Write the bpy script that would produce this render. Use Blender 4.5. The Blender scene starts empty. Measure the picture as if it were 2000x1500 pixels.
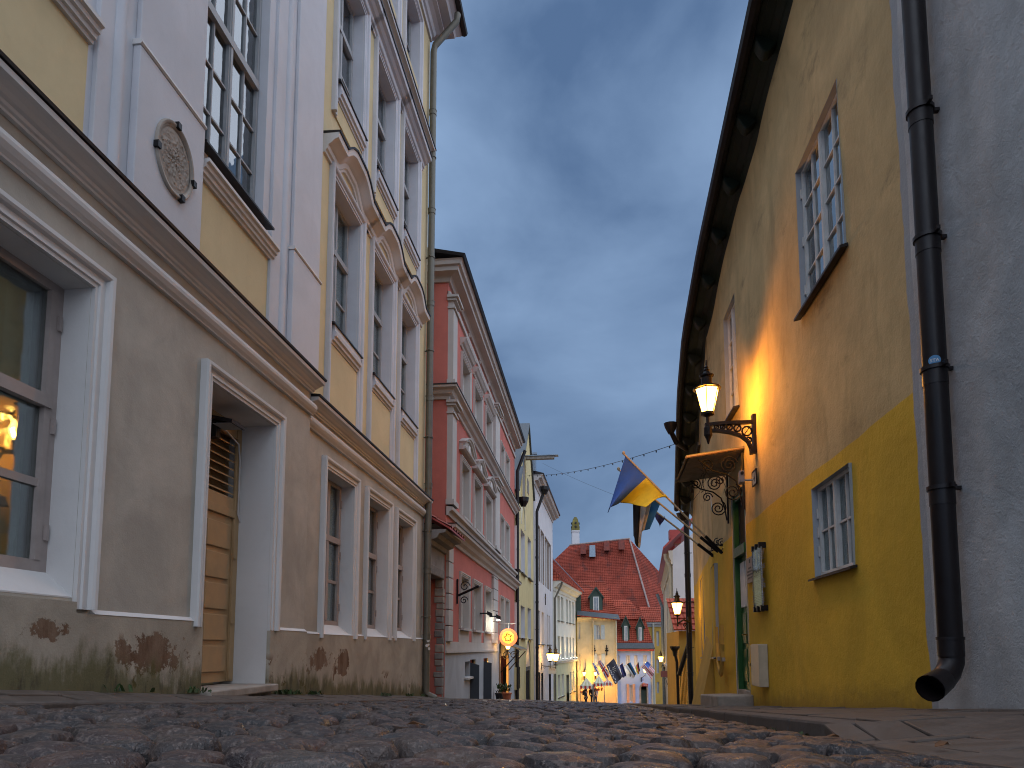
import bpy, bmesh, math, random
from mathutils import Vector, Matrix, noise
random.seed(7)
R = math.radians
sc = bpy.context.scene
COL = sc.collection

# ------------------------------------------------------------------ camera
YAW, PITCH, FPX = R(6.602), R(5.5), 1333.0
CY = 1136.65
cam_d = bpy.data.cameras.new('camera')
cam = bpy.data.objects.new('camera', cam_d); COL.objects.link(cam)
cam.location = (0, 0, 0)
cam.rotation_euler = (R(90) + PITCH, 0, YAW)
cam_d.sensor_width = 36.0; cam_d.lens = FPX / 2000 * 36.0
cam_d.shift_y = (CY - 750) / 2000.0
cam_d.clip_start = 0.05; cam_d.clip_end = 2000
sc.camera = cam

# ------------------------------------------------------------------ world, sun, exposure
EXPOSURE = 1.5
sc.view_settings.view_transform = 'Standard'; sc.view_settings.look = 'None'
sc.view_settings.exposure = EXPOSURE; sc.view_settings.gamma = 1; sc.view_settings.use_curve_mapping = False
SUN_EL, SUN_AZ = R(66), R(50)      # soft light of the overcast evening sky from the right, behind the viewer
w = bpy.data.worlds.new('World'); sc.world = w; w.use_nodes = True
nt = w.node_tree; nt.nodes.clear()
def wn(t, **k):
    n = nt.nodes.new(t)
    for a, b in k.items(): setattr(n, a, b)
    return n
out = wn('ShaderNodeOutputWorld'); bg = wn('ShaderNodeBackground'); bg.inputs['Strength'].default_value = 0.1
sky = wn('ShaderNodeTexSky', sky_type='NISHITA'); sky.sun_disc = False; sky.sun_elevation = R(4); sky.sun_rotation = SUN_AZ + R(60)
tc = wn('ShaderNodeTexCoord'); mp = wn('ShaderNodeMapping'); mp.inputs['Scale'].default_value = (1.0, 1.0, 1.5); mp.inputs['Location'].default_value = (10.7, 6.4, 3.9)
n1 = wn('ShaderNodeTexNoise'); n1.inputs['Scale'].default_value = 2.6; n1.inputs['Detail'].default_value = 9; n1.inputs['Roughness'].default_value = 0.52; n1.inputs['Distortion'].default_value = 0.35
n2 = wn('ShaderNodeTexNoise'); n2.inputs['Scale'].default_value = 1.7; n2.inputs['Detail'].default_value = 4
rp = wn('ShaderNodeValToRGB')
rp.color_ramp.elements[0].position = 0.47; rp.color_ramp.elements[0].color = (0.32, 0.58, 1.12, 1)
rp.color_ramp.elements[1].position = 0.82; rp.color_ramp.elements[1].color = (1.10, 1.62, 2.48, 1)
ad = wn('ShaderNodeMath', operation='MULTIPLY_ADD'); ad.inputs[1].default_value = 0.75
ad2 = wn('ShaderNodeMath', operation='MULTIPLY'); ad2.inputs[1].default_value = 0.50
mx = wn('ShaderNodeMix', data_type='RGBA'); mx.inputs[0].default_value = 0.94
L = nt.links.new
L(tc.outputs['Generated'], mp.inputs['Vector']); L(mp.outputs['Vector'], n1.inputs['Vector']); L(mp.outputs['Vector'], n2.inputs['Vector'])
L(n2.outputs['Fac'], ad2.inputs[0]); L(n1.outputs['Fac'], ad.inputs[0]); L(ad2.outputs[0], ad.inputs[2]); L(ad.outputs[0], rp.inputs['Fac'])
L(sky.outputs['Color'], mx.inputs[6]); L(rp.outputs['Color'], mx.inputs[7]); L(mx.outputs[2], bg.inputs['Color']); L(bg.outputs[0], out.inputs['Surface'])
sun_d = bpy.data.lights.new('sun', 'SUN'); sun_d.energy = 1.15; sun_d.angle = R(125); sun_d.color = (0.88, 0.92, 1.0)
sun = bpy.data.objects.new('sun', sun_d); COL.objects.link(sun)
# direction towards the light: right (+X), behind (-Y) and up
tl = Vector((math.cos(SUN_EL) * math.sin(SUN_AZ), -math.cos(SUN_EL) * math.cos(SUN_AZ), math.sin(SUN_EL)))
sun.rotation_euler = tl.to_track_quat('Z', 'Y').to_euler()
sc.cycles.max_bounces = 8; sc.cycles.diffuse_bounces = 4; sc.cycles.transparent_max_bounces = 12
sc.cycles.use_denoising = True; sc.cycles.filter_width = 1.05; sc.cycles.sample_clamp_indirect = 4.0

# ------------------------------------------------------------------ survey helpers (the photo's lines of sight, to set real positions)
_cp, _sp = math.cos(PITCH), math.sin(PITCH)
FW = Vector((-math.sin(YAW) * _cp, math.cos(YAW) * _cp, _sp)); RT = Vector((math.cos(YAW), math.sin(YAW), 0)); UP = RT.cross(FW)
def ray(px, py): return FW + RT * ((px - 1000) / FPX) - UP * ((py - CY) / FPX)
def at(px, py, Y):
    r = ray(px, py); return r * (Y / r.y)
def atx(px, py, X):
    r = ray(px, py); return r * (X / r.x)

# ------------------------------------------------------------------ materials
MATS = {}
def nodes(name):
    m = bpy.data.materials.new(name); m.use_nodes = True
    t = m.node_tree; b = t.nodes['Principled BSDF']
    return m, t, b
def nn(t, ty, **k):
    n = t.nodes.new(ty)
    for a, v in k.items(): setattr(n, a, v)
    return n
def noise_n(t, vec, scale, detail=5, rough=.55, dist=0):
    n = nn(t, 'ShaderNodeTexNoise'); n.inputs['Scale'].default_value = scale; n.inputs['Detail'].default_value = detail
    n.inputs['Roughness'].default_value = rough; n.inputs['Distortion'].default_value = dist
    t.links.new(vec, n.inputs['Vector']); return n.outputs['Fac']
def mapr(t, v, a, b, c=0., d=1., smooth=True):
    n = nn(t, 'ShaderNodeMapRange'); n.interpolation_type = 'SMOOTHSTEP' if smooth else 'LINEAR'
    n.inputs[1].default_value = a; n.inputs[2].default_value = b; n.inputs[3].default_value = c; n.inputs[4].default_value = d
    t.links.new(v, n.inputs[0]); return n.outputs[0]
def math_n(t, op, a, b=None):
    n = nn(t, 'ShaderNodeMath', operation=op)
    for i, v in enumerate((a, b)):
        if v is None: continue
        if isinstance(v, (int, float)): n.inputs[i].default_value = v
        else: t.links.new(v, n.inputs[i])
    return n.outputs[0]
def mixc(t, f, a, b, blend='MIX'):
    n = nn(t, 'ShaderNodeMix', data_type='RGBA', blend_type=blend)
    for i, v in ((0, f), (6, a), (7, b)):
        if isinstance(v, (int, float)): n.inputs[i].default_value = v
        elif isinstance(v, tuple): n.inputs[i].default_value = (*v, 1) if len(v) == 3 else v
        else: t.links.new(v, n.inputs[i])
    return n.outputs[2]
def objco(t, scale=(1, 1, 1)):
    c = nn(t, 'ShaderNodeTexCoord'); m = nn(t, 'ShaderNodeMapping'); m.inputs['Scale'].default_value = scale
    t.links.new(c.outputs['Object'], m.inputs['Vector']); return m.outputs['Vector']
def bump(t, b, h, strength, dist=0.01):
    n = nn(t, 'ShaderNodeBump'); n.inputs['Strength'].default_value = strength; n.inputs['Distance'].default_value = dist
    t.links.new(h, n.inputs['Height']); t.links.new(n.outputs[0], b.inputs['Normal'])
def sc3(c, k): return tuple(min(1, x * k) for x in c)

def plaster(name, col, var=.14, bmp=.25, rough=.88, streak=.10, patch=None, scale=1.2):
    m, t, b = nodes(name); v = objco(t); vs = objco(t, (1.6, 1.6, .22))
    n1 = noise_n(t, v, scale, 8, .62, .4); n2 = noise_n(t, vs, 2.2, 6, .6); n3 = noise_n(t, v, 9, 6, .7); nf = noise_n(t, v, 85, 4, .65)
    c = mixc(t, mapr(t, n1, .3, .72), sc3(col, 1 - var), sc3(col, 1 + var * .7))
    c = mixc(t, mapr(t, n2, .52, .8, 0, streak * 2.2), c, sc3(col, .5))
    c = mixc(t, mapr(t, n3, .55, .8, 0, .22), c, sc3(col, .72))
    if patch: c = mixc(t, mapr(t, noise_n(t, v, 2.4, 9, .7), .64, .68), c, patch)
    t.links.new(c, b.inputs['Base Color']); b.inputs['Roughness'].default_value = rough; b.inputs['Specular IOR Level'].default_value = .25
    h = math_n(t, 'ADD', math_n(t, 'MULTIPLY', n3, 1.5), math_n(t, 'MULTIPLY', nf, .5))
    bump(t, b, h, bmp, .012)
    MATS[name] = m; return m
def simple(name, col, rough=.6, metal=0., var=.1, bmp=.1, scale=8, spec=.4):
    m, t, b = nodes(name); v = objco(t)
    n1 = noise_n(t, v, scale, 6, .6)
    c = mixc(t, mapr(t, n1, .3, .75), sc3(col, 1 - var), sc3(col, 1 + var))
    t.links.new(c, b.inputs['Base Color']); b.inputs['Metallic'].default_value = metal; b.inputs['Specular IOR Level'].default_value = spec
    t.links.new(mapr(t, n1, .3, .8, rough * .8, min(1, rough * 1.2)), b.inputs['Roughness'])
    if bmp: bump(t, b, noise_n(t, v, scale * 6, 4), bmp, .004)
    MATS[name] = m; return m
def emit(name, col, s):
    m, t, b = nodes(name)
    b.inputs['Base Color'].default_value = (*col, 1); b.inputs['Emission Color'].default_value = (*col, 1); b.inputs['Emission Strength'].default_value = s
    b.inputs['Roughness'].default_value = .4
    MATS[name] = m; return m
def glass(name, tint=(.75, .82, .85), refl=.35, wav=.05, rough=.02):
    m = bpy.data.materials.new(name); m.use_nodes = True; t = m.node_tree; t.nodes.clear()
    o = nn(t, 'ShaderNodeOutputMaterial'); g = nn(t, 'ShaderNodeBsdfGlossy'); tr = nn(t, 'ShaderNodeBsdfTransparent'); mxs = nn(t, 'ShaderNodeMixShader')
    fr = nn(t, 'ShaderNodeLayerWeight'); fr.inputs['Blend'].default_value = .35
    g.inputs['Roughness'].default_value = rough; g.inputs['Color'].default_value = (.9, .93, .95, 1); tr.inputs['Color'].default_value = (*tint, 1)
    f = mapr(t, fr.outputs['Fresnel'], 0, 1, refl * .3, min(1, refl * 2.2), False)
    v = objco(t); bn = nn(t, 'ShaderNodeBump'); bn.inputs['Strength'].default_value = wav; bn.inputs['Distance'].default_value = .05
    t.links.new(noise_n(t, v, 3.5, 2), bn.inputs['Height']); t.links.new(bn.outputs[0], g.inputs['Normal'])
    t.links.new(f, mxs.inputs[0]); t.links.new(tr.outputs[0], mxs.inputs[1]); t.links.new(g.outputs[0], mxs.inputs[2]); t.links.new(mxs.outputs[0], o.inputs['Surface'])
    MATS[name] = m; return m

# ------------------------------------------------------------------ mesh builder and scene tree
class MB:
    def __init__(s): s.v = []; s.f = []; s.mi = []
    def q(s, pts, mi=0):
        i = len(s.v); s.v += [tuple(p) for p in pts]; s.f.append(tuple(range(i, i + len(pts)))); s.mi.append(mi)
    def hexa(s, a, b, mi=0):
        i = len(s.v); s.v += [tuple(p) for p in a] + [tuple(p) for p in b]; n = len(a)
        s.f.append(tuple(range(i + n - 1, i - 1, -1))); s.f.append(tuple(range(i + n, i + 2 * n)))
        for k in range(n): s.f.append((i + k, i + (k + 1) % n, i + n + (k + 1) % n, i + n + k))
        s.mi += [mi] * (n + 2)
    def box(s, x0, x1, y0, y1, z0, z1, mi=0):
        s.hexa([(x0, y0, z0), (x1, y0, z0), (x1, y1, z0), (x0, y1, z0)], [(x0, y0, z1), (x1, y0, z1), (x1, y1, z1), (x0, y1, z1)], mi)
    def fbox(s, f, u0, u1, w0, w1, z0, z1, mi=0):
        s.hexa([f.p(u0, w0, z0), f.p(u1, w0, z0), f.p(u1, w1, z0), f.p(u0, w1, z0)], [f.p(u0, w0, z1), f.p(u1, w0, z1), f.p(u1, w1, z1), f.p(u0, w1, z1)], mi)
    def prism(s, poly, vec, mi=0):
        s.hexa(poly, [Vector(p) + Vector(vec) for p in poly], mi)
    def tube(s, pts, r, n=8, mi=0, cap=True):
        pts = [Vector(p) for p in pts]; rs = r if isinstance(r, (list, tuple)) else [r] * len(pts)
        base = len(s.v); ref = None
        for k, p in enumerate(pts):
            d = (pts[min(k + 1, len(pts) - 1)] - pts[max(k - 1, 0)]).normalized()
            if ref is None: ref = Vector((0, 0, 1)) if abs(d.z) < .9 else Vector((1, 0, 0))
            a = d.cross(ref).normalized(); ref = a.cross(d).normalized()
            for j in range(n):
                th = 2 * math.pi * j / n; s.v.append(tuple(p + (a * math.cos(th) + ref * math.sin(th)) * rs[k]))
        for k in range(len(pts) - 1):
            for j in range(n):
                s.f.append((base + k * n + j, base + k * n + (j + 1) % n, base + (k + 1) * n + (j + 1) % n, base + (k + 1) * n + j)); s.mi.append(mi)
        if cap:
            s.f.append(tuple(base + j for j in range(n - 1, -1, -1))); e = base + (len(pts) - 1) * n
            s.f.append(tuple(e + j for j in range(n))); s.mi += [mi, mi]
    def lathe(s, c, prof, n=12, mi=0, rot=0., axis=None):
        c = Vector(c); base = len(s.v)
        for r, z in prof:
            for j in range(n):
                th = rot + 2 * math.pi * j / n
                q = Vector((r * math.cos(th), r * math.sin(th), z))
                if axis is not None: q = axis @ q
                s.v.append(tuple(c + q))
        for k in range(len(prof) - 1):
            for j in range(n):
                s.f.append((base + k * n + j, base + k * n + (j + 1) % n, base + (k + 1) * n + (j + 1) % n, base + (k + 1) * n + j)); s.mi.append(mi)
        s.f.append(tuple(base + j for j in range(n - 1, -1, -1))); e = base + (len(prof) - 1) * n
        s.f.append(tuple(e + j for j in range(n))); s.mi += [mi, mi]
    def sweep(s, f, path, prof, mi=0):
        """path in the facade plane (u,z); prof = [(offset to the left of the path, out from wall)]"""
        n = len(path); P = []
        for k in range(n):
            d0 = Vector(path[k]) - Vector(path[max(k - 1, 0)]) if k else None
            d1 = Vector(path[k + 1]) - Vector(path[k]) if k < n - 1 else None
            if d0 is None: nr = Vector((-d1.y, d1.x)).normalized()
            elif d1 is None: nr = Vector((-d0.y, d0.x)).normalized()
            else:
                a = Vector((-d0.y, d0.x)).normalized(); b = Vector((-d1.y, d1.x)).normalized()
                nr = (a + b).normalized(); nr = nr / max(.3, nr.dot(a))
            P.append([f.p(path[k][0] + nr.x * o, wv, path[k][1] + nr.y * o) for o, wv in prof])
        s._loft(P, mi)
    def plan(s, pts, side, prof, b0=Vector((0, 0, 0)), mi=0):
        """moulding along a plan polyline; side=+1 left; prof=[(out, z)]"""
        n = len(pts); P = []
        for k in range(n):
            d0 = Vector(pts[k]) - Vector(pts[k - 1]) if k else None
            d1 = Vector(pts[k + 1]) - Vector(pts[k]) if k < n - 1 else None
            fn = lambda d: Vector((-d.y, d.x)).normalized() * side
            if d0 is None: nr = fn(d1)
            elif d1 is None: nr = fn(d0)
            else:
                a, b = fn(d0), fn(d1); nr = (a + b).normalized(); nr = nr / max(.3, nr.dot(a))
            P.append([Vector((pts[k][0] + nr.x * o - b0[0], pts[k][1] + nr.y * o - b0[1], z - b0[2])) for o, z in prof])
        s._loft(P, mi)
    def _loft(s, P, mi):
        base = len(s.v); m = len(P[0]); n = len(P)
        for r in P: s.v += [tuple(p) for p in r]
        for k in range(n - 1):
            for j in range(m - 1):
                s.f.append((base + k * m + j, base + k * m + j + 1, base + (k + 1) * m + j + 1, base + (k + 1) * m + j)); s.mi.append(mi)
        s.f.append(tuple(base + j for j in range(m))); s.f.append(tuple(base + (n - 1) * m + j for j in range(m - 1, -1, -1))); s.mi += [mi, mi]
    def grid(s, fn, nu, nv, mif=None):
        base = len(s.v)
        for j in range(nv + 1):
            for i in range(nu + 1): s.v.append(tuple(fn(i / nu, j / nv)))
        for j in range(nv):
            for i in range(nu):
                a = base + j * (nu + 1) + i
                s.f.append((a, a + 1, a + nu + 2, a + nu + 1)); s.mi.append(mif((i + .5) / nu, (j + .5) / nv) if mif else 0)
    def mesh(s, name, mats, smooth=False, recalc=True):
        me = bpy.data.meshes.new(name); me.from_pydata(s.v, [], s.f)
        for m in (mats if isinstance(mats, (list, tuple)) else [mats]): me.materials.append(m)
        if any(s.mi): me.polygons.foreach_set('material_index', s.mi)
        if recalc:
            bm = bmesh.new(); bm.from_mesh(me); bmesh.ops.recalc_face_normals(bm, faces=bm.faces); bm.to_mesh(me); bm.free()
        if smooth:
            me.polygons.foreach_set('use_smooth', [True] * len(me.polygons))
            try: me.set_sharp_from_angle(angle=smooth if smooth is not True else R(40))
            except Exception: pass
        me.update(); return me
    def build(s, name, mats, parent=None, smooth=False, bevel=0, recalc=True):
        o = bpy.data.objects.new(name, s.mesh(name, mats, smooth, recalc)); COL.objects.link(o)
        if parent is not None: o.parent = parent
        if bevel:
            b = o.modifiers.new('bevel', 'BEVEL'); b.width = bevel; b.segments = 2; b.limit_method = 'ANGLE'; b.angle_limit = R(40)
        return o

def tag(o, label=None, cat=None, group=None, kind=None):
    for k, v in (('label', label), ('category', cat), ('group', group), ('kind', kind)):
        if v: o[k] = v
    return o
def thing(name, loc, label, cat, group=None):
    o = bpy.data.objects.new(name, None); COL.objects.link(o); o.location = loc; o.empty_display_size = .2
    tag(o, label, cat, group); o['_b'] = tuple(loc); return o
class Fac:
    """a facade line: P0 in plan, unit direction, outward normal; gives points relative to the thing's base"""
    def __init__(s, root, P0, P1, n, unit_u=True):
        s.root = root; s.b = Vector(root.location); s.P0 = Vector(P0); s.d = (Vector(P1) - Vector(P0)); s.len = s.d.length; s.d.normalize()
        nn_ = Vector((-s.d.y, s.d.x)); s.n = nn_ if nn_.dot(Vector(n)) > 0 else -nn_
    def xy(s, u, w=0.): return s.P0 + s.d * u + s.n * w
    def p(s, u, w, z):
        q = s.P0 + s.d * u + s.n * w; return Vector((q.x - s.b.x, q.y - s.b.y, z - s.b.z))
    def hit(s, px, py, w=0.):
        r = ray(px, py); A = s.P0 + s.n * w; k = A.dot(s.n) / (r.x * s.n.x + r.y * s.n.y)
        q = r * k; return (Vector((q.x, q.y)) - A).dot(s.d), q.z
    def u(s, px, py=1200, w=0.): return s.hit(px, py, w)[0]
    def z(s, px, py, w=0.): return s.hit(px, py, w)[1]

def wall(f, u0, u1, z0, z1, ops=(), cell=None, disp=None, mb=None, zb=None, mi=0):
    """front face with rectangular openings; zb(u)=lower edge"""
    mb = mb or MB()
    us = sorted({u0, u1, *[a for o in ops for a in o[:2] if u0 < a < u1]}); zs = sorted({z0, z1, *[a for o in ops for a in o[2:4] if z0 < a < z1]})
    if cell:
        def fine(l):
            r = []
            for a, b in zip(l, l[1:]):
                k = max(1, int((b - a) / cell + .5)); r += [a + (b - a) * i / k for i in range(k)]
            return r + [l[-1]]
        us, zs = fine(us), fine(zs)
    idx = {}
    def vid(i, j):
        if (i, j) not in idx:
            u, z = us[i], zs[j]
            if zb and j == 0: z = zb(u)
            wv = disp(u, z) if disp else 0.
            idx[i, j] = len(mb.v); mb.v.append(tuple(f.p(u, wv, z)))
        return idx[i, j]
    for i in range(len(us) - 1):
        for j in range(len(zs) - 1):
            uc, zc = (us[i] + us[i + 1]) / 2, (zs[j] + zs[j + 1]) / 2
            if any(o[0] < uc < o[1] and o[2] < zc < o[3] for o in ops): continue
            mb.f.append((vid(i, j), vid(i + 1, j), vid(i + 1, j + 1), vid(i, j + 1))); mb.mi.append(mi)
    return mb
def shell(mb, f, u0, u1, z0, z1, depth, w0=0.):
    """sides, back and top of a building block behind its front"""
    a, b = f.p, w0 - depth
    mb.q([a(u0, w0, z0), a(u0, b, z0), a(u0, b, z1), a(u0, w0, z1)]); mb.q([a(u1, w0, z0), a(u1, b, z0), a(u1, b, z1), a(u1, w0, z1)])
    mb.q([a(u0, b, z0), a(u1, b, z0), a(u1, b, z1), a(u0, b, z1)]); mb.q([a(u0, w0, z1), a(u1, w0, z1), a(u1, b, z1), a(u0, b, z1)])

def part_pane(f, win, u0, u1, z0, z1, w, mat, name='pane', t=.006):
    m = MB(); m.fbox(f, u0, u1, w - t, w, z0, z1); return m.build(name, mat, win)
def window(f, o, dep, fm, gm, cols=2, rows=(1,), transom=None, rv=None, cm=None, fw=.055, bar=.025, casem=2, wout=0., sill=None, sillz=0., curtain=.10, hinge=False):
    """o=(u0,u1,z0,z1). part 'window' > pane, curtain, sill; part 'window_reveal'.
    casem casements across, cols columns of panes in each, rows: pane rows below (and above) the transom"""
    u0, u1, z0, z1 = o; root = f.root
    if rv is not None:
        m = MB()
        for a, b in (((u0, z0), (u0, z1)), ((u0, z1), (u1, z1)), ((u1, z1), (u1, z0)), ((u1, z0), (u0, z0))):
            m.q([f.p(a[0], wout, a[1]), f.p(b[0], wout, b[1]), f.p(b[0], -dep - .06, b[1]), f.p(a[0], -dep - .06, a[1])])
        if sillz:      # sloping inner sill
            m.hexa([f.p(u0, wout + .002, z0 - .003), f.p(u1, wout + .002, z0 - .003), f.p(u1, -dep, z0 - .003), f.p(u0, -dep, z0 - .003)],
                   [f.p(u0, wout + .002, z0 + .006), f.p(u1, wout + .002, z0 + .006), f.p(u1, -dep, z0 + sillz), f.p(u0, -dep, z0 + sillz)])
        m.build('window_reveal', rv, root)
    zb = z0 + sillz
    m = MB(); wa, wb = -dep - .05, -dep
    # outer frame
    m.fbox(f, u0, u0 + fw, wa, wb, zb, z1); m.fbox(f, u1 - fw, u1, wa, wb, zb, z1)
    m.fbox(f, u0 + fw, u1 - fw, wa, wb, zb, zb + fw * 1.2); m.fbox(f, u0 + fw, u1 - fw, wa, wb, z1 - fw, z1)
    sections = []
    lo, hi = zb + fw * 1.2, z1 - fw
    if transom: 
        m.fbox(f, u0 + fw, u1 - fw, wa, wb + .025, transom - .04, transom + .04)
        sections = [(lo, transom - .04, rows[0]), (transom + .04, hi, rows[1])]
    else: sections = [(lo, hi, rows[0])]
    cw = (u1 - u0 - 2 * fw) / casem; panes = []
    for (a, b, nr) in sections:
        for c in range(casem):
            ca, cb = u0 + fw + c * cw, u0 + fw + (c + 1) * cw
            if c: m.fbox(f, ca - bar * .9, ca + bar * .9, wa, wb + .018, a, b)
            ca2, cb2 = ca + (bar * .9 if c else 0), cb - (bar * .9 if c < casem - 1 else 0)
            ss = bar * .9  # sash stiles
            m.fbox(f, ca2, ca2 + ss, wa + .01, wb + .008, a, b); m.fbox(f, cb2 - ss, cb2, wa + .01, wb + .008, a, b)
            pw = (cb2 - ca2 - 2 * ss) / cols; ph = (b - a) / nr
            for k in range(1, cols): 
                x = ca2 + ss + pw * k; m.fbox(f, x - bar * .4, x + bar * .4, wa + .012, wb - .004, a, b)
            for k in range(nr):
                if k: m.fbox(f, ca2 + ss, cb2 - ss, wa + .014, wb - .007, a + ph * k - bar * .5, a + ph * k + bar * .5)
                for i in range(cols):
                    panes.append((ca2 + ss + pw * i, ca2 + ss + pw * (i + 1), a + ph * k, a + ph * (k + 1)))
    if hinge:
        for zz in (zb + .25, (zb + z1) / 2, z1 - .25):
            for uu in (u0 + fw * .5, u1 - fw * .5): m.fbox(f, uu - .012, uu + .012, wb, wb + .02, zz - .05, zz + .05)
    win = m.build('window', fm, root)
    for (a, b, c, d) in panes: part_pane(f, win, a, b, c, d, -dep - .026, gm)
    if cm is not None:
        m = MB(); ph = random.random() * 6; n = max(8, int((u1 - u0) / .05))
        m.grid(lambda s, t: f.p(u0 + (u1 - u0) * s, -dep - curtain + .022 * math.sin(s * (u1 - u0) * 34 + ph + .8 * math.sin(s * 9)), zb + (z1 - zb) * t), n, 1)
        m.build('curtain', cm, win, smooth=True, recalc=False)
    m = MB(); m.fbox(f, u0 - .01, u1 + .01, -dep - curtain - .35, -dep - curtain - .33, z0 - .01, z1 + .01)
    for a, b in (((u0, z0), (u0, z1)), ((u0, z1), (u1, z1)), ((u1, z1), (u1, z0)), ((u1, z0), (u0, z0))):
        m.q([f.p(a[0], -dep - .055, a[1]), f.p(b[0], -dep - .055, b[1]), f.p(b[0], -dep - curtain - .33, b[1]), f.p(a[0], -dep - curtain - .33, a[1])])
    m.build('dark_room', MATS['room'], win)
    if sill:
        mat, so, th = sill
        m = MB(); m.hexa([f.p(u0 - .06, wout - .01, z0 - th), f.p(u1 + .06, wout - .01, z0 - th), f.p(u1 + .06, wout + so, z0 - th - .015), f.p(u0 - .06, wout + so, z0 - th - .015)],
                         [f.p(u0 - .06, wout - .01, z0), f.p(u1 + .06, wout - .01, z0), f.p(u1 + .06, wout + so, z0 - .02), f.p(u0 - .06, wout + so, z0 - .02)])
        m.build('sill', mat, win)
    return win
def copy_tree(o, parent=None):
    c = o.copy(); COL.objects.link(c); c.parent = parent
    for ch in list(o.children): copy_tree(ch, c)
    return c
# ------------------------------------------------------------------ palette
plaster('lilac_white', (.555, .565, .60), .07, .16, streak=.05)
plaster('white_trim', (.62, .61, .60), .06, .12, streak=.05)
plaster('pale_yellow', (.60, .50, .30), .10, .2, streak=.06)
plaster('coral', (.50, .16, .13), .10, .2, streak=.05)
plaster('coral_trim', (.47, .45, .43), .08, .12)
plaster('cool_grey', (.38, .41, .44), .12, .25)
plaster('soft_yellow', (.58, .50, .27), .10, .2)
plaster('plain_white', (.58, .58, .60), .08, .2)
plaster('cream_white', (.62, .62, .54), .07, .15)
plaster('sage', (.44, .46, .30), .08, .15)
plaster('butter', (.60, .50, .30), .12, .25, streak=.12)
plaster('pale_blue', (.30, .44, .78), .08, .2)
plaster('ochre', (.50, .31, .07), .12, .25)
plaster('wall_grey', (.47, .485, .49), .24, .9, streak=.16, scale=1.0)
plaster('edge_white', (.56, .60, .64), .12, .4)
plaster('rough_grey', (.26, .25, .24), .3, .6)
plaster('cream_house', (.60, .56, .48), .08, .2)
simple('stone', (.33, .29, .25), .9, bmp=.6, var=.25, scale=5)
simple('granite', (.10, .082, .072), .8, bmp=.7, var=.35, scale=14)
simple('slab', (.10, .078, .064), .72, bmp=.5, var=.25, scale=7)
simple('iron', (.018, .017, .018), .45, .6, bmp=.2)
simple('dark_metal', (.02, .02, .022), .5, .3, bmp=.15)
simple('pipe_brown', (.014, .010, .0105), .45, .1, bmp=.15)
simple('pipe_olive', (.13, .125, .10), .5, .2, var=.12, bmp=.1)
simple('pipe_black', (.012, .012, .014), .4, .2)
simple('pipe_cream', (.50, .48, .38), .6)
simple('dark_zinc', (.07, .085, .10), .6, .2, var=.2)
simple('zinc', (.20, .25, .30), .4, .5, var=.2)
simple('flashing', (.022, .020, .022), .5, .3)
simple('tile_red', (.36, .075, .04), .75, var=.35, bmp=.5, scale=3)
simple('tile_dark', (.20, .045, .03), .7, var=.35, bmp=.4, scale=4)
simple('sheet_red', (.38, .07, .06), .5, .1)
simple('frame_taupe', (.34, .29, .27), .6, bmp=.12)
simple('frame_grey', (.30, .31, .32), .55)
simple('frame_white', (.60, .60, .58), .5)
simple('frame_brown', (.18, .12, .08), .6)
simple('door_tan', (.42, .28, .145), .55, var=.08, bmp=.1)
simple('door_green', (.022, .10, .03), .4, var=.15)
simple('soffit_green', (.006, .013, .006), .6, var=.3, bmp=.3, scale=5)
simple('curtain', (.60, .60, .57), .9, var=.05, bmp=0)
simple('sheer', (.66, .72, .76), .9, var=.06, bmp=0)
simple('curtain_warm', (.66, .68, .58), .9, var=.1, bmp=0)
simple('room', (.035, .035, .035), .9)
simple('wood_pole', (.56, .44, .28), .5, var=.15)
simple('wood_grey', (.22, .20, .18), .8, var=.3, bmp=.5)
simple('box_beige', (.52, .46, .36), .5)
simple('brass', (.30, .20, .06), .4, .8)
simple('skin', (.40, .25, .18), .6)
simple('cloth_black', (.012, .012, .014), .9)
simple('cloth_white', (.55, .52, .52), .9)
simple('cloth_navy', (.03, .04, .09), .9)
simple('hair', (.02, .014, .01), .7)
simple('shutter_blue', (.40, .47, .50), .6)
simple('shutter_salmon', (.55, .33, .22), .6)
simple('dormer_green', (.045, .075, .06), .7)
simple('leaf_green', (.03, .055, .012), .7, var=.4)
simple('leaf_brown', (.13, .055, .02), .7, var=.4)
simple('wire', (.01, .01, .011), .6)
simple('black_paint', (.015, .015, .016), .4)
simple('terracotta', (.35, .11, .05), .8)
glass('glass', (.80, .86, .86), .30, .06)
glass('glass_sky', (.74, .83, .88), .62, .10)
glass('lamp_glass_clear', (1, 1, 1), .05, 0)
emit('lamp_glow', (1.0, .56, .13), 6.0)
def lit_glass(name, col, s, clear=.45):
    # frosted lantern glass: glows, and lets the lamp behind it shine out
    m = bpy.data.materials.new(name); m.use_nodes = True; t = m.node_tree; t.nodes.clear()
    o = nn(t, 'ShaderNodeOutputMaterial'); e = nn(t, 'ShaderNodeEmission'); tr = nn(t, 'ShaderNodeBsdfTransparent'); mx_ = nn(t, 'ShaderNodeMixShader')
    e.inputs['Color'].default_value = (*col, 1); e.inputs['Strength'].default_value = s; mx_.inputs[0].default_value = 1 - clear; tr.inputs['Color'].default_value = (1, .85, .6, 1)
    t.links.new(tr.outputs[0], mx_.inputs[1]); t.links.new(e.outputs[0], mx_.inputs[2]); t.links.new(mx_.outputs[0], o.inputs['Surface']); MATS[name] = m
lit_glass('lantern_glass', (1.0, .55, .12), 7.0)
emit('bulb_glow', (1.0, .72, .32), 30.0)
emit('sign_white_light', (1.0, .95, .8), 14.0)
emit('fairy_glow', (1.0, .5, .12), 6.0)

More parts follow.
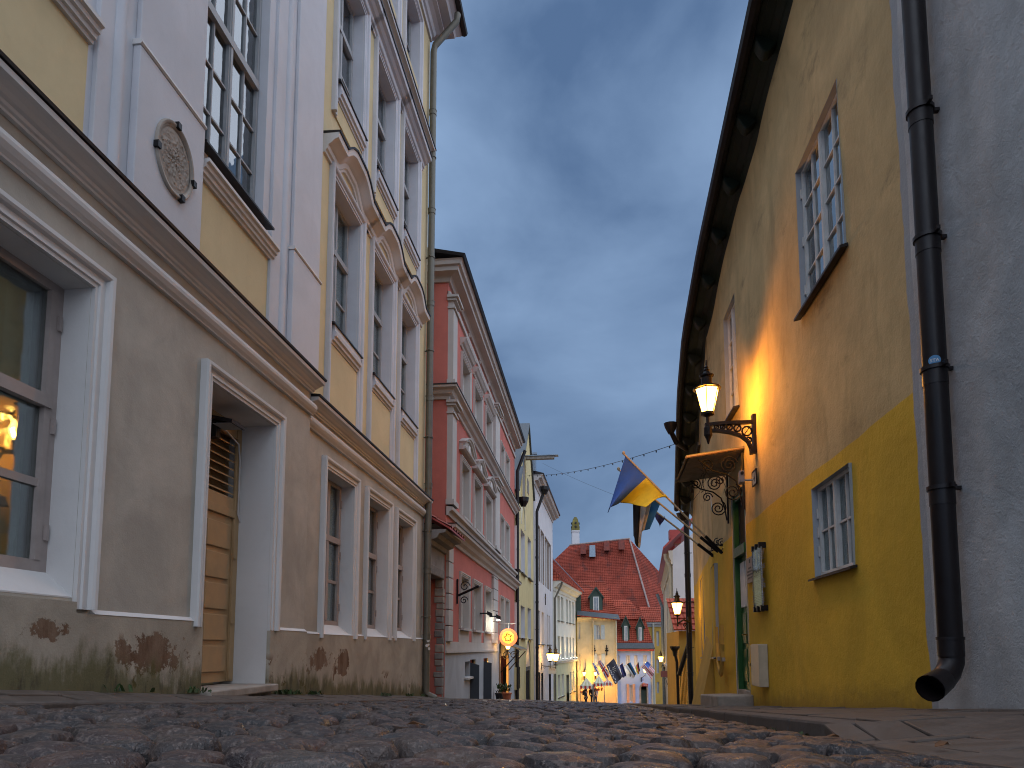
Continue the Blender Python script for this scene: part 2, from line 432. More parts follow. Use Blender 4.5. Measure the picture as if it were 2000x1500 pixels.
def mat_ground_plaster():
    """ground floor of the long palace: warm grey plaster"""
    plaster('ground_plaster', (.425, .395, .34), .17, .3, streak=.07, scale=1.6)
def mat_plinth():
    m, t, b = nodes('plinth'); v = objco(t); vs = objco(t, (1, 1, .3)); col = (.385, .345, .28)
    c = nn(t, 'ShaderNodeTexCoord'); sx = nn(t, 'ShaderNodeSeparateXYZ'); t.links.new(c.outputs['Object'], sx.inputs[0])
    hgt = math_n(t, 'ADD', sx.outputs[2], math_n(t, 'MULTIPLY', math_n(t, 'SUBTRACT', sx.outputs[1], 0.0), .0737))
    n1 = noise_n(t, v, 1.8, 9, .65, .5); n2 = noise_n(t, v, 5, 10, .78); n3 = noise_n(t, vs, 4, 7, .7); nf = noise_n(t, v, 70, 4, .6)
    cc = mixc(t, mapr(t, n1, .3, .72), sc3(col, .8), sc3(col, 1.15))
    bl = None
    for (cy, cz_, ry, rz_) in ((4.72 - 8, .57, .45, .17), (3.68 - 8, .70, .20, .09), (7.95 - 8, .46, .42, .17), (8.75 - 8, .42, .26, .16)):
        mpn = nn(t, 'ShaderNodeMapping'); mpn.inputs['Location'].default_value = (0, -cy / ry, -cz_ / rz_); mpn.inputs['Scale'].default_value = (0, 1 / ry, 1 / rz_)
        t.links.new(c.outputs['Object'], mpn.inputs['Vector']); ln = nn(t, 'ShaderNodeVectorMath', operation='LENGTH'); t.links.new(mpn.outputs[0], ln.inputs[0])
        k_ = mapr(t, ln.outputs['Value'], 1.7, .1, 0, .24); bl = k_ if bl is None else math_n(t, 'MAXIMUM', bl, k_)
    peel2 = mapr(t, math_n(t, 'ADD', bl, math_n(t, 'ADD', math_n(t, 'MULTIPLY', n1, .30), math_n(t, 'MULTIPLY', n2, .75))), .665, .68)
    peel = math_n(t, 'MULTIPLY', mapr(t, math_n(t, 'ADD', math_n(t, 'MULTIPLY', n1, .72), math_n(t, 'MULTIPLY', n2, .28)), .575, .59), mapr(t, hgt, .46, .34))
    peel = math_n(t, 'MAXIMUM', peel, peel2)
    cc = mixc(t, peel, cc, mixc(t, mapr(t, n3, .35, .65), (.13, .075, .045), (.24, .165, .115)))
    mg = mapr(t, math_n(t, 'SUBTRACT', math_n(t, 'ADD', n3, math_n(t, 'MULTIPLY', n2, .35)), math_n(t, 'MULTIPLY', hgt, 1.25)), .30, .56)
    cc = mixc(t, math_n(t, 'MULTIPLY', mg, .8), cc, (.085, .080, .022))
    dk = mapr(t, math_n(t, 'SUBTRACT', noise_n(t, vs, 7, 6, .75), math_n(t, 'MULTIPLY', hgt, .5)), .44, .62)
    cc = mixc(t, math_n(t, 'MULTIPLY', dk, .7), cc, (.05, .045, .035))
    t.links.new(cc, b.inputs['Base Color']); b.inputs['Roughness'].default_value = .9; b.inputs['Specular IOR Level'].default_value = .2
    h = math_n(t, 'SUBTRACT', math_n(t, 'ADD', n2, math_n(t, 'MULTIPLY', nf, .35)), math_n(t, 'MULTIPLY', peel, .8)); bump(t, b, h, .45, .015)
    MATS['plinth'] = m
mat_ground_plaster(); mat_plinth()
M = MATS

def zstreet(x, y):
    e = max(0., y - 12); return -.145 - .027 * max(-2.75, min(1.15, x)) - .072 * y - .0003 * e * e - .035 * max(0., min(1., (-2.1 - x) / .5)) - .035 * max(0., min(1., (x - .55) / .5)) * min(1., max(0., (y - 2.6) / .6))
def zleft(y): e = max(0., y - 12); return .034 - .0737 * y - .0003 * e * e
def zright(y): e = max(0., y - 12); return -.005 - .0815 * y + (max(0, y - 8) * .004) - .0003 * e * e

CASING = [(.003, -.01), (.003, .030), (.028, .030), (.034, .044), (.050, .044), (.056, .036), (.085, .036), (.093, .062), (.108, .072), (.135, .072), (.142, .055), (.142, -.01)]
CASING_S = [(.003, -.01), (.003, .03), (.04, .03), (.05, .045), (.09, .045), (.1, .06), (.14, .06), (.14, -.01)]
def casing(f, o, mat, prof=CASING, bottom=None, w0=0., name='window_casing', both=False):
    u0, u1, z0, z1 = o; zb = z0 if bottom is None else bottom
    m = MB(); P = [(a, b + w0) for a, b in prof]
    path = [(u0, zb), (u0, z1), (u1, z1), (u1, zb)]
    if both: m.sweep(f, [(u1, z0), (u0, z0)], P)
    m.sweep(f, path, P)
    return m.build(name, mat, f.root)
def bar(f, u0, u1, z, prof, mat, name, w0=0.):
    m = MB(); m.sweep(f, [(u0, z), (u1, z)], [(a, b + w0) for a, b in prof]); return m.build(name, mat, f.root)

# ------------------------------------------------------------------ the long pale palace on the left
A = thing('palace_building', (-3.3, 8, -.6), 'long pale yellow and white palace with grey ground floor and curved window hoods', 'building')
LX, RX = -3.22, -3.30
fl = Fac(A, (LX, 0), (LX, 1), (1, 0)); fr = Fac(A, (RX, 0), (RX, 1), (1, 0))
UE = 7.40; AE = 13.20; TOPZ = 13.42
# ground floor, projecting part
W1 = (2.52, 3.91, .31, 2.34); DR = (5.32, 6.51, -.45, 2.27)
m = wall(fl, .6, UE, -.9, 2.82, [W1, DR]); m.q([fl.p(UE, 0, -1.1), fl.p(UE, -.2, -1.1), fl.p(UE, -.2, 2.82), fl.p(UE, 0, 2.82)])
m.build('ground_floor_wall', M['ground_plaster'], A, recalc=False)
m = MB()
def plinth_run(f, a, b, zt):
    n = 6
    for k in range(n):
        y0, y1 = a + (b - a) * k / n, a + (b - a) * (k + 1) / n
        m.hexa([f.p(y0, -.05, zleft(y0) - .3), f.p(y1, -.05, zleft(y1) - .3), f.p(y1, .042, zleft(y1) - .3), f.p(y0, .042, zleft(y0) - .3)],
               [f.p(y0, -.05, zt), f.p(y1, -.05, zt), f.p(y1, .036, zt), f.p(y0, .036, zt)])
for a_ in ((fl, .6, 2.52, .24), (fl, 2.52, 3.91, .285), (fl, 3.91, 5.316, .215), (fl, 6.514, UE, .18), (fr, UE, AE, .165)):
    m = MB(); plinth_run(*a_); m.build('plinth', M['plinth'], A)
m = MB()
for a, b, z in ((4.07, 5.18, .215), (6.66, UE, .18)): m = MB(); m.hexa([fl.p(a, -.01, z), fl.p(b, -.01, z), fl.p(b, .04, z), fl.p(a, .04, z)], [fl.p(a, -.01, z + .03), fl.p(b, -.01, z + .03), fl.p(b, .003, z + .03), fl.p(a, .003, z + .03)]); m.build('plinth_edge', M['white_trim'], A)
m = MB(); m.hexa([fr.p(UE + .003, -.01, .165), fr.p(AE, -.01, .165), fr.p(AE, .04, .165), fr.p(UE + .003, .04, .165)], [fr.p(UE + .003, -.01, .19), fr.p(AE, -.01, .19), fr.p(AE, .003, .19), fr.p(UE + .003, .003, .19)])
m.build('plinth_edge', M['white_trim'], A)
casing(fl, W1, M['white_trim'], bottom=.24); casing(fl, DR, M['white_trim'], bottom=.17, name='door_casing')
window(fl, W1, .19, M['frame_taupe'], M['glass'], cols=1, rows=(2, 1), transom=1.55, rv=M['white_trim'], cm=M['curtain_warm'], fw=.06, bar=.05, casem=2, sillz=.16, curtain=.2, hinge=True)
# door
m = MB()
u0, u1, z0, z1 = DR
for a, b in (((u0, z0), (u0, z1)), ((u0, z1), (u1, z1)), ((u1, z1), (u1, z0))):
    m.q([fl.p(a[0], 0, a[1]), fl.p(b[0], 0, b[1]), fl.p(b[0], -.55, b[1]), fl.p(a[0], -.55, a[1])])
m.build('door_reveal', M['white_trim'], A)
zd = -.33
fD = Fac(A, (LX + .13, 0), (LX + .13, 1), (1, 0))
m = MB(); m.fbox(fD, u0, u1, -.55, -.5, zd, 1.30); m.fbox(fD, u0, u0 + .08, -.499, -.47, zd, z1); m.fbox(fD, u1 - .08, u1, -.499, -.47, zd, z1)
m.fbox(fD, u0 + .08, u1 - .08, -.499, -.47, 1.30, 1.38); m.fbox(fD, u0 + .08, u1 - .08, -.53, -.48, 2.12, z1)
m.fbox(fD, u0, u1, -.62, -.60, 1.3, z1); m.fbox(fD, u0 + .08, u1 - .08, -.52, -.485, 1.38, 1.5)
door = m.build('door', M['door_tan'], A, bevel=.004)
for k in range(5):
    zz = zd + .10 + k * .30
    for ua, ub in ((u0 + .14, (u0 + u1) / 2 - .05), ((u0 + u1) / 2 + .05, u1 - .14)):
        m = MB(); m.fbox(fD, ua, ub, -.499, -.478, zz, min(zz + .25, 1.27)); m.build('door_panel', M['door_tan'], door, bevel=.008)
for k in range(7):
    zz = 1.53 + k * .083
    m = MB(); m.hexa([fD.p(u0 + .1, -.585, zz + .045), fD.p(u1 - .1, -.585, zz + .045), fD.p(u1 - .1, -.487, zz), fD.p(u0 + .1, -.487, zz)], [fD.p(u0 + .1, -.585, zz + .06), fD.p(u1 - .1, -.585, zz + .06), fD.p(u1 - .1, -.487, zz + .015), fD.p(u0 + .1, -.487, zz + .015)])
    m.build('louvre_slat', M['door_tan'], door)
for zz in (.95, .30, -.25): m = MB(); m.fbox(fD, u1 - .10, u1 - .04, -.469, -.455, zz - .06, zz + .06); m.build('door_hinge', M['door_tan'], door)
m = MB(); m.tube([fD.p(5.9, -.46, 2.16), fD.p(6.2, -.455, 2.12), fD.p(6.42, -.455, 2.06), fD.p(6.46, -.455, 1.9), fD.p(6.46, -.455, 1.35), fD.p(6.56, -.46, 1.2), fD.p(6.58, -.5, 1.15)], .009, 6); m.build('cable', M['white_trim'], door, smooth=True)
m = MB(); m.fbox(fl, u0 - .02, u1 + .01, -.5, .14, -.425, -.355); m.build('door_step', M['stone'], A, bevel=.012)
m = MB(); m.fbox(fl, u0, u1, -.5, .07, -.8, -.43); m.build('step_base', M['stone'], A)
fl_lamp = thing('floodlight', fl.xy(5.93, -.42).to_3d() + Vector((0, 0, 2.08)), 'small black floodlight fixed above the louvre of the tan door', 'light')
g = Fac(fl_lamp, (LX + .13, 0), (LX + .13, 1), (1, 0)); m = MB()
m.hexa([g.p(5.82, -.42, 2.13), g.p(6.06, -.42, 2.13), g.p(6.06, -.20, 2.08), g.p(5.82, -.20, 2.08)], [g.p(5.82, -.42, 2.165), g.p(6.06, -.42, 2.165), g.p(6.06, -.20, 2.115), g.p(5.82, -.20, 2.115)]); m.build('lamp_head', M['dark_metal'], fl_lamp)
m = MB(); m.fbox(g, 5.84, 6.04, -.40, -.22, 2.084, 2.088); m.build('lens', M['frame_grey'], fl_lamp)
m = MB(); m.fbox(g, 5.90, 5.98, -.48, -.40, 1.98, 2.14); m.build('mount', M['dark_metal'], fl_lamp)

# moulded string course and cornice between the floors
TORUS = [(-.012, -.02), (-.012, .035), (0, .04), (.02, .062), (.05, .082), (.075, .086), (.10, .078), (.125, .055), (.135, .03), (.135, -.02)]
CORN = [(0, -.02), (0, .03), (.02, .03), (.025, .048), (.045, .054), (.052, .08), (.07, .105), (.085, .14), (.092, .172), (.125, .178), (.132, -.02)]
FLASH = [(.134, -.02), (.134, .19), (.155, .195), (.18, -.02)]
def course(f, a, b, ztor, zcor):
    bar(f, a, b, ztor, TORUS, M['white_trim'], 'string_course')
    bar(f, a, b, zcor, CORN, M['white_trim'], 'cornice')
    m = MB(); m.sweep(f, [(a - .003, zcor), (b + .003, zcor)], FLASH); m.build('cornice_flashing', M['flashing'], A)
course(fl, .6, UE, 2.70, 2.95); course(fr, UE + .003, AE, 2.60, 2.79)
m = wall(fl, .6, UE, 2.82, 3.10); m.q([fl.p(UE, 0, 2.82), fl.p(UE, -.2, 2.82), fl.p(UE, -.2, 3.10), fl.p(UE, 0, 3.10)]); m.build('frieze_wall', M['ground_plaster'], A, recalc=False)
# upper floors, projecting part
W0 = (2.40, 3.58, 4.22, 7.3); W2 = (5.02, 6.12, 4.22, 7.3)
ups = [W0, W2]; m = wall(fl, .6, UE, 3.10, TOPZ, ups + [(2.40, 3.58, 8.4, 10.6), (5.02, 6.12, 8.4, 10.6)])
m.q([fl.p(UE, 0, 3.10), fl.p(UE, -.2, 3.10), fl.p(UE, -.2, TOPZ), fl.p(UE, 0, TOPZ)])
m.build('upper_wall', M['lilac_white'], A, recalc=False)
for o in ups:
    window(fl, o, .09, M['frame_grey'], M['glass_sky'], cols=2, rows=(3, 3), transom=5.66, rv=M['lilac_white'], cm=M['sheer'], fw=.04, bar=.019, casem=2, curtain=.12, sill=(M['flashing'], .10, .025))
    p0, p1 = o[0] - .03, o[1] + .17
    m = MB(); m.fbox(fl, p0, p1, -.002, .004, 3.11, 3.92); m.build('yellow_panel', M['pale_yellow'], A)
    bar(fl, p0, p1 + .01, 3.92, [(0, 0), (0, .03), (.025, .035), (.03, .055), (.06, .06), (.068, .08), (.10, .085), (.11, .11), (.14, .11), (.14, 0)], M['white_trim'], 'apron_moulding')
for o in ((2.40, 3.58, 8.4, 10.6), (5.02, 6.12, 8.4, 10.6)): window(fl, o, .17, M['frame_grey'], M['glass_sky'], cols=1, rows=(2,), rv=M['lilac_white'], cm=M['sheer'])
# giant pilasters with pedestals
def pilaster(a, b, ledge0):
    m = MB(); m.fbox(fl, a, b, -.002, .035, 3.11, TOPZ - .1)
    m.fbox(fl, ledge0, b - .01, .036, .075, 4.29, TOPZ - .1)
    m.fbox(fl, ledge0 - .02, b - .003, .036, .095, 3.11, 4.26)
    m.build('pilaster', M['lilac_white'], A, bevel=.006)
    m = MB(); m.sweep(fl, [(ledge0 - .03, 4.26), (b - .003, 4.26)], [(0, .03), (0, .10), (.012, .112), (.03, .108), (.04, .09), (.04, .03)]); m.build('pedestal_ledge', M['white_trim'], A)
    m = MB(); m.tube([fl.p(ledge0 - .16, .03, 3.11), fl.p(ledge0 - .16, .03, TOPZ - .1)], .045, 10); m.build('pilaster_bead', M['lilac_white'], A, smooth=True)
pilaster(3.80, 4.94, 4.14); pilaster(6.25, UE - .02, 6.66)
# third storey setting of the right part
m = wall(fr, UE, AE, -1.4, 2.7, [(a, b, .17, 2.24) for a, b in ((8.10, 9.09), (9.73, 10.72), (11.27, 12.26))]); m.build('ground_floor_wall', M['ground_plaster'], A, recalc=False)
cols3 = ((8.10, 9.09), (9.73, 10.72), (11.27, 12.26))
m = wall(fr, UE, AE, 2.7, 2.90); m.build('frieze_wall', M['ground_plaster'], A, recalc=False)
o1 = [(a, b, 4.17, 6.13) for a, b in cols3]; o2 = [(a, b, 7.52, 9.48) for a, b in cols3]; o3 = [(a, b, 11.12, 12.5) for a, b in cols3]
m = wall(fr, UE, AE, 2.90, TOPZ, o1 + o2 + o3); shell(m, fr, .6, AE, -1.6, TOPZ, 9, -.25)
m.q([fr.p(AE, 0, -1.6), fr.p(AE, -.25, -1.6), fr.p(AE, -.25, TOPZ), fr.p(AE, 0, TOPZ)])
m.build('upper_wall', M['pale_yellow'], A, recalc=False)
PED = [(0, -.01), (0, .03), (.03, .035), (.045, .06), (.10, .07), (.12, .11), (.16, .15), (.18, .20), (.25, .21), (.25, -.01)]
for i, (a, b) in enumerate(cols3):
    o = (a, b, .17, 2.24)
    casing(fr, o, M['white_trim'], bottom=.12)
    window(fr, o, .165, M['frame_taupe'], M['glass'], cols=1, rows=(2, 1), transom=1.45, rv=M['white_trim'], cm=M['curtain_warm'], fw=.05, bar=.04, casem=2, sillz=.13, hinge=True)
    for lvl, (oo, bot) in enumerate(((o1[i], 2.96), (o2[i], 7.0))):
        casing(fr, oo, M['lilac_white'], bottom=bot)
        window(fr, oo, .15, M['frame_grey'], M['glass_sky'] if lvl else M['glass'], cols=1, rows=(2, 1), transom=oo[2] + 1.22, rv=M['lilac_white'], cm=M['sheer'], fw=.05, bar=.03, casem=2, sill=(M['flashing'], .09, .025))
        m = MB(); m.fbox(fr, a, b, -.002, .018, bot + .001, oo[2] - .27); m.build('yellow_panel', M['pale_yellow'], A)
        bar(fr, a + .002, b - .002, oo[2] - .265, [(0, 0), (0, .03), (.03, .035), (.035, .06), (.07, .065), (.085, .09), (.13, .095), (.15, .075), (.235, .07), (.235, 0)], M['lilac_white'], 'apron_moulding')
        if lvl == 0:   # scrolled hood
            c = (a + b) / 2; hw = .86; path = []
            for k in range(25):
                s = -1 + 2 * k / 24; q = abs(s)
                zz = 6.24 + (.23 * .5 * (1 + math.cos(math.pi * min(1, max(0, (q - .14) / .44)))) if q > .14 else .23)
                path.append((c + s * hw, zz))
            m = MB(); m.sweep(fr, path, PED); m.build('window_hood', M['white_trim'], A, smooth=R(30))
            m = MB(); m.sweep(fr, [(path[0][0] - .004, path[0][1])] + path[1:-1] + [(path[-1][0] + .004, path[-1][1])], [(.252, -.01), (.252, .225), (.275, .23), (.285, -.01)]); m.build('hood_flashing', M['flashing'], A)
        else:
            c = (a + b) / 2; bar(fr, c - .86, c + .86, 9.58, PED, M['lilac_white'], 'window_hood')
            m = MB(); m.sweep(fr, [(c - .865, 9.58), (c + .865, 9.58)], [(.252, -.01), (.252, .225), (.275, .23), (.285, -.01)]); m.build('hood_flashing', M['flashing'], A)
    casing(fr, o3[i], M['lilac_white'], bottom=10.5)
    window(fr, o3[i], .15, M['frame_grey'], M['glass_sky'], cols=1, rows=(2,), rv=M['lilac_white'], cm=M['sheer'], fw=.05, bar=.03, casem=2)
bar(fr, UE + .01, AE - .1, 10.22, CORN + [], M['lilac_white'], 'attic_cornice'); m = MB(); m.sweep(fr, [(UE + .01, 10.22), (AE - .1, 10.22)], FLASH); m.build('cornice_flashing', M['flashing'], A)
# eaves
EAVE = [(-.02, 12.85), (.05, 12.85), (.05, 12.98), (.10, 13.0), (.14, 13.10), (.24, 13.16), (.34, 13.18), (.34, 13.26), (.56, 13.28), (.60, 13.36), (.70, 13.42), (.76, 13.5), (-.02, 13.5)]
m = MB(); m.plan([(RX, UE), (RX, AE - .02), (RX - 2, AE - .02)], -1, [(o_ * .8, z_ + .12) for o_, z_ in EAVE], A.location); m.build('eaves_cornice', M['lilac_white'], A)
m = MB(); m.plan([(LX, .6), (LX, UE)], -1, EAVE, A.location); m.build('eaves_cornice', M['lilac_white'], A)
m = MB(); a0 = [(RX + .59, .5, 13.63), (RX + .59, AE + .55, 13.63), (RX - 4, AE + .55, 16.5), (RX - 4, .5, 16.5)]
m.hexa([Vector(p) - A.location for p in a0], [Vector(p) - A.location + Vector((0, 0, .08)) for p in a0]); m.build('roof', M['flashing'], A)
m = MB(); m.tube([Vector(p) - A.location for p in ((RX + .64, .5, 13.63), (RX + .64, AE + .57, 13.63))], .075, 8); m.build('gutter', M['flashing'], A, smooth=True)

def downpipe(f, pts, r, mat, joints=(), clamps=(), shoe=True, parent=None, jr=1.14):
    """pts in (u,w,z)"""
    m = MB(); P = [f.p(*p) for p in pts]; m.tube(P, r, 14)
    (u, w0, z), (ub, wb, zb_) = pts[-2], pts[-1]
    for (uu, ww, zz) in joints:
        m.tube([f.p(uu, ww, zz - .05), f.p(uu, ww, zz + .05)], r * jr, 14); m.tube([f.p(uu, ww, zz + .045), f.p(uu, ww, zz + .062)], r * jr * 1.07, 14)
    o = m.build('downpipe', mat, f.root, smooth=R(35))
    for (uu, ww, zz) in clamps:
        m = MB(); m.tube([f.p(uu, ww, zz - .012), f.p(uu, ww, zz + .012)], r * 1.2, 14); m.fbox(f, uu - .015, uu + .015, -.02, ww - r * .5, zz - .01, zz + .01); m.fbox(f, uu - r * 1.75, uu - r * 1.0, ww - .02, ww + .0, zz - .012, zz + .012)
        m.build('pipe_clamp', mat, o, smooth=R(35))
    return o
PU = 13.08
downpipe(fr, [(PU, .62, 13.42), (PU, .60, 13.25), (PU, .14, 12.75), (PU, .11, 12.6), (PU, .11, -.80), (PU, .13, -.9), (PU + .02, .30, -.98)], .068, M['pipe_olive'],
         [(PU, .11, z) for z in (11.2, 9.0, 7.0, 5.0, 3.2, 1.5, .2)], [(PU, .11, z) for z in (10.2, 8.0, 6.0, 4.2, 2.3, .6)])
m = MB()
for k, (a, zz, s) in enumerate(((.0, .14, .035), (-.35, .04, .03), (.35, -.02, .032), (.2, .06, .02))):
    c = fr.p(PU, .11, zz); q = Vector((math.cos(a - .9), math.sin(a - .9), 0)); tq = Vector((-q.y, q.x, 0))
    m.hexa([c + q * .0695 + tq * s * math.cos(t) + Vector((0, 0, s * math.sin(t))) for t in [i * math.pi / 5 for i in range(10)]], [c + q * .071 + tq * s * math.cos(t) + Vector((0, 0, s * math.sin(t))) for t in [i * math.pi / 5 for i in range(10)]])
m.build('sticker', M['frame_white'], A)

# oval stone plaque
pq = thing('oval_plaque', fl.xy(4.55, .10).to_3d() + Vector((0, 0, 3.42)), 'oval carved stone plaque held by iron clamps on the lilac pilaster', 'plaque')
g = Fac(pq, (LX, 0), (LX, 1), (1, 0)); m = MB(); cu, cz, ru, rz = 4.55, 3.705, .235, .285
def oval(k, s, wv): t = 2 * math.pi * k / 40; return g.p(cu + ru * s * math.cos(t), wv, cz + rz * s * math.sin(t))
prof = [(1.0, .094), (1.0, .112), (.97, .120), (.91, .118), (.88, .106), (.84, .105)]
m._loft([[oval(k, s, wv) for s, wv in prof] for k in range(41)], 0); m.build('plaque_rim', M['stone'], pq, smooth=R(50))
m = MB(); random.seed(3)
m.grid(lambda s, t: g.p(cu + ru * .86 * t * math.cos(s * 2 * math.pi), .099 + (.009 * abs(noise.noise(Vector((t * 9 * math.cos(s * 6.283), t * 12 * math.sin(s * 6.283), 3.)))) * 1.8 + .008 * noise.noise(Vector((t * 22 * math.cos(s * 6.283), t * 26 * math.sin(s * 6.283), 1.)))) * min(1, (1 - t) * 6), cz + rz * .86 * t * math.sin(s * 2 * math.pi)), 90, 26)
m.build('carved_relief', M['stone'], pq, smooth=True, recalc=False)
for t in (90, 190, 352, 292):
    m = MB(); c = g.p(cu + ru * .97 * math.cos(R(t)), .14, cz + rz * .97 * math.sin(R(t)))
    m.box(c.x - .045, c.x - .005, c.y - .02, c.y + .02, c.z - .024, c.z + .024); m.build('clamp', M['iron'], pq)
simple('shutter_dark', (.035, .045, .06), .6)
def courses(m, a, b, c, d, rows, t=.06, mi=0, wave=0):
    """lapped tile courses on the roof quad a-b (eaves) to d-c (ridge)"""
    a, b, c, d = map(Vector, (a, b, c, d)); nrm = (b - a).cross(d - a).normalized()
    if nrm.z < 0: nrm = -nrm
    for k in range(rows):
        s0, s1 = k / rows, (k + 1.15) / rows
        p0, p1 = a.lerp(d, s0), b.lerp(c, s0); q0, q1 = a.lerp(d, min(1, s1)), b.lerp(c, min(1, s1))
        m.hexa([p0, p1, q1, q0], [p0 + nrm * t, p1 + nrm * t, q1 + nrm * .008, q0 + nrm * .008], mi)
def mat_tiles(name, col, sx=3.2, ax=0):
    mt, t, b = nodes(name); v = objco(t); n1 = noise_n(t, v, .5, 6, .6); n2 = noise_n(t, v, 7, 4, .8); n3 = noise_n(t, objco(t, (1, 1, .15)), 1.2, 5)
    c = mixc(t, mapr(t, n1, .35, .7), sc3(col, .72), sc3(col, 1.25)); c = mixc(t, mapr(t, n2, .45, .75), c, sc3(col, .55)); c = mixc(t, mapr(t, n3, .5, .7, 0, .65), c, (.09, .04, .035))
    t.links.new(c, b.inputs['Base Color']); b.inputs['Roughness'].default_value = .85; b.inputs['Specular IOR Level'].default_value = .12
    wv = nn(t, 'ShaderNodeTexWave'); wv.bands_direction = 'XYZ'[ax]; wv.inputs['Scale'].default_value = sx; t.links.new(v, wv.inputs['Vector']); bump(t, b, wv.outputs['Fac'], .8, .06)
    MATS[name] = mt
mat_tiles('big_tiles', (.29, .060, .038), 1.6); mat_tiles('orange_tiles', (.36, .078, .046), 1.8)

# ------------------------------------------------------------------ gateway between the palace and the coral house
def pxo(f, x0, x1, y0, y1):
    ua, za = f.hit(x0, y0); ub, _ = f.hit(x1, y0); um = (ua + ub) / 2
    d0 = f.xy(um).y; r = lambda y: f.hit((x0 + x1) / 2, y)[1]
    return (ua, ub, min(r(y0), r(y1)), max(r(y0), r(y1)))
def far_window(f, o, dep=.18, fm=None, gm=None, cols=1, rows=2, casem=2, rv=None, cm=None, sill=None, hood=None):
    return window(f, o, dep, fm or M['frame_white'], gm or M['glass'], cols=cols, rows=(rows,), rv=rv, cm=cm or M['sheer'], fw=.05, bar=.035, casem=casem, sill=sill)

G = thing('gateway', (-3.2, 14.6, -1.1), 'gateway with iron gate and little tiled roof between the palace and the coral house', 'gateway')
fg = Fac(G, (-3.24, 0), (-3.24, 1), (1, 0)); GA, GB = 13.24, 14.88
m = wall(fg, GA, GB, -1.6, 2.12, [(GA + .02, GB - .17, -1.6, 1.55)]); m.build('lintel_wall', M['rough_grey'], G)
m = MB(); m.fbox(fg, GA, GB - .1, -.3, .03, 1.50, 1.70); m.build('lintel', M['wood_grey'], G, bevel=.02)
m = MB(); m.fbox(fg, GB - .17, GB, -.75, -.003, -1.7, 1.5); m.build('gate_pier', M['coral'], G)
zz = zleft(14.8) + .05; random.seed(11)
while zz < 1.48:
    h = random.uniform(.12, .24); m = MB(); j = lambda a: random.uniform(-a, a)
    m.fbox(fg, GB - .19 + j(.012), GB - .02, -.16 + j(.03), .012 + j(.012), zz, min(zz + h - .015, 1.5)); m.build('jamb_stone', M['stone'] if random.random() < .5 else M['rough_grey'], G, bevel=.012); zz += h
m = MB()
for k in range(12): 
    u = GA + .08 + k * .115; m.tube([fg.p(u, -.5, -1.0), fg.p(u, -.5, .75)], .012, 6)
for z in (-.9, -.1, .6): m.fbox(fg, GA + .03, GB - .18, -.515, -.485, z, z + .04)
m.fbox(fg, GA + .03, GB - .18, -.512, -.488, -.95, -.3)
m.build('iron_gate', M['iron'], G)
m = MB(); m.fbox(fg, GA, GB, -3.0, -2.9, -1.7, 2.0); m.build('passage_wall', M['room'], G)
m = MB(); prof = [(-.05, 2.06), (.06, 2.08), (.09, 2.16), (.20, 2.20), (.24, 2.28), (.36, 2.30), (.38, 2.36), (-.05, 2.36)]
m.plan([(-3.24, GA), (-3.24, GB - .02)], -1, prof, G.location); m.build('gate_cornice', M['rough_grey'], G)
ang = math.atan2(.50, .85); random.seed(2)
roof = None
m = MB(); m.hexa([fg.p(GA, .46, 2.36), fg.p(GB - .02, .46, 2.36), fg.p(GB - .02, -.4, 2.86), fg.p(GA, -.4, 2.86)], [fg.p(GA, .46, 2.40), fg.p(GB - .02, .46, 2.40), fg.p(GB - .02, -.4, 2.90), fg.p(GA, -.4, 2.90)]); groof = m.build('gate_roof', M['sheet_red'], G)
for r in range(3):
    for c in range(6):
        u = GA + .02 + c * .268; a0, a1 = .47 - r * .28, .47 - (r + 1) * .28 - .03
        za, zb_ = 2.425 + r * .165, 2.41 + (r + 1) * .165 + .012
        m = MB(); m.grid(lambda s, t: fg.p(u + .25 * s, a0 + (a1 - a0) * t, za + (zb_ - za) * t + .03 * math.sin(s * 6.283)), 6, 1); m.build('roof_tile', M['tile_dark'], groof, smooth=True, recalc=False)

# ------------------------------------------------------------------ coral house
B = thing('coral_house', (-3.22, 20, -1.4), 'tall coral red house with white pilasters and window hoods', 'building')
fb = Fac(B, (-3.22, 0), (-3.22, 1), (1, 0)); B0 = 14.9; B1 = fb.u(1005, 1150)
ev = atx(903, 514, -2.86).z; print('B eave', ev, 'end', B1)
gw = [pxo(fb, a, b, c, d) for a, b, c, d in ((898, 914, 1122, 1226), (923, 938, 1132, 1230), (946, 958, 1148, 1235), (976, 983, 1160, 1238), (986, 993, 1166, 1240))]
us = [(o[0], o[1]) for o in gw]
gws = [(a, b, .50, 1.78) for a, b in us]; f1 = [(a, b, 3.30, 4.72) for a, b in us]; f2 = [(a, b, 6.10, 7.42) for a, b in us]
bas = [pxo(fb, 908, 918, 1308, 1340)]
bd = [(us[1][0] - .3, us[1][0] + .55, -3, -.32), (us[2][0] - .1, us[2][0] + .8, -3, -.32)]
dl = [(fb.u(975, 1300), fb.u(990, 1300), -3, -.30)]
bas = [(a, b, -.75, -.36) for a, b, c, d in bas]
m = wall(fb, B0, B1, .14, ev - .05, gws + f1 + f2); shell(m, fb, B0, B1, -2.6, ev - .05, 9); m.build('wall', M['coral'], B, recalc=False)
m = wall(fb, B0, B1, -2.8, .14, bas + bd + dl); m.build('basement_wall', M['cool_grey'], B)
m = MB(); fs = Fac(B, (-3.22, B0), (-9, B0), (0, -1)); m.fbox(fb, B0 + .02, us[3][0] - .5, 0, .045, -.12, -.06); m.build('basement_ledge', M['coral_trim'], B)
m = wall(fb, B0, us[3][0] - .3, -.06, .46, [(a - .1, b + .1, .30, .5) for a, b in us[:3]]); 
m = MB(); m.fbox(fb, B0 + .02, us[3][0] - .35, -.01, .02, -.06, .14)
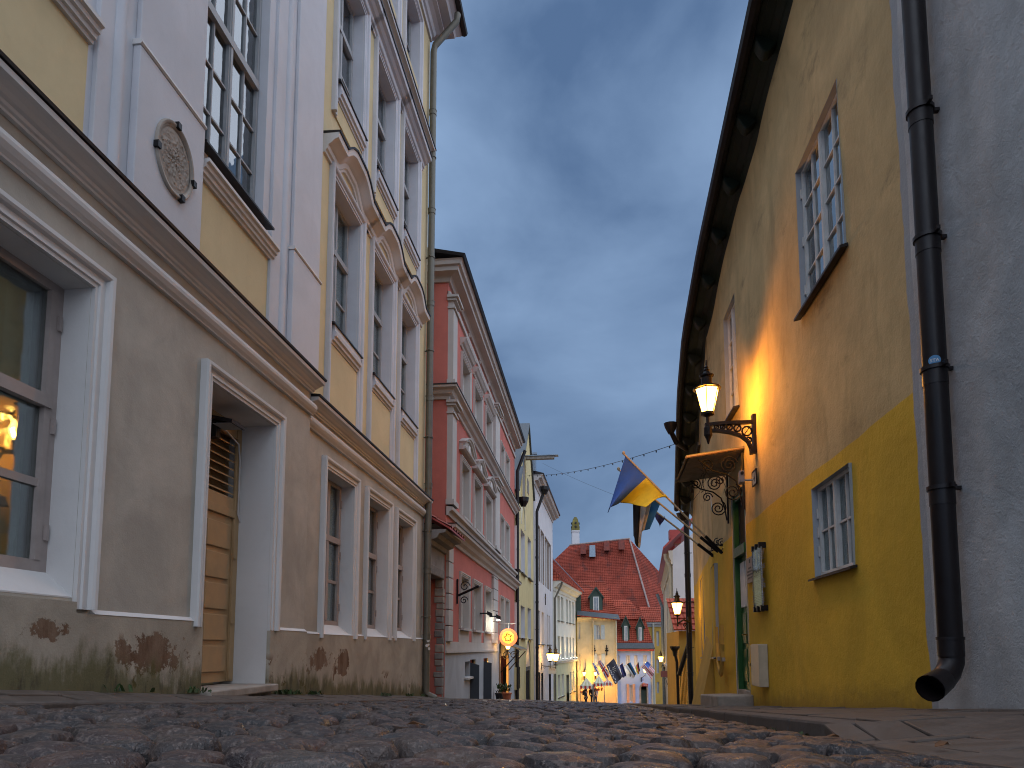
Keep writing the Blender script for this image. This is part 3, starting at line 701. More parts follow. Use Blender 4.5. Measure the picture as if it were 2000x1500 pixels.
for a, b in us: m.fbox(fb, a - .12, b + .12, -.01, .022, .141, .46)
m.build('apron_panels', M['coral_trim'], B)
PD = [(0, -.01), (0, .03), (.03, .05), (.06, .05), (.09, .10), (.15, .14), (.18, .17), (.22, .17), (.22, -.01)]
for i, (a, b) in enumerate(us):
    for o, hood, sl in ((gws[i], None, True), (f1[i], 'tri' if i % 2 else 'arc', False), (f2[i], 'flat', True)):
        casing(fb, o, M['coral_trim'], prof=[(p * (.72 if i < 3 else .55), q_) for p, q_ in CASING_S], bottom=o[2] - .02)
        far_window(fb, o, dep=.14, rv=M['coral_trim'], sill=(M['coral_trim'], .12, .06))
        c = (a + b) / 2; hw = (b - a) / 2 + .2
        if i < 3 and hood == 'flat': bar(fb, c - hw, c + hw, o[3] + .20, PD, M['coral_trim'], 'window_hood')
        if i < 3 and hood in ('arc', 'tri'):
            pth = [(c - hw + 2 * hw * k / 14, o[3] + .36 + (.26 * math.sin(math.pi * k / 14) if hood == 'arc' else .28 * (1 - abs(k / 7 - 1)))) for k in range(15)]
            m = MB(); zb0 = o[3] + .24
            m.hexa([fb.p(u_, -.01, z_) for u_, z_ in [(c + hw, zb0)] + pth[::-1] + [(c - hw, zb0)]], [fb.p(u_, .10, z_) for u_, z_ in [(c + hw, zb0)] + pth[::-1] + [(c - hw, zb0)]])
            m.sweep(fb, pth, [(-.03, .101), (-.03, .15), (.0, .16), (.02, .19), (.06, .20), (.06, -.01), (.0, -.01), (.0, .101)]); m.sweep(fb, [(c - hw - .03, zb0 - .04), (c + hw + .03, zb0 - .04)], [(0, -.01), (0, .12), (.03, .17), (.07, .18), (.07, -.01)])
            m.build('window_hood', M['coral_trim'], B)
            m = MB(); m.fbox(fb, c - .13, c + .13, .101, .13, zb0 + .10, zb0 + .27); m.build('hood_ornament', M['white_trim'], B)
def pil(u0, u1, z0, z1, w=.13, cap=True, rust=False):
    m = MB()
    if rust:
        z = z0
        while z < z1 - .05:
            h = min(.36, z1 - z); k = MB(); k.fbox(fb, u0, u1, -.01, w, z, z + h - .02); k.build('quoin_block', M['coral_trim'], B, bevel=.01); z += .36
        return
    m.fbox(fb, u0, u1, -.01, w, z0, z1)
    if cap:
        m.fbox(fb, u0 - .03, u1 + .03, -.01, w + .04, z1 - .30, z1 - .26); m.fbox(fb, u0 - .05, u1 + .05, -.01, w + .07, z1 - .12, z1 - .06); m.fbox(fb, u0 - .09, u1 + .09, -.01, w + .12, z1 - .059, z1)
        m.fbox(fb, u0 - .04, u1 + .04, -.01, w + .05, z0, z0 + .12)
    m.build('pilaster', M['coral_trim'], B)
p2 = (fb.u(960, 1130), fb.u(969, 1130))
for a, b in ((B0 + .02, B0 + .50), p2):
    pil(a, b, .14, 2.38, .08, rust=True); pil(a, b, 3.22, 5.64); pil(a, b, 6.02, 8.15)
ring = [(-9, B0), (-3.22, B0), (-3.22, B1)]
def bcorn(name, prof, mat='coral_trim'):
    m = MB(); m.plan(ring, -1, prof, B.location); return m.build(name, M[mat], B)
bcorn('cornice', [(-.02, 2.40), (.05, 2.40), (.07, 2.47), (.15, 2.52), (.19, 2.60), (.29, 2.65), (.30, 2.72), (-.02, 2.74)])
bcorn('cornice_flashing', [(-.02, 2.741), (.315, 2.721), (.315, 2.745), (-.02, 2.78)], 'flashing')
m = MB(); m.plan(ring[1:], -1, [(-.02, 2.98), (.05, 2.98), (.07, 3.06), (.14, 3.10), (.15, 3.17), (-.02, 3.19)], B.location); m.build('sill_course', M['coral_trim'], B)
bcorn('upper_cornice', [(-.02, 5.66), (.05, 5.66), (.07, 5.72), (.14, 5.76), (.18, 5.83), (.26, 5.87), (.27, 5.92), (-.02, 5.94)])
bcorn('upper_flashing', [(-.02, 5.941), (.285, 5.921), (.285, 5.945), (-.02, 5.98)], 'flashing')
m = MB(); m.plan(ring[1:], -1, [(-.02, 8.16), (.05, 8.16), (.06, 8.26), (-.02, 8.27)], B.location); m.build('frieze_band', M['coral_trim'], B)
bcorn('eaves_cornice', [(-.02, ev - .36), (.05, ev - .36), (.07, ev - .28), (.10, ev - .25), (.28, ev - .22), (.29, ev - .13), (.35, ev - .11), (.37, ev - .03), (.40, ev), (-.02, ev)])
for k in range(7):
    o = bpy.data.objects.new('anchor_disc', None) if 0 else None
    u = B0 + .9 + k * 1.75; m = MB(); cpt = fb.p(u, 0, 8.46)
    m.lathe(cpt, [(.085, -.01), (.085, .03), (.06, .045)], 12, axis=Matrix.Rotation(R(90), 3, 'Y')); m.build('anchor_disc', M['coral_trim'], B)
for i in range(3):
    c = (us[i][0] + us[i][1]) / 2; o = (c - .32, c + .32, 2.80, 2.95)
    m = MB(); m.sweep(fb, [(c - .28, 2.80), (c - .28, 2.97), (c + .28, 2.97), (c + .28, 2.80), (c - .28, 2.80)], [(0, -.01), (0, .03), (.05, .03), (.05, -.01)]); m.build('frieze_panel', M['coral_trim'], B)
m = MB(); Q = lambda x, y, z: Vector((x, y, z)) - B.location
m.hexa([Q(-2.78, B0 - .44, ev), Q(-2.78, B1 + .02, ev), Q(-7, B1 + .02, ev + .9), Q(-7, B0 - .44, ev + .9)], [Q(-2.74, B0 - .46, ev + .06), Q(-2.74, B1 + .03, ev + .06), Q(-7, B1 + .03, ev + 1.02), Q(-7, B0 - .46, ev + 1.02)]); m.build('roof', M['flashing'], B)
cp_ = at(919, 520, 17.6); m = MB(); X = -3.55
m.hexa([Q(-4.1, 17.0, ev - .2), Q(-3.35, 17.0, ev - .2), Q(-3.35, 18.2, ev - .2), Q(-4.1, 18.2, ev - .2)], [Q(-4.1, 17.0, ev + .78), Q(-3.35, 17.0, ev + .78), Q(-3.35, 18.2, ev + .78), Q(-4.1, 18.2, ev + .78)]); ch = m.build('chimney', M['edge_white'], B)
m = MB(); m.box(*[v - B.location.x for v in (-4.18, -3.27)], *[v - B.location.y for v in (16.92, 18.28)], ev + .78 - B.location.z, ev + .88 - B.location.z); m.build('chimney_cap', M['dark_metal'], ch)
m = MB(); m.box(*[v - B.location.x for v in (-4.6, -3.5)], *[v - B.location.y for v in (14.75, 15.4)], ev + .15 - B.location.z, ev + .38 - B.location.z); m.build('roof_hatch', M['zinc'], B)
# basement shutters, doors
for (a, b, c, d) in bd:
    m = MB(); m.fbox(fb, a, b, -.35, -.30, -2.6, d); m.build('cellar_door', M['dark_metal'], B)
    m = MB(); m.hexa([fb.p(a, .0, -2.2), fb.p(a + .03, .0, -2.2), fb.p(a + .05, .24, -2.2), fb.p(a + .02, .24, -2.2)], [fb.p(a, .0, d - .08), fb.p(a + .03, .0, d - .08), fb.p(a + .05, .24, d - .14), fb.p(a + .02, .24, d - .14)]); m.build('shutter', M['shutter_dark'], B)
for o in bas: far_window(fb, o, dep=.3, rv=M['cool_grey'], fm=M['frame_grey'], rows=1, sill=(M['coral_trim'], .1, .05))
a, b, c, d = dl[0]
m = MB(); m.fbox(fb, a, b, -.5, -.44, -2.6, d); shop = m.build('shop_door', M['frame_brown'], B)
m = MB(); m.fbox(fb, a + .15, b - .15, -.435, -.42, -2.0, d - .2); m.build('door_glass', M['lamp_glow'], shop)
m = MB(); m.fbox(fb, a - .1, a, -.02, .06, -2.6, d + .1); m.fbox(fb, b, b + .1, -.02, .06, -2.6, d + .1); m.build('door_jamb', M['frame_brown'], B)
downpipe(fb, [(B1 + .1, .45, ev - .3), (B1 + .1, .12, ev - 1.2), (B1 + .1, .10, -2.2), (B1 + .1, .2, -2.5)], .075, M['pipe_black'], [(B1 + .1, .11, z) for z in (5.5, 3, 1)], [(B1 + .1, .11, z) for z in (6.2, 4.2, 2, 0)])

# ------------------------------------------------------------------ pale yellow gabled warehouse with hoist beam
Cc = thing('gabled_warehouse', (-3.15, 33, -2.6), 'narrow pale yellow gabled house with a hoist beam sticking out of its gable', 'building')
C0 = B1 + .35; fc = Fac(Cc, (-3.12, 0), (-3.12, 1), (1, 0)); C1 = fc.u(1042, 1150)
zl, zr = fc.z(1011, 955), fc.z(1042, 975); ca = fc.u(1031, 830); za = fc.z(1031, 830); print('C', C0, C1, zl, zr, ca, za)
cw_ = [pxo(fc, *q_) for q_ in ((1017, 1025, 1038, 1121), (1030.5, 1037, 1052, 1131), (1017, 1025, 1184, 1246), (1030.5, 1037, 1188, 1248), (1009.5, 1014, 1030, 1113), (1009.5, 1014, 1178, 1245))]
cg = pxo(fc, 1009, 1015, 1303, 1346); cd = pxo(fc, 1025, 1035, 1310, 1372)
m = wall(fc, C0, C1, -3.4, min(zl, zr), cw_ + [cg, cd]); shell(m, fc, C0, C1, -3.4, min(zl, zr), 8)
zm = min(zl, zr); m.q([fc.p(C0, 0, zm), fc.p(C1, 0, zm), fc.p(C1, 0, zr), fc.p(ca, 0, za), fc.p(C0, 0, zl)]); m.build('wall', M['soft_yellow'], Cc, recalc=False)
for o in cw_: far_window(fc, o, dep=.2, rv=M['plain_white'], sill=(M['flashing'], .12, .05), rows=3)
far_window(fc, cg, dep=.12, rv=M['soft_yellow'], fm=M['dark_metal'])
m = MB(); m.fbox(fc, cg[0], cg[1], .0, .02, cg[2], cg[2] + .03)
for k in range(6): m.fbox(fc, cg[0] + (cg[1] - cg[0]) * k / 5 - .012, cg[0] + (cg[1] - cg[0]) * k / 5 + .012, .0, .02, cg[2], cg[3])
m.build('window_grille', M['iron'], Cc)
m = MB(); cm_ = (cd[0] + cd[1]) / 2; hw = (cd[1] - cd[0]) / 2
m.fbox(fc, cd[0], cd[1], -.22, -.16, cd[2] - 1, cd[3]); m.build('arched_door', M['frame_grey'], Cc)
def arch_fill(f, c, hw, z, wv, mat, name, root, n=12, rise=None, thick=.01):
    rise = rise or hw; pts = [(c + hw * math.cos(math.pi * k / n), z + rise * math.sin(math.pi * k / n)) for k in range(n + 1)]
    m = MB(); m.hexa([f.p(u, wv - thick, zz) for u, zz in pts], [f.p(u, wv, zz) for u, zz in pts]); return m.build(name, mat, root)
arch_fill(fc, cm_, hw, cd[3], .006, M['frame_grey'], 'door_tympanum', Cc, rise=hw * 1.1, thick=.02)
m = MB(); 
for k in range(-4, 8):
    m.tube([fc.p(max(cd[0], min(cd[1], cm_ - hw + k * .25)), .01, cd[2] + .02), fc.p(cd[0] if 0 else max(cd[0], min(cd[1], cm_ - hw + k * .25 + .6)), .01, cd[3] + .2)], .012, 5)
m.build('door_lattice', M['iron'], Cc)
m = MB(); m.sweep(fc, [(cd[0], cd[2] - 1), (cd[0], cd[3])] + [(cm_ - hw * math.cos(math.pi * k / 10), cd[3] + hw * 1.1 * math.sin(math.pi * k / 10)) for k in range(1, 10)] + [(cd[1], cd[3]), (cd[1], cd[2] - 1)], [(0, -.01), (0, .05), (.12, .05), (.12, -.01)]); m.build('door_arch', M['soft_yellow'], Cc)
go = pxo(fc, 1018, 1025, 930, 980)
m = MB(); gm_ = (go[0] + go[1]) / 2; gh = (go[1] - go[0]) / 2
m.fbox(fc, go[0], go[1], -.01, .012, go[2], go[3]); hb = m.build('hoist_door', M['wood_grey'], Cc)
arch_fill(fc, gm_, gh, go[3] + .002, .012, M['wood_grey'], 'hoist_door_arch', Cc, rise=gh * 1.2, thick=.02)
m = MB(); m.sweep(fc, [(go[0], go[2]), (go[0], go[3])] + [(gm_ - gh * math.cos(math.pi * k / 10), go[3] + gh * 1.2 * math.sin(math.pi * k / 10)) for k in range(1, 10)] + [(go[1], go[3]), (go[1], go[2])], [(0, -.01), (0, .06), (.1, .06), (.1, -.01)]); m.build('hoist_surround', M['soft_yellow'], Cc)
gs = pxo(fc, 1029.5, 1032.5, 938, 964); m = MB(); m.fbox(fc, gs[0], gs[1], 0, .02, gs[2], gs[3]); m.build('slit_window', M['wood_grey'], Cc)
na = pxo(fc, 1018, 1024, 1012, 1030); nm = (na[0] + na[1]) / 2; nh = (na[1] - na[0]) / 2 + .1
m = MB(); m.sweep(fc, [(nm - nh * math.cos(math.pi * k / 12), na[2] + nh * 1.3 * math.sin(math.pi * k / 12)) for k in range(13)], [(0, -.01), (0, .05), (.09, .05), (.09, -.01)]); m.build('blind_arch', M['cream_white'], Cc)
for (ua, zA, ub, zB, nm_) in ((C0 - .1, zl - .12, ca, za, 'verge'), (ca, za, C1 + .1, zr - .12, 'verge')):
    m = MB(); m.hexa([fc.p(ua, -.6, zA), fc.p(ub, -.6, zB), fc.p(ub, -.6, zB + .10), fc.p(ua, -.6, zA + .10)], [fc.p(ua, .10, zA), fc.p(ub, .10, zB), fc.p(ub, .10, zB + .10), fc.p(ua, .10, zA + .10)]); m.build(nm_, M['dark_zinc'], Cc)
for (ua, zA, ub, zB) in ((C0 - .1, zl - .05, ca, za), (C1 + .1, zr - .05, ca, za)):
    m = MB(); m.hexa([fc.p(ua, -.6, zA - .1), fc.p(ub, -.6, zB - .1), fc.p(ub, -8, zB - .1), fc.p(ua, -8, zA - .1)], [fc.p(ua, -.6, zA), fc.p(ub, -.6, zB), fc.p(ub, -8, zB), fc.p(ua, -8, zA)]); m.build('roof', M['tile_dark'], Cc)
hz = fc.z(1028, 903); hu = fc.u(1026, 903)
m = MB(); m.fbox(fc, hu - .12, hu + .12, -.3, 1.42, hz - .02, hz + .12); hbm = m.build('hoist_beam', M['wood_grey'], Cc)
m = MB(); m.fbox(fc, hu - .17, hu + .17, -.2, 1.62, hz + .121, hz + .16); m.build('beam_cover', M['zinc'], hbm)
m = MB(); m.lathe(fc.p(C0 + .02, .25, zl - .5), [(.10, -.28), (.22, -.05), (.24, .12), (.20, .12)], 8); m.build('rain_hopper', M['pipe_black'], Cc)

# ------------------------------------------------------------------ tall white house
D = thing('white_house', (-2.9, 43, -3.4), 'tall plain white house with rows of narrow brown framed windows and slanting cornice', 'building')
d1 = 49.5; fd = Fac(D, (-3.10, C1 + .2), (-2.74, d1), (1, 0)); Dl = fd.len
zt = fd.z(1050, 945); print('D top', zt, C1)
dw = [pxo(fd, *q_) for q_ in ((1046.5, 1053, 1026, 1132), (1056, 1061, 1042, 1142), (1064, 1069, 1056, 1150), (1070.5, 1074.5, 1065, 1155))]
dw = [(a, b, dw[0][2] , dw[0][3]) for a, b, c, d in dw]
dw2 = [pxo(fd, *q_) for q_ in ((1050, 1054.5, 1192, 1258), (1058, 1062, 1196, 1260), (1068, 1070, 1204, 1262), (1071.5, 1074, 1206, 1263))]; dw2 = [(a, b, dw2[0][2], dw2[0][3]) for a, b, c, d in dw2]
dd = [pxo(fd, 1046, 1055, 1314, 1400), pxo(fd, 1057, 1061, 1315, 1400), pxo(fd, 1072, 1076, 1314, 1400)]
dd = [(a, b, -5, fd.z((p_ + q_) / 2, 1314)) for (a, b, c, d), p_, q_ in zip(dd, (1046, 1057, 1072), (1055, 1061, 1076))]
m = wall(fd, 0, Dl, -6, zt, dw + dw2 + dd); shell(m, fd, 0, Dl, -6, zt, 8); m.build('wall', M['plain_white'], D, recalc=False)
for o in dw: far_window(fd, o, dep=.25, fm=M['frame_brown'], rv=M['plain_white'], rows=4, cm=M['curtain_warm']); casing(fd, o, M['frame_brown'], prof=[(0, -.01), (0, .03), (.08, .03), (.08, -.01)])
for o in dw2: far_window(fd, o, dep=.3, rv=M['plain_white'], sill=(M['flashing'], .12, .06), rows=2)
for o in dd:
    m = MB(); m.fbox(fd, o[0], o[1], -.3, -.25, -5.5, o[3]); m.build('door', M['frame_brown'], D)
m = MB(); m.sweep(fd, [(-.1, zt - .5), (Dl + .1, zt - .5)], [(0, -.02), (0, .05), (.2, .08), (.22, .25), (.34, .30), (.36, .45), (.52, .52), (.52, -.02)]); m.build('cornice', M['coral_trim'], D)
m = MB(); m.sweep(fd, [(-.1, zt - .5), (Dl + .1, zt - .5)], [(.521, -.02), (.521, .58), (.60, .58), (1.5, -2.5)]); m.build('roof', M['flashing'], D)
downpipe(fd, [(.25, .55, zt - .8), (.25, .5, zt - 1.0), (.25, .14, zt - 2.0), (.25, .12, -4), (.25, .3, -4.4)], .085, M['pipe_black'], [(.25, .13, z) for z in (5, 2.5, 0)], [(.25, .13, z) for z in (6, 3.5, 1, -1.5)])
m = MB(); m.lathe(fd.p(.25, .55, zt - .75), [(.12, -.3), (.26, -.05), (.28, .14), (.2, .14)], 8); m.build('rain_hopper', M['pipe_black'], D)
m = MB(); cpt = fd.p(.1, -.4, zt + .2); m.box(cpt.x - .4, cpt.x + .5, cpt.y - .4, cpt.y + .4, cpt.z, cpt.z + .9); chd = m.build('chimney', M['zinc'], D)
m = MB(); m.box(cpt.x - .5, cpt.x + .6, cpt.y - .5, cpt.y + .5, cpt.z + .901, cpt.z + 1.02); m.build('chimney_cap', M['zinc'], chd)
an = pxo(fd, 1064, 1066, 1160, 1182); m = MB(); m.fbox(fd, an[0] + .1, an[0] + .18, 0, .05, an[2], an[3]); m.fbox(fd, an[0] - .1, an[0] + .4, .0, .05, an[2] + .45, an[2] + .52); m.build('wall_anchor', M['iron'], D)

# ------------------------------------------------------------------ cream and sage shop house with lamp-lit cornice
E_ = thing('cream_shop_house', (-2, 55, -4.6), 'cream white house with sage green ground floor and lamp light on its cornice', 'building')
fe = Fac(E_, (-2.72, d1 + .15), (-1.36, 60.6), (1, 0)); El = fe.len
zt = fe.z(1083, 1135); print('E', zt, fe.z(1125, 1165), El)
ew = []
for (x0, x1) in ((1089, 1093.5), (1096, 1100.5), (1106, 1109.5), (1112, 1115), (1118, 1121)):
    a, b = fe.u(x0), fe.u(x1); ew.append((a, b))
zA, zB = fe.z(1092, 1212), fe.z(1092, 1164); zC, zD = fe.z(1092, 1291), fe.z(1092, 1243); zb_ = fe.z(1090, 1296)
r1 = [(a, b, zA, zB) for a, b in ew]; r2 = [(a, b, zC, zD) for a, b in ew]
g1 = [(a, b, fe.z(1092, 1362), fe.z(1092, 1318)) for a, b in ew[:2] + ew[3:]]; gd = (ew[2][0] - .2, ew[2][1] + .3, -6, fe.z(1092, 1322))
m = wall(fe, 0, El, zb_, zt, r1 + r2); shell(m, fe, 0, El, -7, zt, 8); m.build('wall', M['cream_white'], E_, recalc=False)
m = wall(fe, 0, El, -7, zb_, g1 + [gd]); m.build('shop_wall', M['sage'], E_)
for o in r1 + r2 + g1: far_window(fe, o, dep=.28, rv=M['cream_white'], sill=(M['flashing'], .1, .05), rows=2)
m = MB(); m.fbox(fe, gd[0], gd[1], -.3, -.25, -6.5, gd[3]); m.build('shop_door', M['cream_white'], E_)
m = MB(); m.sweep(fe, [(0, zb_), (El, zb_)], [(0, -.02), (0, .1), (.12, .16), (.16, .22), (.24, .22), (.24, -.02)]); m.build('string_course', M['cream_white'], E_)
m = MB(); m.sweep(fe, [(-.05, zt - .75), (El + .1, zt - .75)], [(0, -.02), (0, .06), (.25, .08), (.3, .25), (.5, .4), (.55, .55), (.72, .6), (.72, -.02)]); m.build('cornice', M['cream_white'], E_)
m = MB(); courses(m, fe.p(-.1, .72, zt), fe.p(El + .15, .72, zt), fe.p(El + .15, -2.9, zt + 3.9), fe.p(1.2, -2.9, zt + 3.9), 18); courses(m, fe.p(-.1, -6.5, zt), fe.p(-.1, .72, zt), fe.p(1.2, -2.9, zt + 3.9), fe.p(1.19, -2.9, zt + 3.9), 18); m.build('roof', M['orange_tiles'], E_)
m = MB(); m.hexa([fe.p(El + .1, .75, zt + .05), fe.p(El + .3, .75, zt + .05), fe.p(El + .3, -2.9, zt + 3.98), fe.p(El + .1, -2.9, zt + 3.98)], [fe.p(El + .1, .70, zt + .16), fe.p(El + .3, .70, zt + .16), fe.p(El + .3, -2.9, zt + 4.1), fe.p(El + .1, -2.9, zt + 4.1)]); m.build('verge', M['zinc'], E_)
downpipe(fe, [(.15, .65, zt - .1), (.15, .6, zt - .3), (.15, .1, zt - 1.3), (.15, .09, -5)], .07, M['pipe_olive'])
m = MB(); m.fbox(fe, El * .3, El * .3 + 1.2, -1.2, -.6, zt + 1.0, zt + 1.25); m.build('skylight', M['zinc'], E_)

for a, b in zip(ew, ew[1:] + [(El - .1, El)]):
    uu = (a[1] + b[0]) / 2; m = MB(); m.fbox(fe, uu - .05, uu + .05, .10, .20, zb_ + .25, zb_ + .33); ul = m.build('uplight', M['dark_metal'], E_)
    m = MB(); m.fbox(fe, uu - .04, uu + .04, .11, .19, zb_ + .332, zb_ + .34); m.build('uplight_lens', M['sign_white_light'], ul)
    l_ = bpy.data.lights.new('uplight_lamp', 'SPOT'); l_.energy = 90; l_.color = (1, .70, .32); l_.spot_size = R(50); l_.spot_blend = .8; l_.shadow_soft_size = .03
    o_ = bpy.data.objects.new('uplight_lamp', l_); COL.objects.link(o_); o_.parent = E_; o_.location = fe.p(uu, .15, zb_ + .36); o_.rotation_euler = (R(180), 0, 0)
# ------------------------------------------------------------------ butter yellow house with dormer, facing up the street
YF = 60.8
Fh = thing('butter_house', (.5, YF, -5.6), 'butter yellow house with pale shutters, iron wall anchors and one dark green dormer', 'building')
ff = Fac(Fh, (0, YF), (1, YF), (0, -1))
x0, x1 = ff.u(1127), ff.u(1204); zt = ff.z(1160, 1206)
fw_ = [pxo(ff, *q_) for q_ in ((1165, 1173, 1221, 1249), (1166, 1174, 1277, 1300), (1130, 1133.5, 1217, 1248), (1130, 1133.5, 1278, 1309), (1140.5, 1145, 1288, 1308))]
m = wall(ff, x0, x1, -7, zt, fw_); shell(m, ff, x0, x1, -7, zt, 8); m.build('wall', M['butter'], Fh, recalc=False)
for k, o in enumerate(fw_):
    far_window(ff, o, dep=.16, rv=M['butter'], fm=M['frame_white'], casem=2 if k < 2 else 1, rows=3)
    if k < 2:
        wv = (o[1] - o[0])
        for a in (o[0] - wv * .95, o[1] + .02):
            m = MB(); m.fbox(ff, a, a + wv * .9, .01, .06, o[2], o[3]); m.build('shutter', M['shutter_blue'], Fh)
for px in (1159.5, 1184):
    a = ff.u(px); zc = ff.z(px, 1270); m = MB(); m.fbox(ff, a - .04, a + .04, 0, .06, zc - .45, zc + .45); m.fbox(ff, a - .16, a + .16, 0, .05, zc - .1, zc + .02); m.fbox(ff, a - .1, a + .1, 0, .055, zc + .1, zc + .18); m.build('wall_anchor', M['iron'], Fh)
m = MB(); m.sweep(ff, [(x0, zt - .35), (x1, zt - .35)], [(0, -.02), (0, .05), (.15, .12), (.25, .3), (.35, .34), (.35, -.02)]); m.build('cornice', M['butter'], Fh)
Bq = Fh.location
def P3(px, py, Y): return at(px, py, Y)
rl, rr = P3(1127, 1203, YF - .45), P3(1211, 1212, YF - .45); tl_, tr_ = P3(1118, 1120, YF + 4.6), P3(1178, 1172, YF + 3.2)
tl_ = Vector((rl.x, YF + 3.6, zt + 3.6)); tr_ = Vector((rr.x - 1.2, YF + 3.6, zt + 3.6))
m = MB(); courses(m, rl - Bq, rr - Bq, tr_ - Bq, tl_ - Bq, 20); m.build('roof', M['orange_tiles'], Fh)
m = MB(); 
m.hexa([rl - Bq + Vector((0, 0, .07)), rr - Bq + Vector((0, 0, .07)), rr.lerp(tr_, .11) - Bq + Vector((0, 0, .09)), rl.lerp(tl_, .11) - Bq + Vector((0, 0, .09))], [rl - Bq + Vector((0, 0, .1)), rr - Bq + Vector((0, 0, .1)), rr.lerp(tr_, .11) - Bq + Vector((0, 0, .12)), rl.lerp(tl_, .11) - Bq + Vector((0, 0, .12))]); m.build('eaves_sheet', M['dark_zinc'], Fh)
def dormer(root, fac, pxl, pxr, pyb, pyt, apex, w0, depth, roofm, wallm, gl=True):
    ua, ub = fac.u(pxl, pyb, w0), fac.u(pxr, pyb, w0); za_, zb2, zc = fac.z(pxl, pyb, w0), fac.z(pxl, pyt, w0), fac.z(pxl, apex, w0); um = (ua + ub) / 2
    m = MB(); m.hexa([fac.p(ua, w0, za_), fac.p(ub, w0, za_), fac.p(ub, w0, zb2), fac.p(um, w0, zc), fac.p(ua, w0, zb2)], [fac.p(ua, w0 - depth, za_), fac.p(ub, w0 - depth, za_), fac.p(ub, w0 - depth, zb2), fac.p(um, w0 - depth, zc), fac.p(ua, w0 - depth, zb2)])
    d = m.build('dormer', wallm, root)
    wu = (ub - ua); m = MB(); m.fbox(fac, ua + wu * .27, ub - wu * .27, w0 - .01, w0 + .03, za_ + .1, zb2 - .02); m.build('dormer_frame', M['frame_white'], d)
    m = MB(); m.fbox(fac, ua + wu * .36, um - .03, w0 + .031, w0 + .036, za_ + .18, zb2 - .1); m.fbox(fac, um + .03, ub - wu * .36, w0 + .031, w0 + .036, za_ + .18, zb2 - .1); m.build('dormer_glass', M['zinc'], d)
    m = MB()
    for sg, uu in ((-1, ua), (1, ub)):
        e = uu + sg * .12; zz = zb2 - .14
        m.hexa([fac.p(e, w0 + .14, zz), fac.p(um, w0 + .14, zc + .02), fac.p(um, w0 - depth, zc + .02), fac.p(e, w0 - depth, zz)], [fac.p(e, w0 + .14, zz + .09), fac.p(um, w0 + .14, zc + .12), fac.p(um, w0 - depth, zc + .12), fac.p(e, w0 - depth, zz + .09)])
    m.build('dormer_roof', roofm, d)
    m = MB()
    for sg, uu in ((-1, ua), (1, ub)):
        e = uu + sg * .13; zz = zb2 - .2
        m.hexa([fac.p(e, w0 + .141, zz), fac.p(um, w0 + .141, zc - .06), fac.p(um, w0 + .18, zc - .06), fac.p(e, w0 + .18, zz)], [fac.p(e, w0 + .141, zz + .14), fac.p(um, w0 + .141, zc + .10), fac.p(um, w0 + .18, zc + .10), fac.p(e, w0 + .18, zz + .14)])
    m.build('bargeboard', wallm, d)
dormer(Fh, ff, 1152, 1177, 1200, 1165, 1148, -.35, 2.4, M['orange_tiles'], M['dormer_green'])
m = MB(); m.fbox(ff, x0 - .3, x0 + .35, -1.3, -.1, zt - .2, zt + 2.0); m.build('chimney', M['dormer_green'], Fh)
downpipe(ff, [(ff.u(1158), .3, zt - .3), (ff.u(1158), .08, zt - .9), (ff.u(1158), .08, -6)], .07, M['butter'])
downpipe(ff, [(x1 - .05, .3, zt - .3), (x1 - .05, .08, zt - .7), (x1 - .05, .08, -6)], .07, M['pipe_cream'])

# ------------------------------------------------------------------ pale blue house with two dormers
YG = 61.2
Gh = thing('blue_house', (4, YG, -5.6), 'pale blue house with two green pointed dormers in a red mansard roof', 'building')
fg2 = Fac(Gh, (0, YG), (1, YG), (0, -1)); x0, x1 = fg2.u(1204), fg2.u(1270); zt = fg2.z(1240, 1268)
gw_ = [pxo(fg2, a, b, 1280, 1300) for a, b in ((1203.8, 1210), (1222, 1230), (1238, 1245), (1256, 1263))]; gw_[0] = (x0 + .06, *gw_[0][1:])
gl_ = pxo(fg2, 1229, 1235, 1338, 1370); gdoor = pxo(fg2, 1252, 1263, 1346, 1385)
m = wall(fg2, x0, x1, -7, zt, gw_ + [gl_, gdoor]); shell(m, fg2, x0, x1, -7, zt, 8); m.build('wall', M['pale_blue'], Gh, recalc=False)
for k, o in enumerate(gw_ + [gl_]):
    far_window(fg2, o, dep=.14, rv=M['plain_white'], rows=3, cm=M['curtain_warm'])
wv = gl_[1] - gl_[0]
for a in (gl_[0] - wv * .85, gl_[1] + .03):
    m = MB(); m.fbox(fg2, a, a + wv * .82, .02, .07, gl_[2] - .1, gl_[3] + .1)
    s_ = m.build('shutter', M['shutter_salmon'], Gh)
    m = MB(); 
    for zz in (gl_[2] + .1, gl_[3] - .25): m.fbox(fg2, a, a + wv * .82, .071, .085, zz, zz + .09)
    m.build('shutter_batten', M['shutter_salmon'], s_)
m = MB(); m.fbox(fg2, gdoor[0], gdoor[1], -.25, -.2, -7, gdoor[3]); m.build('arched_door', M['dormer_green'], Gh)
gc, ghw = (gdoor[0] + gdoor[1]) / 2, (gdoor[1] - gdoor[0]) / 2
arch_fill(fg2, gc, ghw, gdoor[3], -.0, M['sage'], 'door_tympanum', Gh, rise=.4, thick=.05)
m = MB(); m.sweep(fg2, [(gdoor[0], -6.5), (gdoor[0], gdoor[3])] + [(gc - ghw * math.cos(math.pi * k / 8), gdoor[3] + .42 * math.sin(math.pi * k / 8)) for k in range(1, 8)] + [(gdoor[1], gdoor[3]), (gdoor[1], -6.5)], [(0, -.01), (0, .06), (.14, .06), (.14, -.01)]); m.build('door_arch', M['stone'], Gh)
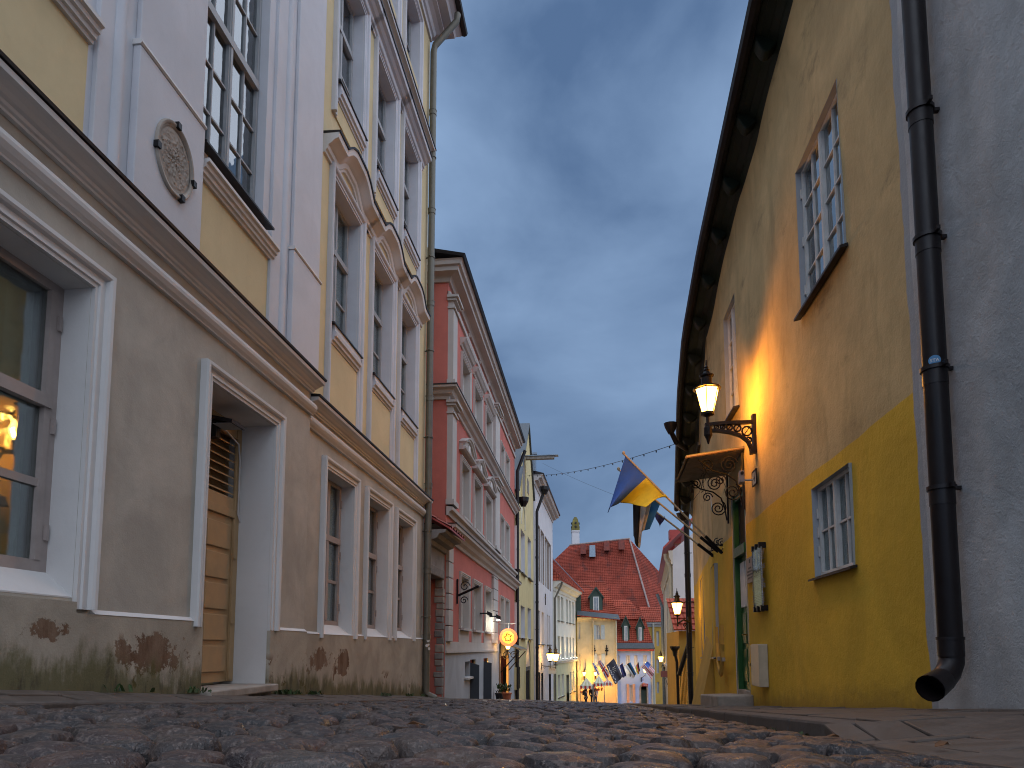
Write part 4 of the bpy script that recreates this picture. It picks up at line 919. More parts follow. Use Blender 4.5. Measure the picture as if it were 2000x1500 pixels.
bl, br = fg2.p(x0 - .1, .45, zt), fg2.p(x1 + .3, .45, zt); k1l, k1r = fg2.p(x0 - .1, -.9, zt + 2.75), fg2.p(x1 - .4, -.9, zt + 2.75); k2l, k2r = fg2.p(x0 - 1.6, -3.6, zt + 4.6), fg2.p(x1 - 1.6, -3.6, zt + 4.6)
m = MB(); courses(m, bl.lerp(k1l, .14), br.lerp(k1r, .14), k1r, k1l, 13); courses(m, k1l + Vector((0, -.25, -.1)), k1r + Vector((0, -.25, -.1)), k2r, k2l, 11); m.build('roof', M['orange_tiles'], Gh)
m = MB(); m.hexa([bl, br, br.lerp(k1r, .17), bl.lerp(k1l, .17)], [bl + Vector((0, -.05, .08)), br + Vector((0, -.05, .08)), br.lerp(k1r, .17) + Vector((0, -.1, .08)), bl.lerp(k1l, .17) + Vector((0, -.1, .08))]); m.build('eaves_sheet', M['dark_zinc'], Gh)
m = MB(); m.sweep(fg2, [(x0, zt - .16), (x1 + .25, zt - .16)], [(0, -.02), (0, .4), (.14, .5), (.158, .44), (.158, -.02)]); m.build('eaves_board', M['sheet_red'], Gh)
dormer(Gh, fg2, 1216, 1229.5, 1260, 1222, 1204, .1, 1.8, M['orange_tiles'], M['dormer_green']); dormer(Gh, fg2, 1244, 1257.5, 1260, 1225, 1206, .1, 1.8, M['orange_tiles'], M['dormer_green'])
sg = thing('red_shop_sign', fg2.xy(fg2.u(1259), .1).to_3d() + Vector((0, 0, fg2.z(1259, 1340))), 'small red box sign over the arched door of the pale blue house', 'sign'); g_ = Fac(sg, (0, YG), (1, YG), (0, -1))
o = pxo(g_, 1254.5, 1265, 1335, 1340); m = MB(); m.fbox(g_, o[0], o[1], .02, .4, o[2], o[3]); m.build('sign_box', M['sheet_red'], sg); m = MB(); m.fbox(g_, o[0] + .06, o[1] - .06, .401, .405, o[2] + .09, o[2] + .13); m.build('sign_line', M['frame_white'], sg)
downpipe(fg2, [(x1 + .05, .35, zt), (x1 + .05, .1, zt - .5), (x1 + .05, .1, -6)], .08, M['pipe_cream'])

# ------------------------------------------------------------------ ochre house
YH = 65
Hh = thing('ochre_house', (6.5, YH, -5.9), 'ochre house with pale cornice at the far right end of the street', 'building')
fh = Fac(Hh, (0, YH), (1, YH), (0, -1)); x0, x1 = fh.u(1258), fh.u(1325); zt = fh.z(1280, 1222)
hw_ = [pxo(fh, *q_) for q_ in ((1282, 1287, 1233, 1262), (1292, 1297, 1233, 1262), (1282, 1287, 1288, 1315), (1282.5, 1287, 1332, 1354))]
m = wall(fh, x0, x1, -7.4, zt, hw_); shell(m, fh, x0, x1, -7.4, zt, 8); m.build('wall', M['ochre'], Hh, recalc=False)
for o in hw_: far_window(fh, o, dep=.14, rv=M['ochre'], rows=3)
m = MB(); m.sweep(fh, [(x0 - .1, zt - .1), (x1, zt - .1)], [(0, -.02), (0, .1), (.15, .15), (.25, .35), (.42, .4), (.42, -.02)]); m.build('cornice', M['coral_trim'], Hh)
m = MB(); courses(m, fh.p(x0 - .2, .5, zt + .33), fh.p(x1, .5, zt + .33), fh.p(x1, -3, zt + 1.9), fh.p(x0 - .2, -3, zt + 1.9), 8); m.build('roof', M['orange_tiles'], Hh)
downpipe(fh, [(fh.u(1275), .4, zt + .2), (fh.u(1275), .1, zt - .5), (fh.u(1275), .1, -7)], .09, M['pipe_cream'])

# ------------------------------------------------------------------ great red tiled roof behind
T = thing('great_hall', (3, 76, -6), 'huge old house with a very tall red tiled hipped roof behind the street', 'building')
tb = T.location; e0, e1 = Vector((-10, 70, 3.1)), Vector((6.05, 70, 3.1)); r0_, r1_ = at(1112, 1066, 77), at(1229, 1053, 76.5); e2 = Vector((13.5, 84, 3.1)); e3 = Vector((-10, 84, 3.1))
m = MB(); courses(m, e0 - tb, e1 - tb, r1_ - tb, r0_ - tb, 46, .05); m.build('roof_slope', M['big_tiles'], T)
m = MB(); courses(m, e1 - tb, e2 - tb, r1_ - tb, r1_ - tb + Vector((-.01, 0, 0)), 46, .05); m.build('roof_slope', M['big_tiles'], T)
m = MB(); m.q([e2 - tb, e3 - tb, r0_ - tb, r1_ - tb]); m.q([e3 - tb, e0 - tb, r0_ - tb]); m.build('roof_back', M['big_tiles'], T)
m = MB(); m.tube([e1 - tb + Vector((0, -.05, .1)), r1_ - tb + Vector((0, -.05, .08))], .10, 8); m.tube([r0_ - tb + Vector((0, 0, .06)), r1_ - tb + Vector((0, 0, .06))], .10, 8); simple('ridge_mortar', (.30, .22, .20), .9, var=.3, scale=4); m.build('ridge_capping', M['ridge_mortar'], T)
m = MB(); m.hexa([e0 - tb + Vector((.5, .6, -.05)), e1 - tb + Vector((-.5, .6, -.05)), e2 - tb + Vector((-.8, -.5, -.05)), e3 - tb + Vector((.5, -.5, -.05))], [Vector((a.x, a.y, -9 - tb.z)) for a in (e0 - tb + Vector((.5, .6, 0)), e1 - tb + Vector((-.5, .6, 0)), e2 - tb + Vector((-.8, -.5, 0)), e3 - tb + Vector((.5, -.5, 0)))]); m.build('wall', M['ochre'], T)
for px, py, pw, ph, mt in ((1139, 1072, 11, 19, 'tile_dark'), (1185, 1066, 11, 18, 'tile_dark'), (1214, 1064, 12, 18, 'tile_dark'), (1157, 1076, 12, 22, 'zinc')):
    c = at(px, py, 75.0) - tb; sx = pw * 75 / 1333 / 2; h = ph * 75 / 1333 / 2
    m = MB(); m.hexa([(c.x - sx, c.y - .3, c.z - h * 1.1), (c.x + sx, c.y - .3, c.z - h * 1.1), (c.x + sx, c.y + 1.2, c.z - h * .6), (c.x - sx, c.y + 1.2, c.z - h * .6)], [(c.x - sx * .9, c.y - .1, c.z + h), (c.x + sx * .9, c.y - .1, c.z + h), (c.x + sx * .9, c.y + 1.2, c.z + h), (c.x - sx * .9, c.y + 1.2, c.z + h)])
    cc = m.build('roof_vent', M[mt], T)
c = at(1124, 1068, 78) - tb; m = MB(); S4 = math.sqrt(2) * .55
m.lathe((c.x, c.y, c.z), [(.62, -2), (.60, 0), (.58, 1.6), (.66, 1.7), (.66, 1.85)], 4, rot=R(45 + 8)); chm = m.build('chimney', M['plain_white'], T)
m = MB(); m.lathe((c.x, c.y, c.z + 1.851), [(.64, 0), (.60, .35), (.50, .9), (.36, 1.35), (.18, 1.6)], 4, rot=R(45 + 8)); simple('mossy', (.17, .145, .04), .9, var=.4, scale=2); m.build('chimney_cap', M['mossy'], chm)
m = MB()
for k in range(4):
    a = R(8 + 90 * k); q_ = Vector((math.cos(a), math.sin(a), 0)); 
    for zz in (2.15, 2.6): m.box(c.x + q_.x * .40 - .10, c.x + q_.x * .40 + .10, c.y + q_.y * .40 - .10, c.y + q_.y * .40 + .10, c.z + zz, c.z + zz + .22)
m.build('smoke_opening', M['room'], chm)

# ------------------------------------------------------------------ white gabled house, right side
WH = thing('white_gabled_house', (4.2, 32, -2.9), 'white gabled house with red roof verge and pale front, right of the street', 'building')
yg = 30.0; fwg = Fac(WH, (0, yg), (1, yg), (0, -1)); xa = fwg.u(1316, 1200); zE = fwg.z(1316, 1075); zR = fwg.z(1352, 1020); xr = fwg.u(1352, 1020)
zE2 = zE
m = MB(); m.hexa([fwg.p(xa, 0, -4.5), fwg.p(xr + 5, 0, -4.5), fwg.p(xr + 5, 0, zR), fwg.p(xr + .6, 0, zR), fwg.p(xa, 0, zE)], [fwg.p(xa + .1, -.3, -4.5), fwg.p(xr + 5, -.3, -4.5), fwg.p(xr + 5, -.3, zR), fwg.p(xr + .6, -.3, zR), fwg.p(xa + .1, -.3, zE)]); m.build('gable_wall', M['plain_white'], WH); m = MB()
fws = Fac(WH, (xa, yg), (fwg.u(1297, 1200) * 0 + atx(1296.5, 1200, 1).x * 0 + (at(1296.5, 1200, 47).x), 47), (-1, 0)); sl = fws.len
sw = [pxo(fws, *q_) for q_ in ((1311, 1313, 1150, 1200), (1305.5, 1307, 1160, 1205), (1311, 1313, 1240, 1290), (1305.5, 1307, 1245, 1290))]
wall(fws, 0, sl, -7, zE, sw, mb=m); m.build('wall', M['cream_house'], WH, recalc=False)
for o in sw: far_window(fws, o, dep=.12, rv=M['cream_house'])
m = MB(); m.sweep(fws, [(0, zE - .6), (sl, zE - .6)], [(0, -.02), (0, .06), (.2, .08), (.3, .14), (.5, .16), (.6, .18), (.6, -.02)]); m.build('cornice', M['cream_house'], WH)
m = MB(); m.sweep(fws, [(.1, -1.2), (sl, -1.2)], [(0, -.02), (0, .08), (.2, .1), (.2, -.02)]); m.build('string_course', M['cream_house'], WH)
for k in range(3):
    uu = 3 + k * sl / 3.3; m = MB(); m.fbox(fws, uu, uu + .5, -.01, .05, -6, zE - .6); m.build('pilaster_strip', M['cream_house'], WH)
m = MB(); m.hexa([fwg.p(xa - .42, .25, zE + .02), fwg.p(xr, .25, zR + .08), fws.p(sl, -xr + xa, zR + .08), fws.p(sl, .42, zE + .02)], [fwg.p(xa - .42, .25, zE + .12), fwg.p(xr, .25, zR + .2), fws.p(sl, -xr + xa, zR + .2), fws.p(sl, .42, zE + .12)]); m.build('roof', M['sheet_red'], WH)
for k, (x0, x1, y0, y1) in enumerate(((1308, 1331, 1034, 1052), (1306, 1318, 1062, 1070), (1306.5, 1314, 1075, 1082), (1307, 1313, 1087, 1093))):
    q0, q1 = at(x0, y1, yg + 1.5 + k) - Vector(WH.location), at(x1, y0, yg + 1.5 + k) - Vector(WH.location); m = MB(); m.box(q0.x, q1.x, q0.y, q0.y + .5, q0.z, q1.z); m.box(q0.x + .02, q1.x - .02, q0.y + .05, q0.y + .55, q0.z - .22, q0.z - .01); m.build('roof_step', M['sheet_red'], WH)
downpipe(fws, [(.3, .30, zE - .1), (.3, .28, zE - .3), (.3, .10, zE - .7), (.3, .1, -3.4)], .08, M['pipe_cream'])
downpipe(fws, [(sl - .3, .42, zE - .6), (sl - .3, .1, zE - 1.5), (sl - .3, .1, -6)], .1, M['zinc'])

# ------------------------------------------------------------------ small yellow house with buttress between
YS = 25.0
S_ = thing('small_yellow_house', (4.2, YS, -2.3), 'small yellow house with red tile roof and sloping buttress behind the old yellow house', 'building')
fs_ = Fac(S_, (0, YS), (1, YS), (0, -1)); xa = fs_.u(1326, 1250); zt = fs_.z(1330, 1232)
m = MB(); m.fbox(fs_, xa, xa + 5, -8 + 4, 0, -4, zt); m.build('wall', M['ochre'], S_)
m = MB(); courses(m, fs_.p(xa - .2, .3, zt), fs_.p(xa + 5, .3, zt), fs_.p(xa + 5, -2.0, zt + 1.3), fs_.p(xa - .2, -2.0, zt + 1.3), 6); m.build('roof', M['orange_tiles'], S_)
m = MB()
for k in range(3):
    a = fs_.u(1316 + 6 * k, 1365, .6 + .35 * k); m.hexa([fs_.p(a, .5 + .35 * k, -4), fs_.p(a + .5, .5 + .35 * k, -4), fs_.p(a + .5, .1 + .35 * k, -4), fs_.p(a, .1 + .35 * k, -4)], [fs_.p(a + .45, .5 + .35 * k, -.1), fs_.p(a + .95, .5 + .35 * k, -.1), fs_.p(a + .95, .1 + .35 * k, -.1), fs_.p(a + .45, .1 + .35 * k, -.1)])
m.build('buttress', M['ochre'], S_)
m = MB(); a0, a1 = at(1326, 1318, 23.5) - Vector(S_.location), at(1346, 1255, 23.0) - Vector(S_.location); m.tube([a0, a1], .075, 8); m.build('slanting_pipe', M['pipe_black'], S_)
m = MB(); c = at(1318, 1265, 24.3) - Vector(S_.location); m.lathe(c, [(.06, -.3), (.09, -.12), (.17, 0), (.17, .05), (.1, .05)], 8); m.tube([c + Vector((0, 0, -.2)), c + Vector((.06, 0, -.5)), c + Vector((.08, 0, -2.2))], .05, 8); m.build('rain_hopper', M['pipe_black'], S_)

# ------------------------------------------------------------------ old yellow two-tone house on the right
def mat_twotone():
    m, t, b = nodes('twotone'); v = objco(t); c = nn(t, 'ShaderNodeTexCoord'); sx = nn(t, 'ShaderNodeSeparateXYZ'); t.links.new(c.outputs['Object'], sx.inputs[0])
    vs = objco(t, (1.3, 1.3, .3)); n1 = noise_n(t, v, 1.1, 8, .62, .4); n2 = noise_n(t, vs, 2.6, 7, .65); n3 = noise_n(t, v, 8, 6, .7); nf = noise_n(t, v, 60, 4, .6)
    n4 = noise_n(t, objco(t, (1, .6, 1.2)), 1.7, 8, .7)
    up, lo = (.60, .45, .225), (.74, .465, .05)
    ca = mixc(t, mapr(t, n1, .3, .75), sc3(up, .78), sc3(up, 1.15)); ca = mixc(t, mapr(t, n2, .5, .75, 0, .5), ca, sc3(up, .5)); ca = mixc(t, mapr(t, n4, .55, .75, 0, .6), ca, (.10, .075, .045))
    cb = mixc(t, mapr(t, n1, .3, .75), sc3(lo, .85), sc3(lo, 1.1)); cb = mixc(t, mapr(t, n2, .55, .8, 0, .35), cb, sc3(lo, .6))
    edge = math_n(t, 'ADD', sx.outputs[2], math_n(t, 'MULTIPLY', math_n(t, 'SUBTRACT', noise_n(t, v, 1.5, 3), .5), .05))
    c = mixc(t, mapr(t, edge, TT - .006, TT + .006), cb, ca)
    base = mapr(t, math_n(t, 'ADD', math_n(t, 'ADD', sx.outputs[2], math_n(t, 'MULTIPLY', sx.outputs[1], .079)), math_n(t, 'MULTIPLY', n3, -.35)), -.25, .1, .55, 0)
    c = mixc(t, base, c, (.16, .10, .035))
    ye = math_n(t, 'ADD', sx.outputs[1], math_n(t, 'MULTIPLY', math_n(t, 'SUBTRACT', noise_n(t, objco(t, (1, 0, 1)), 1.6, 4), .5), .16))
    c = mixc(t, mapr(t, ye, YEDGE - .008, YEDGE + .008), (.36, .39, .42), c)
    t.links.new(c, b.inputs['Base Color']); b.inputs['Roughness'].default_value = .85; b.inputs['Specular IOR Level'].default_value = .25
    bump(t, b, math_n(t, 'ADD', math_n(t, 'MULTIPLY', n3, 1.5), math_n(t, 'ADD', math_n(t, 'MULTIPLY', nf, .4), math_n(t, 'MULTIPLY', n2, 1.0))), .5, .014)
    MATS['twotone'] = m
RH = thing('old_yellow_house', (2.2, 10, -.8), 'old two storey house, cream above and mustard yellow below, with dark green eaves', 'building')
TT = 1.735 - RH.location.z; YEDGE = 4.80 - RH.location.y; mat_twotone()
f1_ = Fac(RH, (2.2, 0), (2.2, 1), (-1, 0)); R0, R1 = 4.55, 12.6; f2_ = Fac(RH, (2.2, R1), (2.95, 20.0), (-1, 0)); R2 = f2_.len
EZ = ((4.0, 7.35), (7.2, 6.92), (10.8, 6.42), (12.8, 5.88), (20.0, 3.95))
def ez(y):
    for (a, za_), (b, zb2) in zip(EZ, EZ[1:]):
        if y <= b: return za_ + (zb2 - za_) * (y - a) / (b - a)
    return EZ[-1][1]
def dsp(u, z): return .030 * noise.noise(Vector((u * .55, z * .5, 3.1))) + .012 * noise.noise(Vector((u * 1.7, z * 1.6, 8.)))
UW = (5.83, 7.04, 3.42, 4.97); LW = (5.97, 6.96, .69, 1.565); UW2 = (10.1, 10.95, 3.55, 5.30); RD = (9.88, 10.80, -1.2, 2.32)
def wtop(f, u0, u1, ops, yfun, z0):
    m = wall(f, u0, u1, z0, 7.5, ops, cell=.16, disp=dsp)
    # cut the top to the falling eaves
    keep = [k for k, fc_ in enumerate(m.f) if sum(m.v[i][2] for i in fc_) / 4 + RH.location.z < ez(sum(m.v[i][1] for i in fc_) / 4 + RH.location.y) + .05]
    m.f = [m.f[k] for k in keep]; m.mi = [0] * len(m.f); return m
m = wtop(f1_, R0, R1, [UW, LW, UW2, RD], None, -1.6)
r2w = [pxo(f2_, *q_) for q_ in ((1368, 1373.5, 1130, 1282), (1389, 1396, 1105, 1282), (1362.5, 1367, 822, 885))]; ni = pxo(f2_, 1401, 1412, 1222, 1283)
m.build('wall', M['twotone'], RH, smooth=True, recalc=False)
m = wtop(f2_, 0, R2, r2w, None, -2.4); m.build('wall', M['twotone'], RH, smooth=True, recalc=False)
m = MB(); m.q([f2_.p(R2, 0, -3), f2_.p(R2, -7, -3), f2_.p(R2, -7, 3.95), f2_.p(R2, 0, 3.95)]); m.q([f1_.p(R0, 0, -1), f1_.p(R0, -8, -1), f1_.p(R0, -8, 7.3), f1_.p(R0, 0, 7.3)]); m.q([f1_.p(R0, -8, -2), f2_.p(R2, -7, -3), f2_.p(R2, -7, 6), f1_.p(R0, -8, 9)]); m.build('side_wall', M['ochre'], RH)
window(f1_, UW, .045, M['frame_white'], M['glass_sky'], cols=2, rows=(4,), rv=M['cool_grey'], cm=M['sheer'], fw=.035, bar=.017, casem=2, sill=(M['flashing'], .06, .03), hinge=True, curtain=.05, wout=.012)
window(f1_, LW, .045, M['frame_white'], M['glass'], cols=2, rows=(2,), rv=M['cool_grey'], cm=None, fw=.035, bar=.02, casem=2, sill=(M['flashing'], .05, .025), hinge=True, wout=.012)
window(f1_, UW2, .05, M['frame_white'], M['glass_sky'], cols=1, rows=(4,), rv=M['cool_grey'], cm=M['sheer'], fw=.04, bar=.026, casem=2, sill=(M['flashing'], .08, .03), wout=.012)
for o in r2w: window(f2_, o, .12, M['frame_white'], M['glass_sky'], cols=1, rows=(4,), rv=M['cool_grey'], cm=M['sheer'], fw=.04, bar=.03, casem=2, sill=(M['flashing'], .05, .025), wout=.012)
m = MB(); m.fbox(f2_, ni[0], ni[1], -.02, .03, ni[2] - .06, ni[2]); m.build('niche_sill', M['stone'], RH)
nm_, nw_ = (ni[0] + ni[1]) / 2, (ni[1] - ni[0]) / 2
m = MB(); m.sweep(f2_, [(ni[0], ni[2]), (ni[0], ni[3])] + [(nm_ - nw_ * math.cos(math.pi * k / 8), ni[3] + nw_ * 1.3 * math.sin(math.pi * k / 8)) for k in range(1, 8)] + [(ni[1], ni[3]), (ni[1], ni[2])], [(0, -.01), (0, .04), (.05, .045), (.1, .02), (.1, -.01)]); m.build('niche_surround', M['ochre'], RH)
# doorway
m = MB(); u0, u1, z0, z1 = RD
for a, b in (((u0, z0), (u0, z1)), ((u0, z1), (u1, z1)), ((u1, z1), (u1, z0))): m.q([f1_.p(a[0], .012, a[1]), f1_.p(b[0], .012, b[1]), f1_.p(b[0], -.5, b[1]), f1_.p(a[0], -.5, a[1])])
m.build('door_reveal', M['coral_trim'], RH)
fdr = Fac(RH, (2.0, 0), (2.0, 1), (-1, 0))
zd = -.62
m = MB(); m.fbox(fdr, u0, u1, -.34, -.28, zd, 1.42); m.fbox(fdr, u0, u0 + .09, -.279, -.2, zd, z1); m.fbox(fdr, u1 - .09, u1, -.279, -.2, zd, z1); m.fbox(fdr, u0 + .091, u1 - .091, -.279, -.18, 1.36, 1.5); m.fbox(fdr, u0 + .091, u1 - .091, -.279, -.22, z1 - .1, z1); m.fbox(fdr, u0, u1, -.4, -.345, 1.4, z1)
dr = m.build('door', M['door_green'], RH, bevel=.004)
for a, b in ((-.5, -.02), (.06, .52), (.6, 1.28)):
    for ua, ub in ((u0 + .13, u0 + .43), (u0 + .49, u1 - .13)):
        m = MB(); m.fbox(fdr, ua, ub, -.279, -.262, a, b); m.build('door_panel' if a < .6 else 'door_pane', M['door_green'] if a < .6 else M['sheer'], dr, bevel=.008)
m = MB(); m.fbox(fdr, u0 + .1, u1 - .1, -.3, -.29, 1.52, z1 - .12); m.build('fanlight', M['room'], dr)
m = MB(); m.fbox(fdr, u0 + .44, u0 + .48, -.262, -.19, .18, .2); m.fbox(fdr, u0 + .40, u0 + .48, -.2, -.19, .18, .2); m.build('handle', M['brass'], dr)
m = MB(); m.hexa([f1_.p(9.75, .0, -1.1), f1_.p(11.3, .0, -1.1), f1_.p(11.3, .48, -1.1), f1_.p(9.75, .48, -1.1)], [f1_.p(9.75, .0, -.64), f1_.p(11.3, .0, -.72), f1_.p(11.3, .48, -.74), f1_.p(9.75, .48, -.66)]); m.build('door_step', M['stone'], RH, bevel=.02)
m = MB(); m.fbox(f1_, u0, u1, -.5, 0, -1.1, -.62); m.build('threshold', M['stone'], RH)
# raking buttress at the bend
b0, b1 = 13.0 - R1, 15.0 - R1
m = MB(); m.hexa([f2_.p(b0, -.1, -2.2), f2_.p(b1, -.1, -2.4), f2_.p(b1, .62, -2.4), f2_.p(b0, .50, -2.2)], [f2_.p(b0, -.1, .05), f2_.p(b1, -.1, .25), f2_.p(b1, .0, .25), f2_.p(b0, .0, .05)]); m.build('buttress', M['ochre'], RH)
# eaves: boards, fascia, gutter, roof
EX = lambda y: 1.90 if y < 12.8 else (1.90 + (y - 12.8) * .065 if y < 14.65 else 2.02 + (y - 14.65) * .1)
WX = lambda y: 2.2 if y < R1 else 2.2 + (y - R1) * .75 / 7.4
ys = [4.0 + .5 * k for k in range(33)]; rb = RH.location
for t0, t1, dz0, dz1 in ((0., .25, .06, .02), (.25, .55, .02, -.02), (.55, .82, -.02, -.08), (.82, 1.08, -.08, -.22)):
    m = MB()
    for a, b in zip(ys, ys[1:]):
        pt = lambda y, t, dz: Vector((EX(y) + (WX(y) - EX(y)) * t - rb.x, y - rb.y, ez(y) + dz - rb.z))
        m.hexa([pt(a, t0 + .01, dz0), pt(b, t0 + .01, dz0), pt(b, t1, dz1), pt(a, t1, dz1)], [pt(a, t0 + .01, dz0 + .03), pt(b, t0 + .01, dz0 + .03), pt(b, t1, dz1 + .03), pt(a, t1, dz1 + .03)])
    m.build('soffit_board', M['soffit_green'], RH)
y = 4.45
while y < 19.8:
    m = MB(); P = []
    for k in range(9):
        th = math.pi * k / 8; P.append((.10 + .62 * (k / 8), -.03 - .10 * math.sin(th) - .10 * k / 8))
    pts = [Vector((EX(y) + (WX(y) - EX(y)) * t - rb.x, y - rb.y, ez(y) + dz - rb.z)) for t, dz in P]
    pts += [Vector((EX(y) + (WX(y) - EX(y)) * 1.0 - rb.x, y - rb.y, ez(y) - .05 - rb.z)), Vector((EX(y) + (WX(y) - EX(y)) * .1 - rb.x, y - rb.y, ez(y) + .04 - rb.z))]
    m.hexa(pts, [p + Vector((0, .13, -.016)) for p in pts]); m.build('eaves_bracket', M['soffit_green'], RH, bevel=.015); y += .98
m = MB(); gpts = [Vector((EX(y) - .05 - rb.x, y - rb.y, ez(y) + .06 - rb.z)) for y in ys]; m.tube(gpts, .075, 8); gt = m.build('gutter', M['pipe_brown'], RH, smooth=True)
m = MB()
for a, b in zip(ys, ys[1:]):
    pa, pb = Vector((EX(a) - .02 - rb.x, a - rb.y, ez(a) + .10 - rb.z)), Vector((EX(b) - .02 - rb.x, b - rb.y, ez(b) + .10 - rb.z)); up_ = Vector((4.5, 0, 3.2))
    m.hexa([pa, pb, pb + up_, pa + up_], [pa + Vector((0, 0, .08)), pb + Vector((0, 0, .08)), pb + up_ + Vector((0, 0, .08)), pa + up_ + Vector((0, 0, .08))])
m.build('roof', M['tile_dark'], RH)
yy = 13.6; hp = Vector((EX(yy) - .22 - rb.x, yy - rb.y, 4.48 - rb.z)); hp = at(1310, 832, 15.2) - rb
m = MB(); m.lathe(hp, [(.06, -.18), (.13, -.04), (.155, .06), (.10, .06)], 10); m.tube([hp + Vector((0, 0, -.12)), hp + Vector((.12, .1, -.35)), at(1350, 884, 17.5) - rb, at(1352, 960, 18.6) - rb], .055, 8); m.build('rain_hopper', M['pipe_brown'], RH, smooth=R(40))
hp = at(1334, 1008, 19.2) - rb; m = MB(); m.lathe(hp, [(.07, -.14), (.16, 0), (.19, .08), (.1, .08)], 8); m.build('rain_hopper', M['pipe_brown'], RH, smooth=R(40))
up_ = f2_.u(1353, 1200)
downpipe(f2_, [(up_, .12, f2_.z(1353, 895)), (up_, .12, -1.95), (up_, .22, -2.05)], .085, M['pipe_black'], [(up_, .12, z) for z in (2.2, .6, -.8)], [(up_, .12, z) for z in (2.9, 1.4, 0)])

# ------------------------------------------------------------------ grey-white house at the right edge
WG = thing('grey_white_house', (2.15, 3, -.3), 'plain rough grey white house wall with dark brown downpipe at the right edge', 'building')
f3_ = Fac(WG, (2.17, 0), (2.17, 1), (-1, 0)); Z3 = 9.2
def dsp3(u, z): return .03 * noise.noise(Vector((u * .8, z * .45, 13.1))) + .016 * noise.noise(Vector((u * 2.2, z * 1.1, 2.)))
m = wall(f3_, .2, 4.62, -.8, Z3, cell=.14, disp=dsp3); m.build('wall', M['wall_grey'], WG, smooth=True, recalc=False)
m = MB(); shell(m, f3_, .2, 4.62, -.8, Z3, 7); m.build('side_wall', M['wall_grey'], WG)
m = MB(); m.hexa([f3_.p(.1, .4, Z3), f3_.p(4.7, .4, Z3), f3_.p(4.7, -4, Z3 + 2.5), f3_.p(.1, -4, Z3 + 2.5)], [f3_.p(.1, .4, Z3 + .1), f3_.p(4.7, .4, Z3 + .1), f3_.p(4.7, -4, Z3 + 2.6), f3_.p(.1, -4, Z3 + 2.6)]); m.build('roof', M['tile_dark'], WG)
pu, pw = 4.48, .12
lean = lambda z: (4.475 + (.055 if z < 0 else .055 - .0 * z), )
downpipe(f3_, [(4.175, pw, 8.8), (4.175, pw, 3.0), (4.20, pw, -.05), (4.20, pw, -.08), (4.185, pw + .03, -.14), (4.14, pw + .09, -.19)], .066, M['pipe_brown'],
         [(4.175, pw, 3.24), (4.18, pw, 2.42), (4.188, pw, 1.60), (4.193, pw, .88), (4.20, pw, .0)], [(4.175, pw, 3.29), (4.18, pw, 2.47), (4.188, pw, 1.65), (4.193, pw, .93)], jr=1.05)
m = MB(); a, b = Vector(f3_.p(4.15, pw + .08, -.18)), Vector(f3_.p(4.06, pw + .19, -.225)); m.tube([a, b], [.068, .078], 16, cap=False); m.tube([a + Vector((0, 0, 0)), b], [.061, .071], 16, cap=False); m.build('pipe_shoe', M['pipe_brown'], WG, smooth=True)
# round sticker on the pipe
st = MB(); c = f3_.p(4.187, pw, 1.68); q_ = Vector((-.42, -.90, 0)).normalized(); tq = Vector((-q_.y, q_.x, 0))
ci = [(math.cos(i * math.pi / 10) * .032, math.sin(i * math.pi / 10) * .032) for i in range(20)]
st.hexa([c + q_ * .068 + tq * a + Vector((0, 0, b)) for a, b in ci], [c + q_ * .0695 + tq * a + Vector((0, 0, b)) for a, b in ci])
simple('sticker_blue', (.06, .22, .42), .4); stk = st.build('sticker', M['sticker_blue'], WG)
def text_mesh(txt, size, name, mat, parent, M4, depth=.001, bold=False):
    cu = bpy.data.curves.new(name, 'FONT'); cu.body = txt; cu.size = size; cu.extrude = depth; cu.align_x = 'CENTER'; cu.align_y = 'CENTER'
    if bold: cu.offset = size * .02
    tmp = bpy.data.objects.new(name, cu); COL.objects.link(tmp)
    bpy.context.view_layer.update(); dg = bpy.context.evaluated_depsgraph_get()
    me = bpy.data.meshes.new_from_object(tmp.evaluated_get(dg)); bpy.data.objects.remove(tmp); bpy.data.curves.remove(cu)
    me.transform(M4); me.materials.clear(); me.materials.append(mat)
    o = bpy.data.objects.new(name, me); COL.objects.link(o); o.parent = parent; return o
def frame4(c, xdir, zdir):
    x = Vector(xdir).normalized(); z = Vector(zdir).normalized(); y = z.cross(x).normalized(); return Matrix(((x.x, y.x, z.x, c[0]), (x.y, y.y, z.y, c[1]), (x.z, y.z, z.z, c[2]), (0, 0, 0, 1)))
text_mesh('STA', .027, 'lettering', M['frame_white'], stk, frame4(c + q_ * .07, tq, q_), .0006, True)
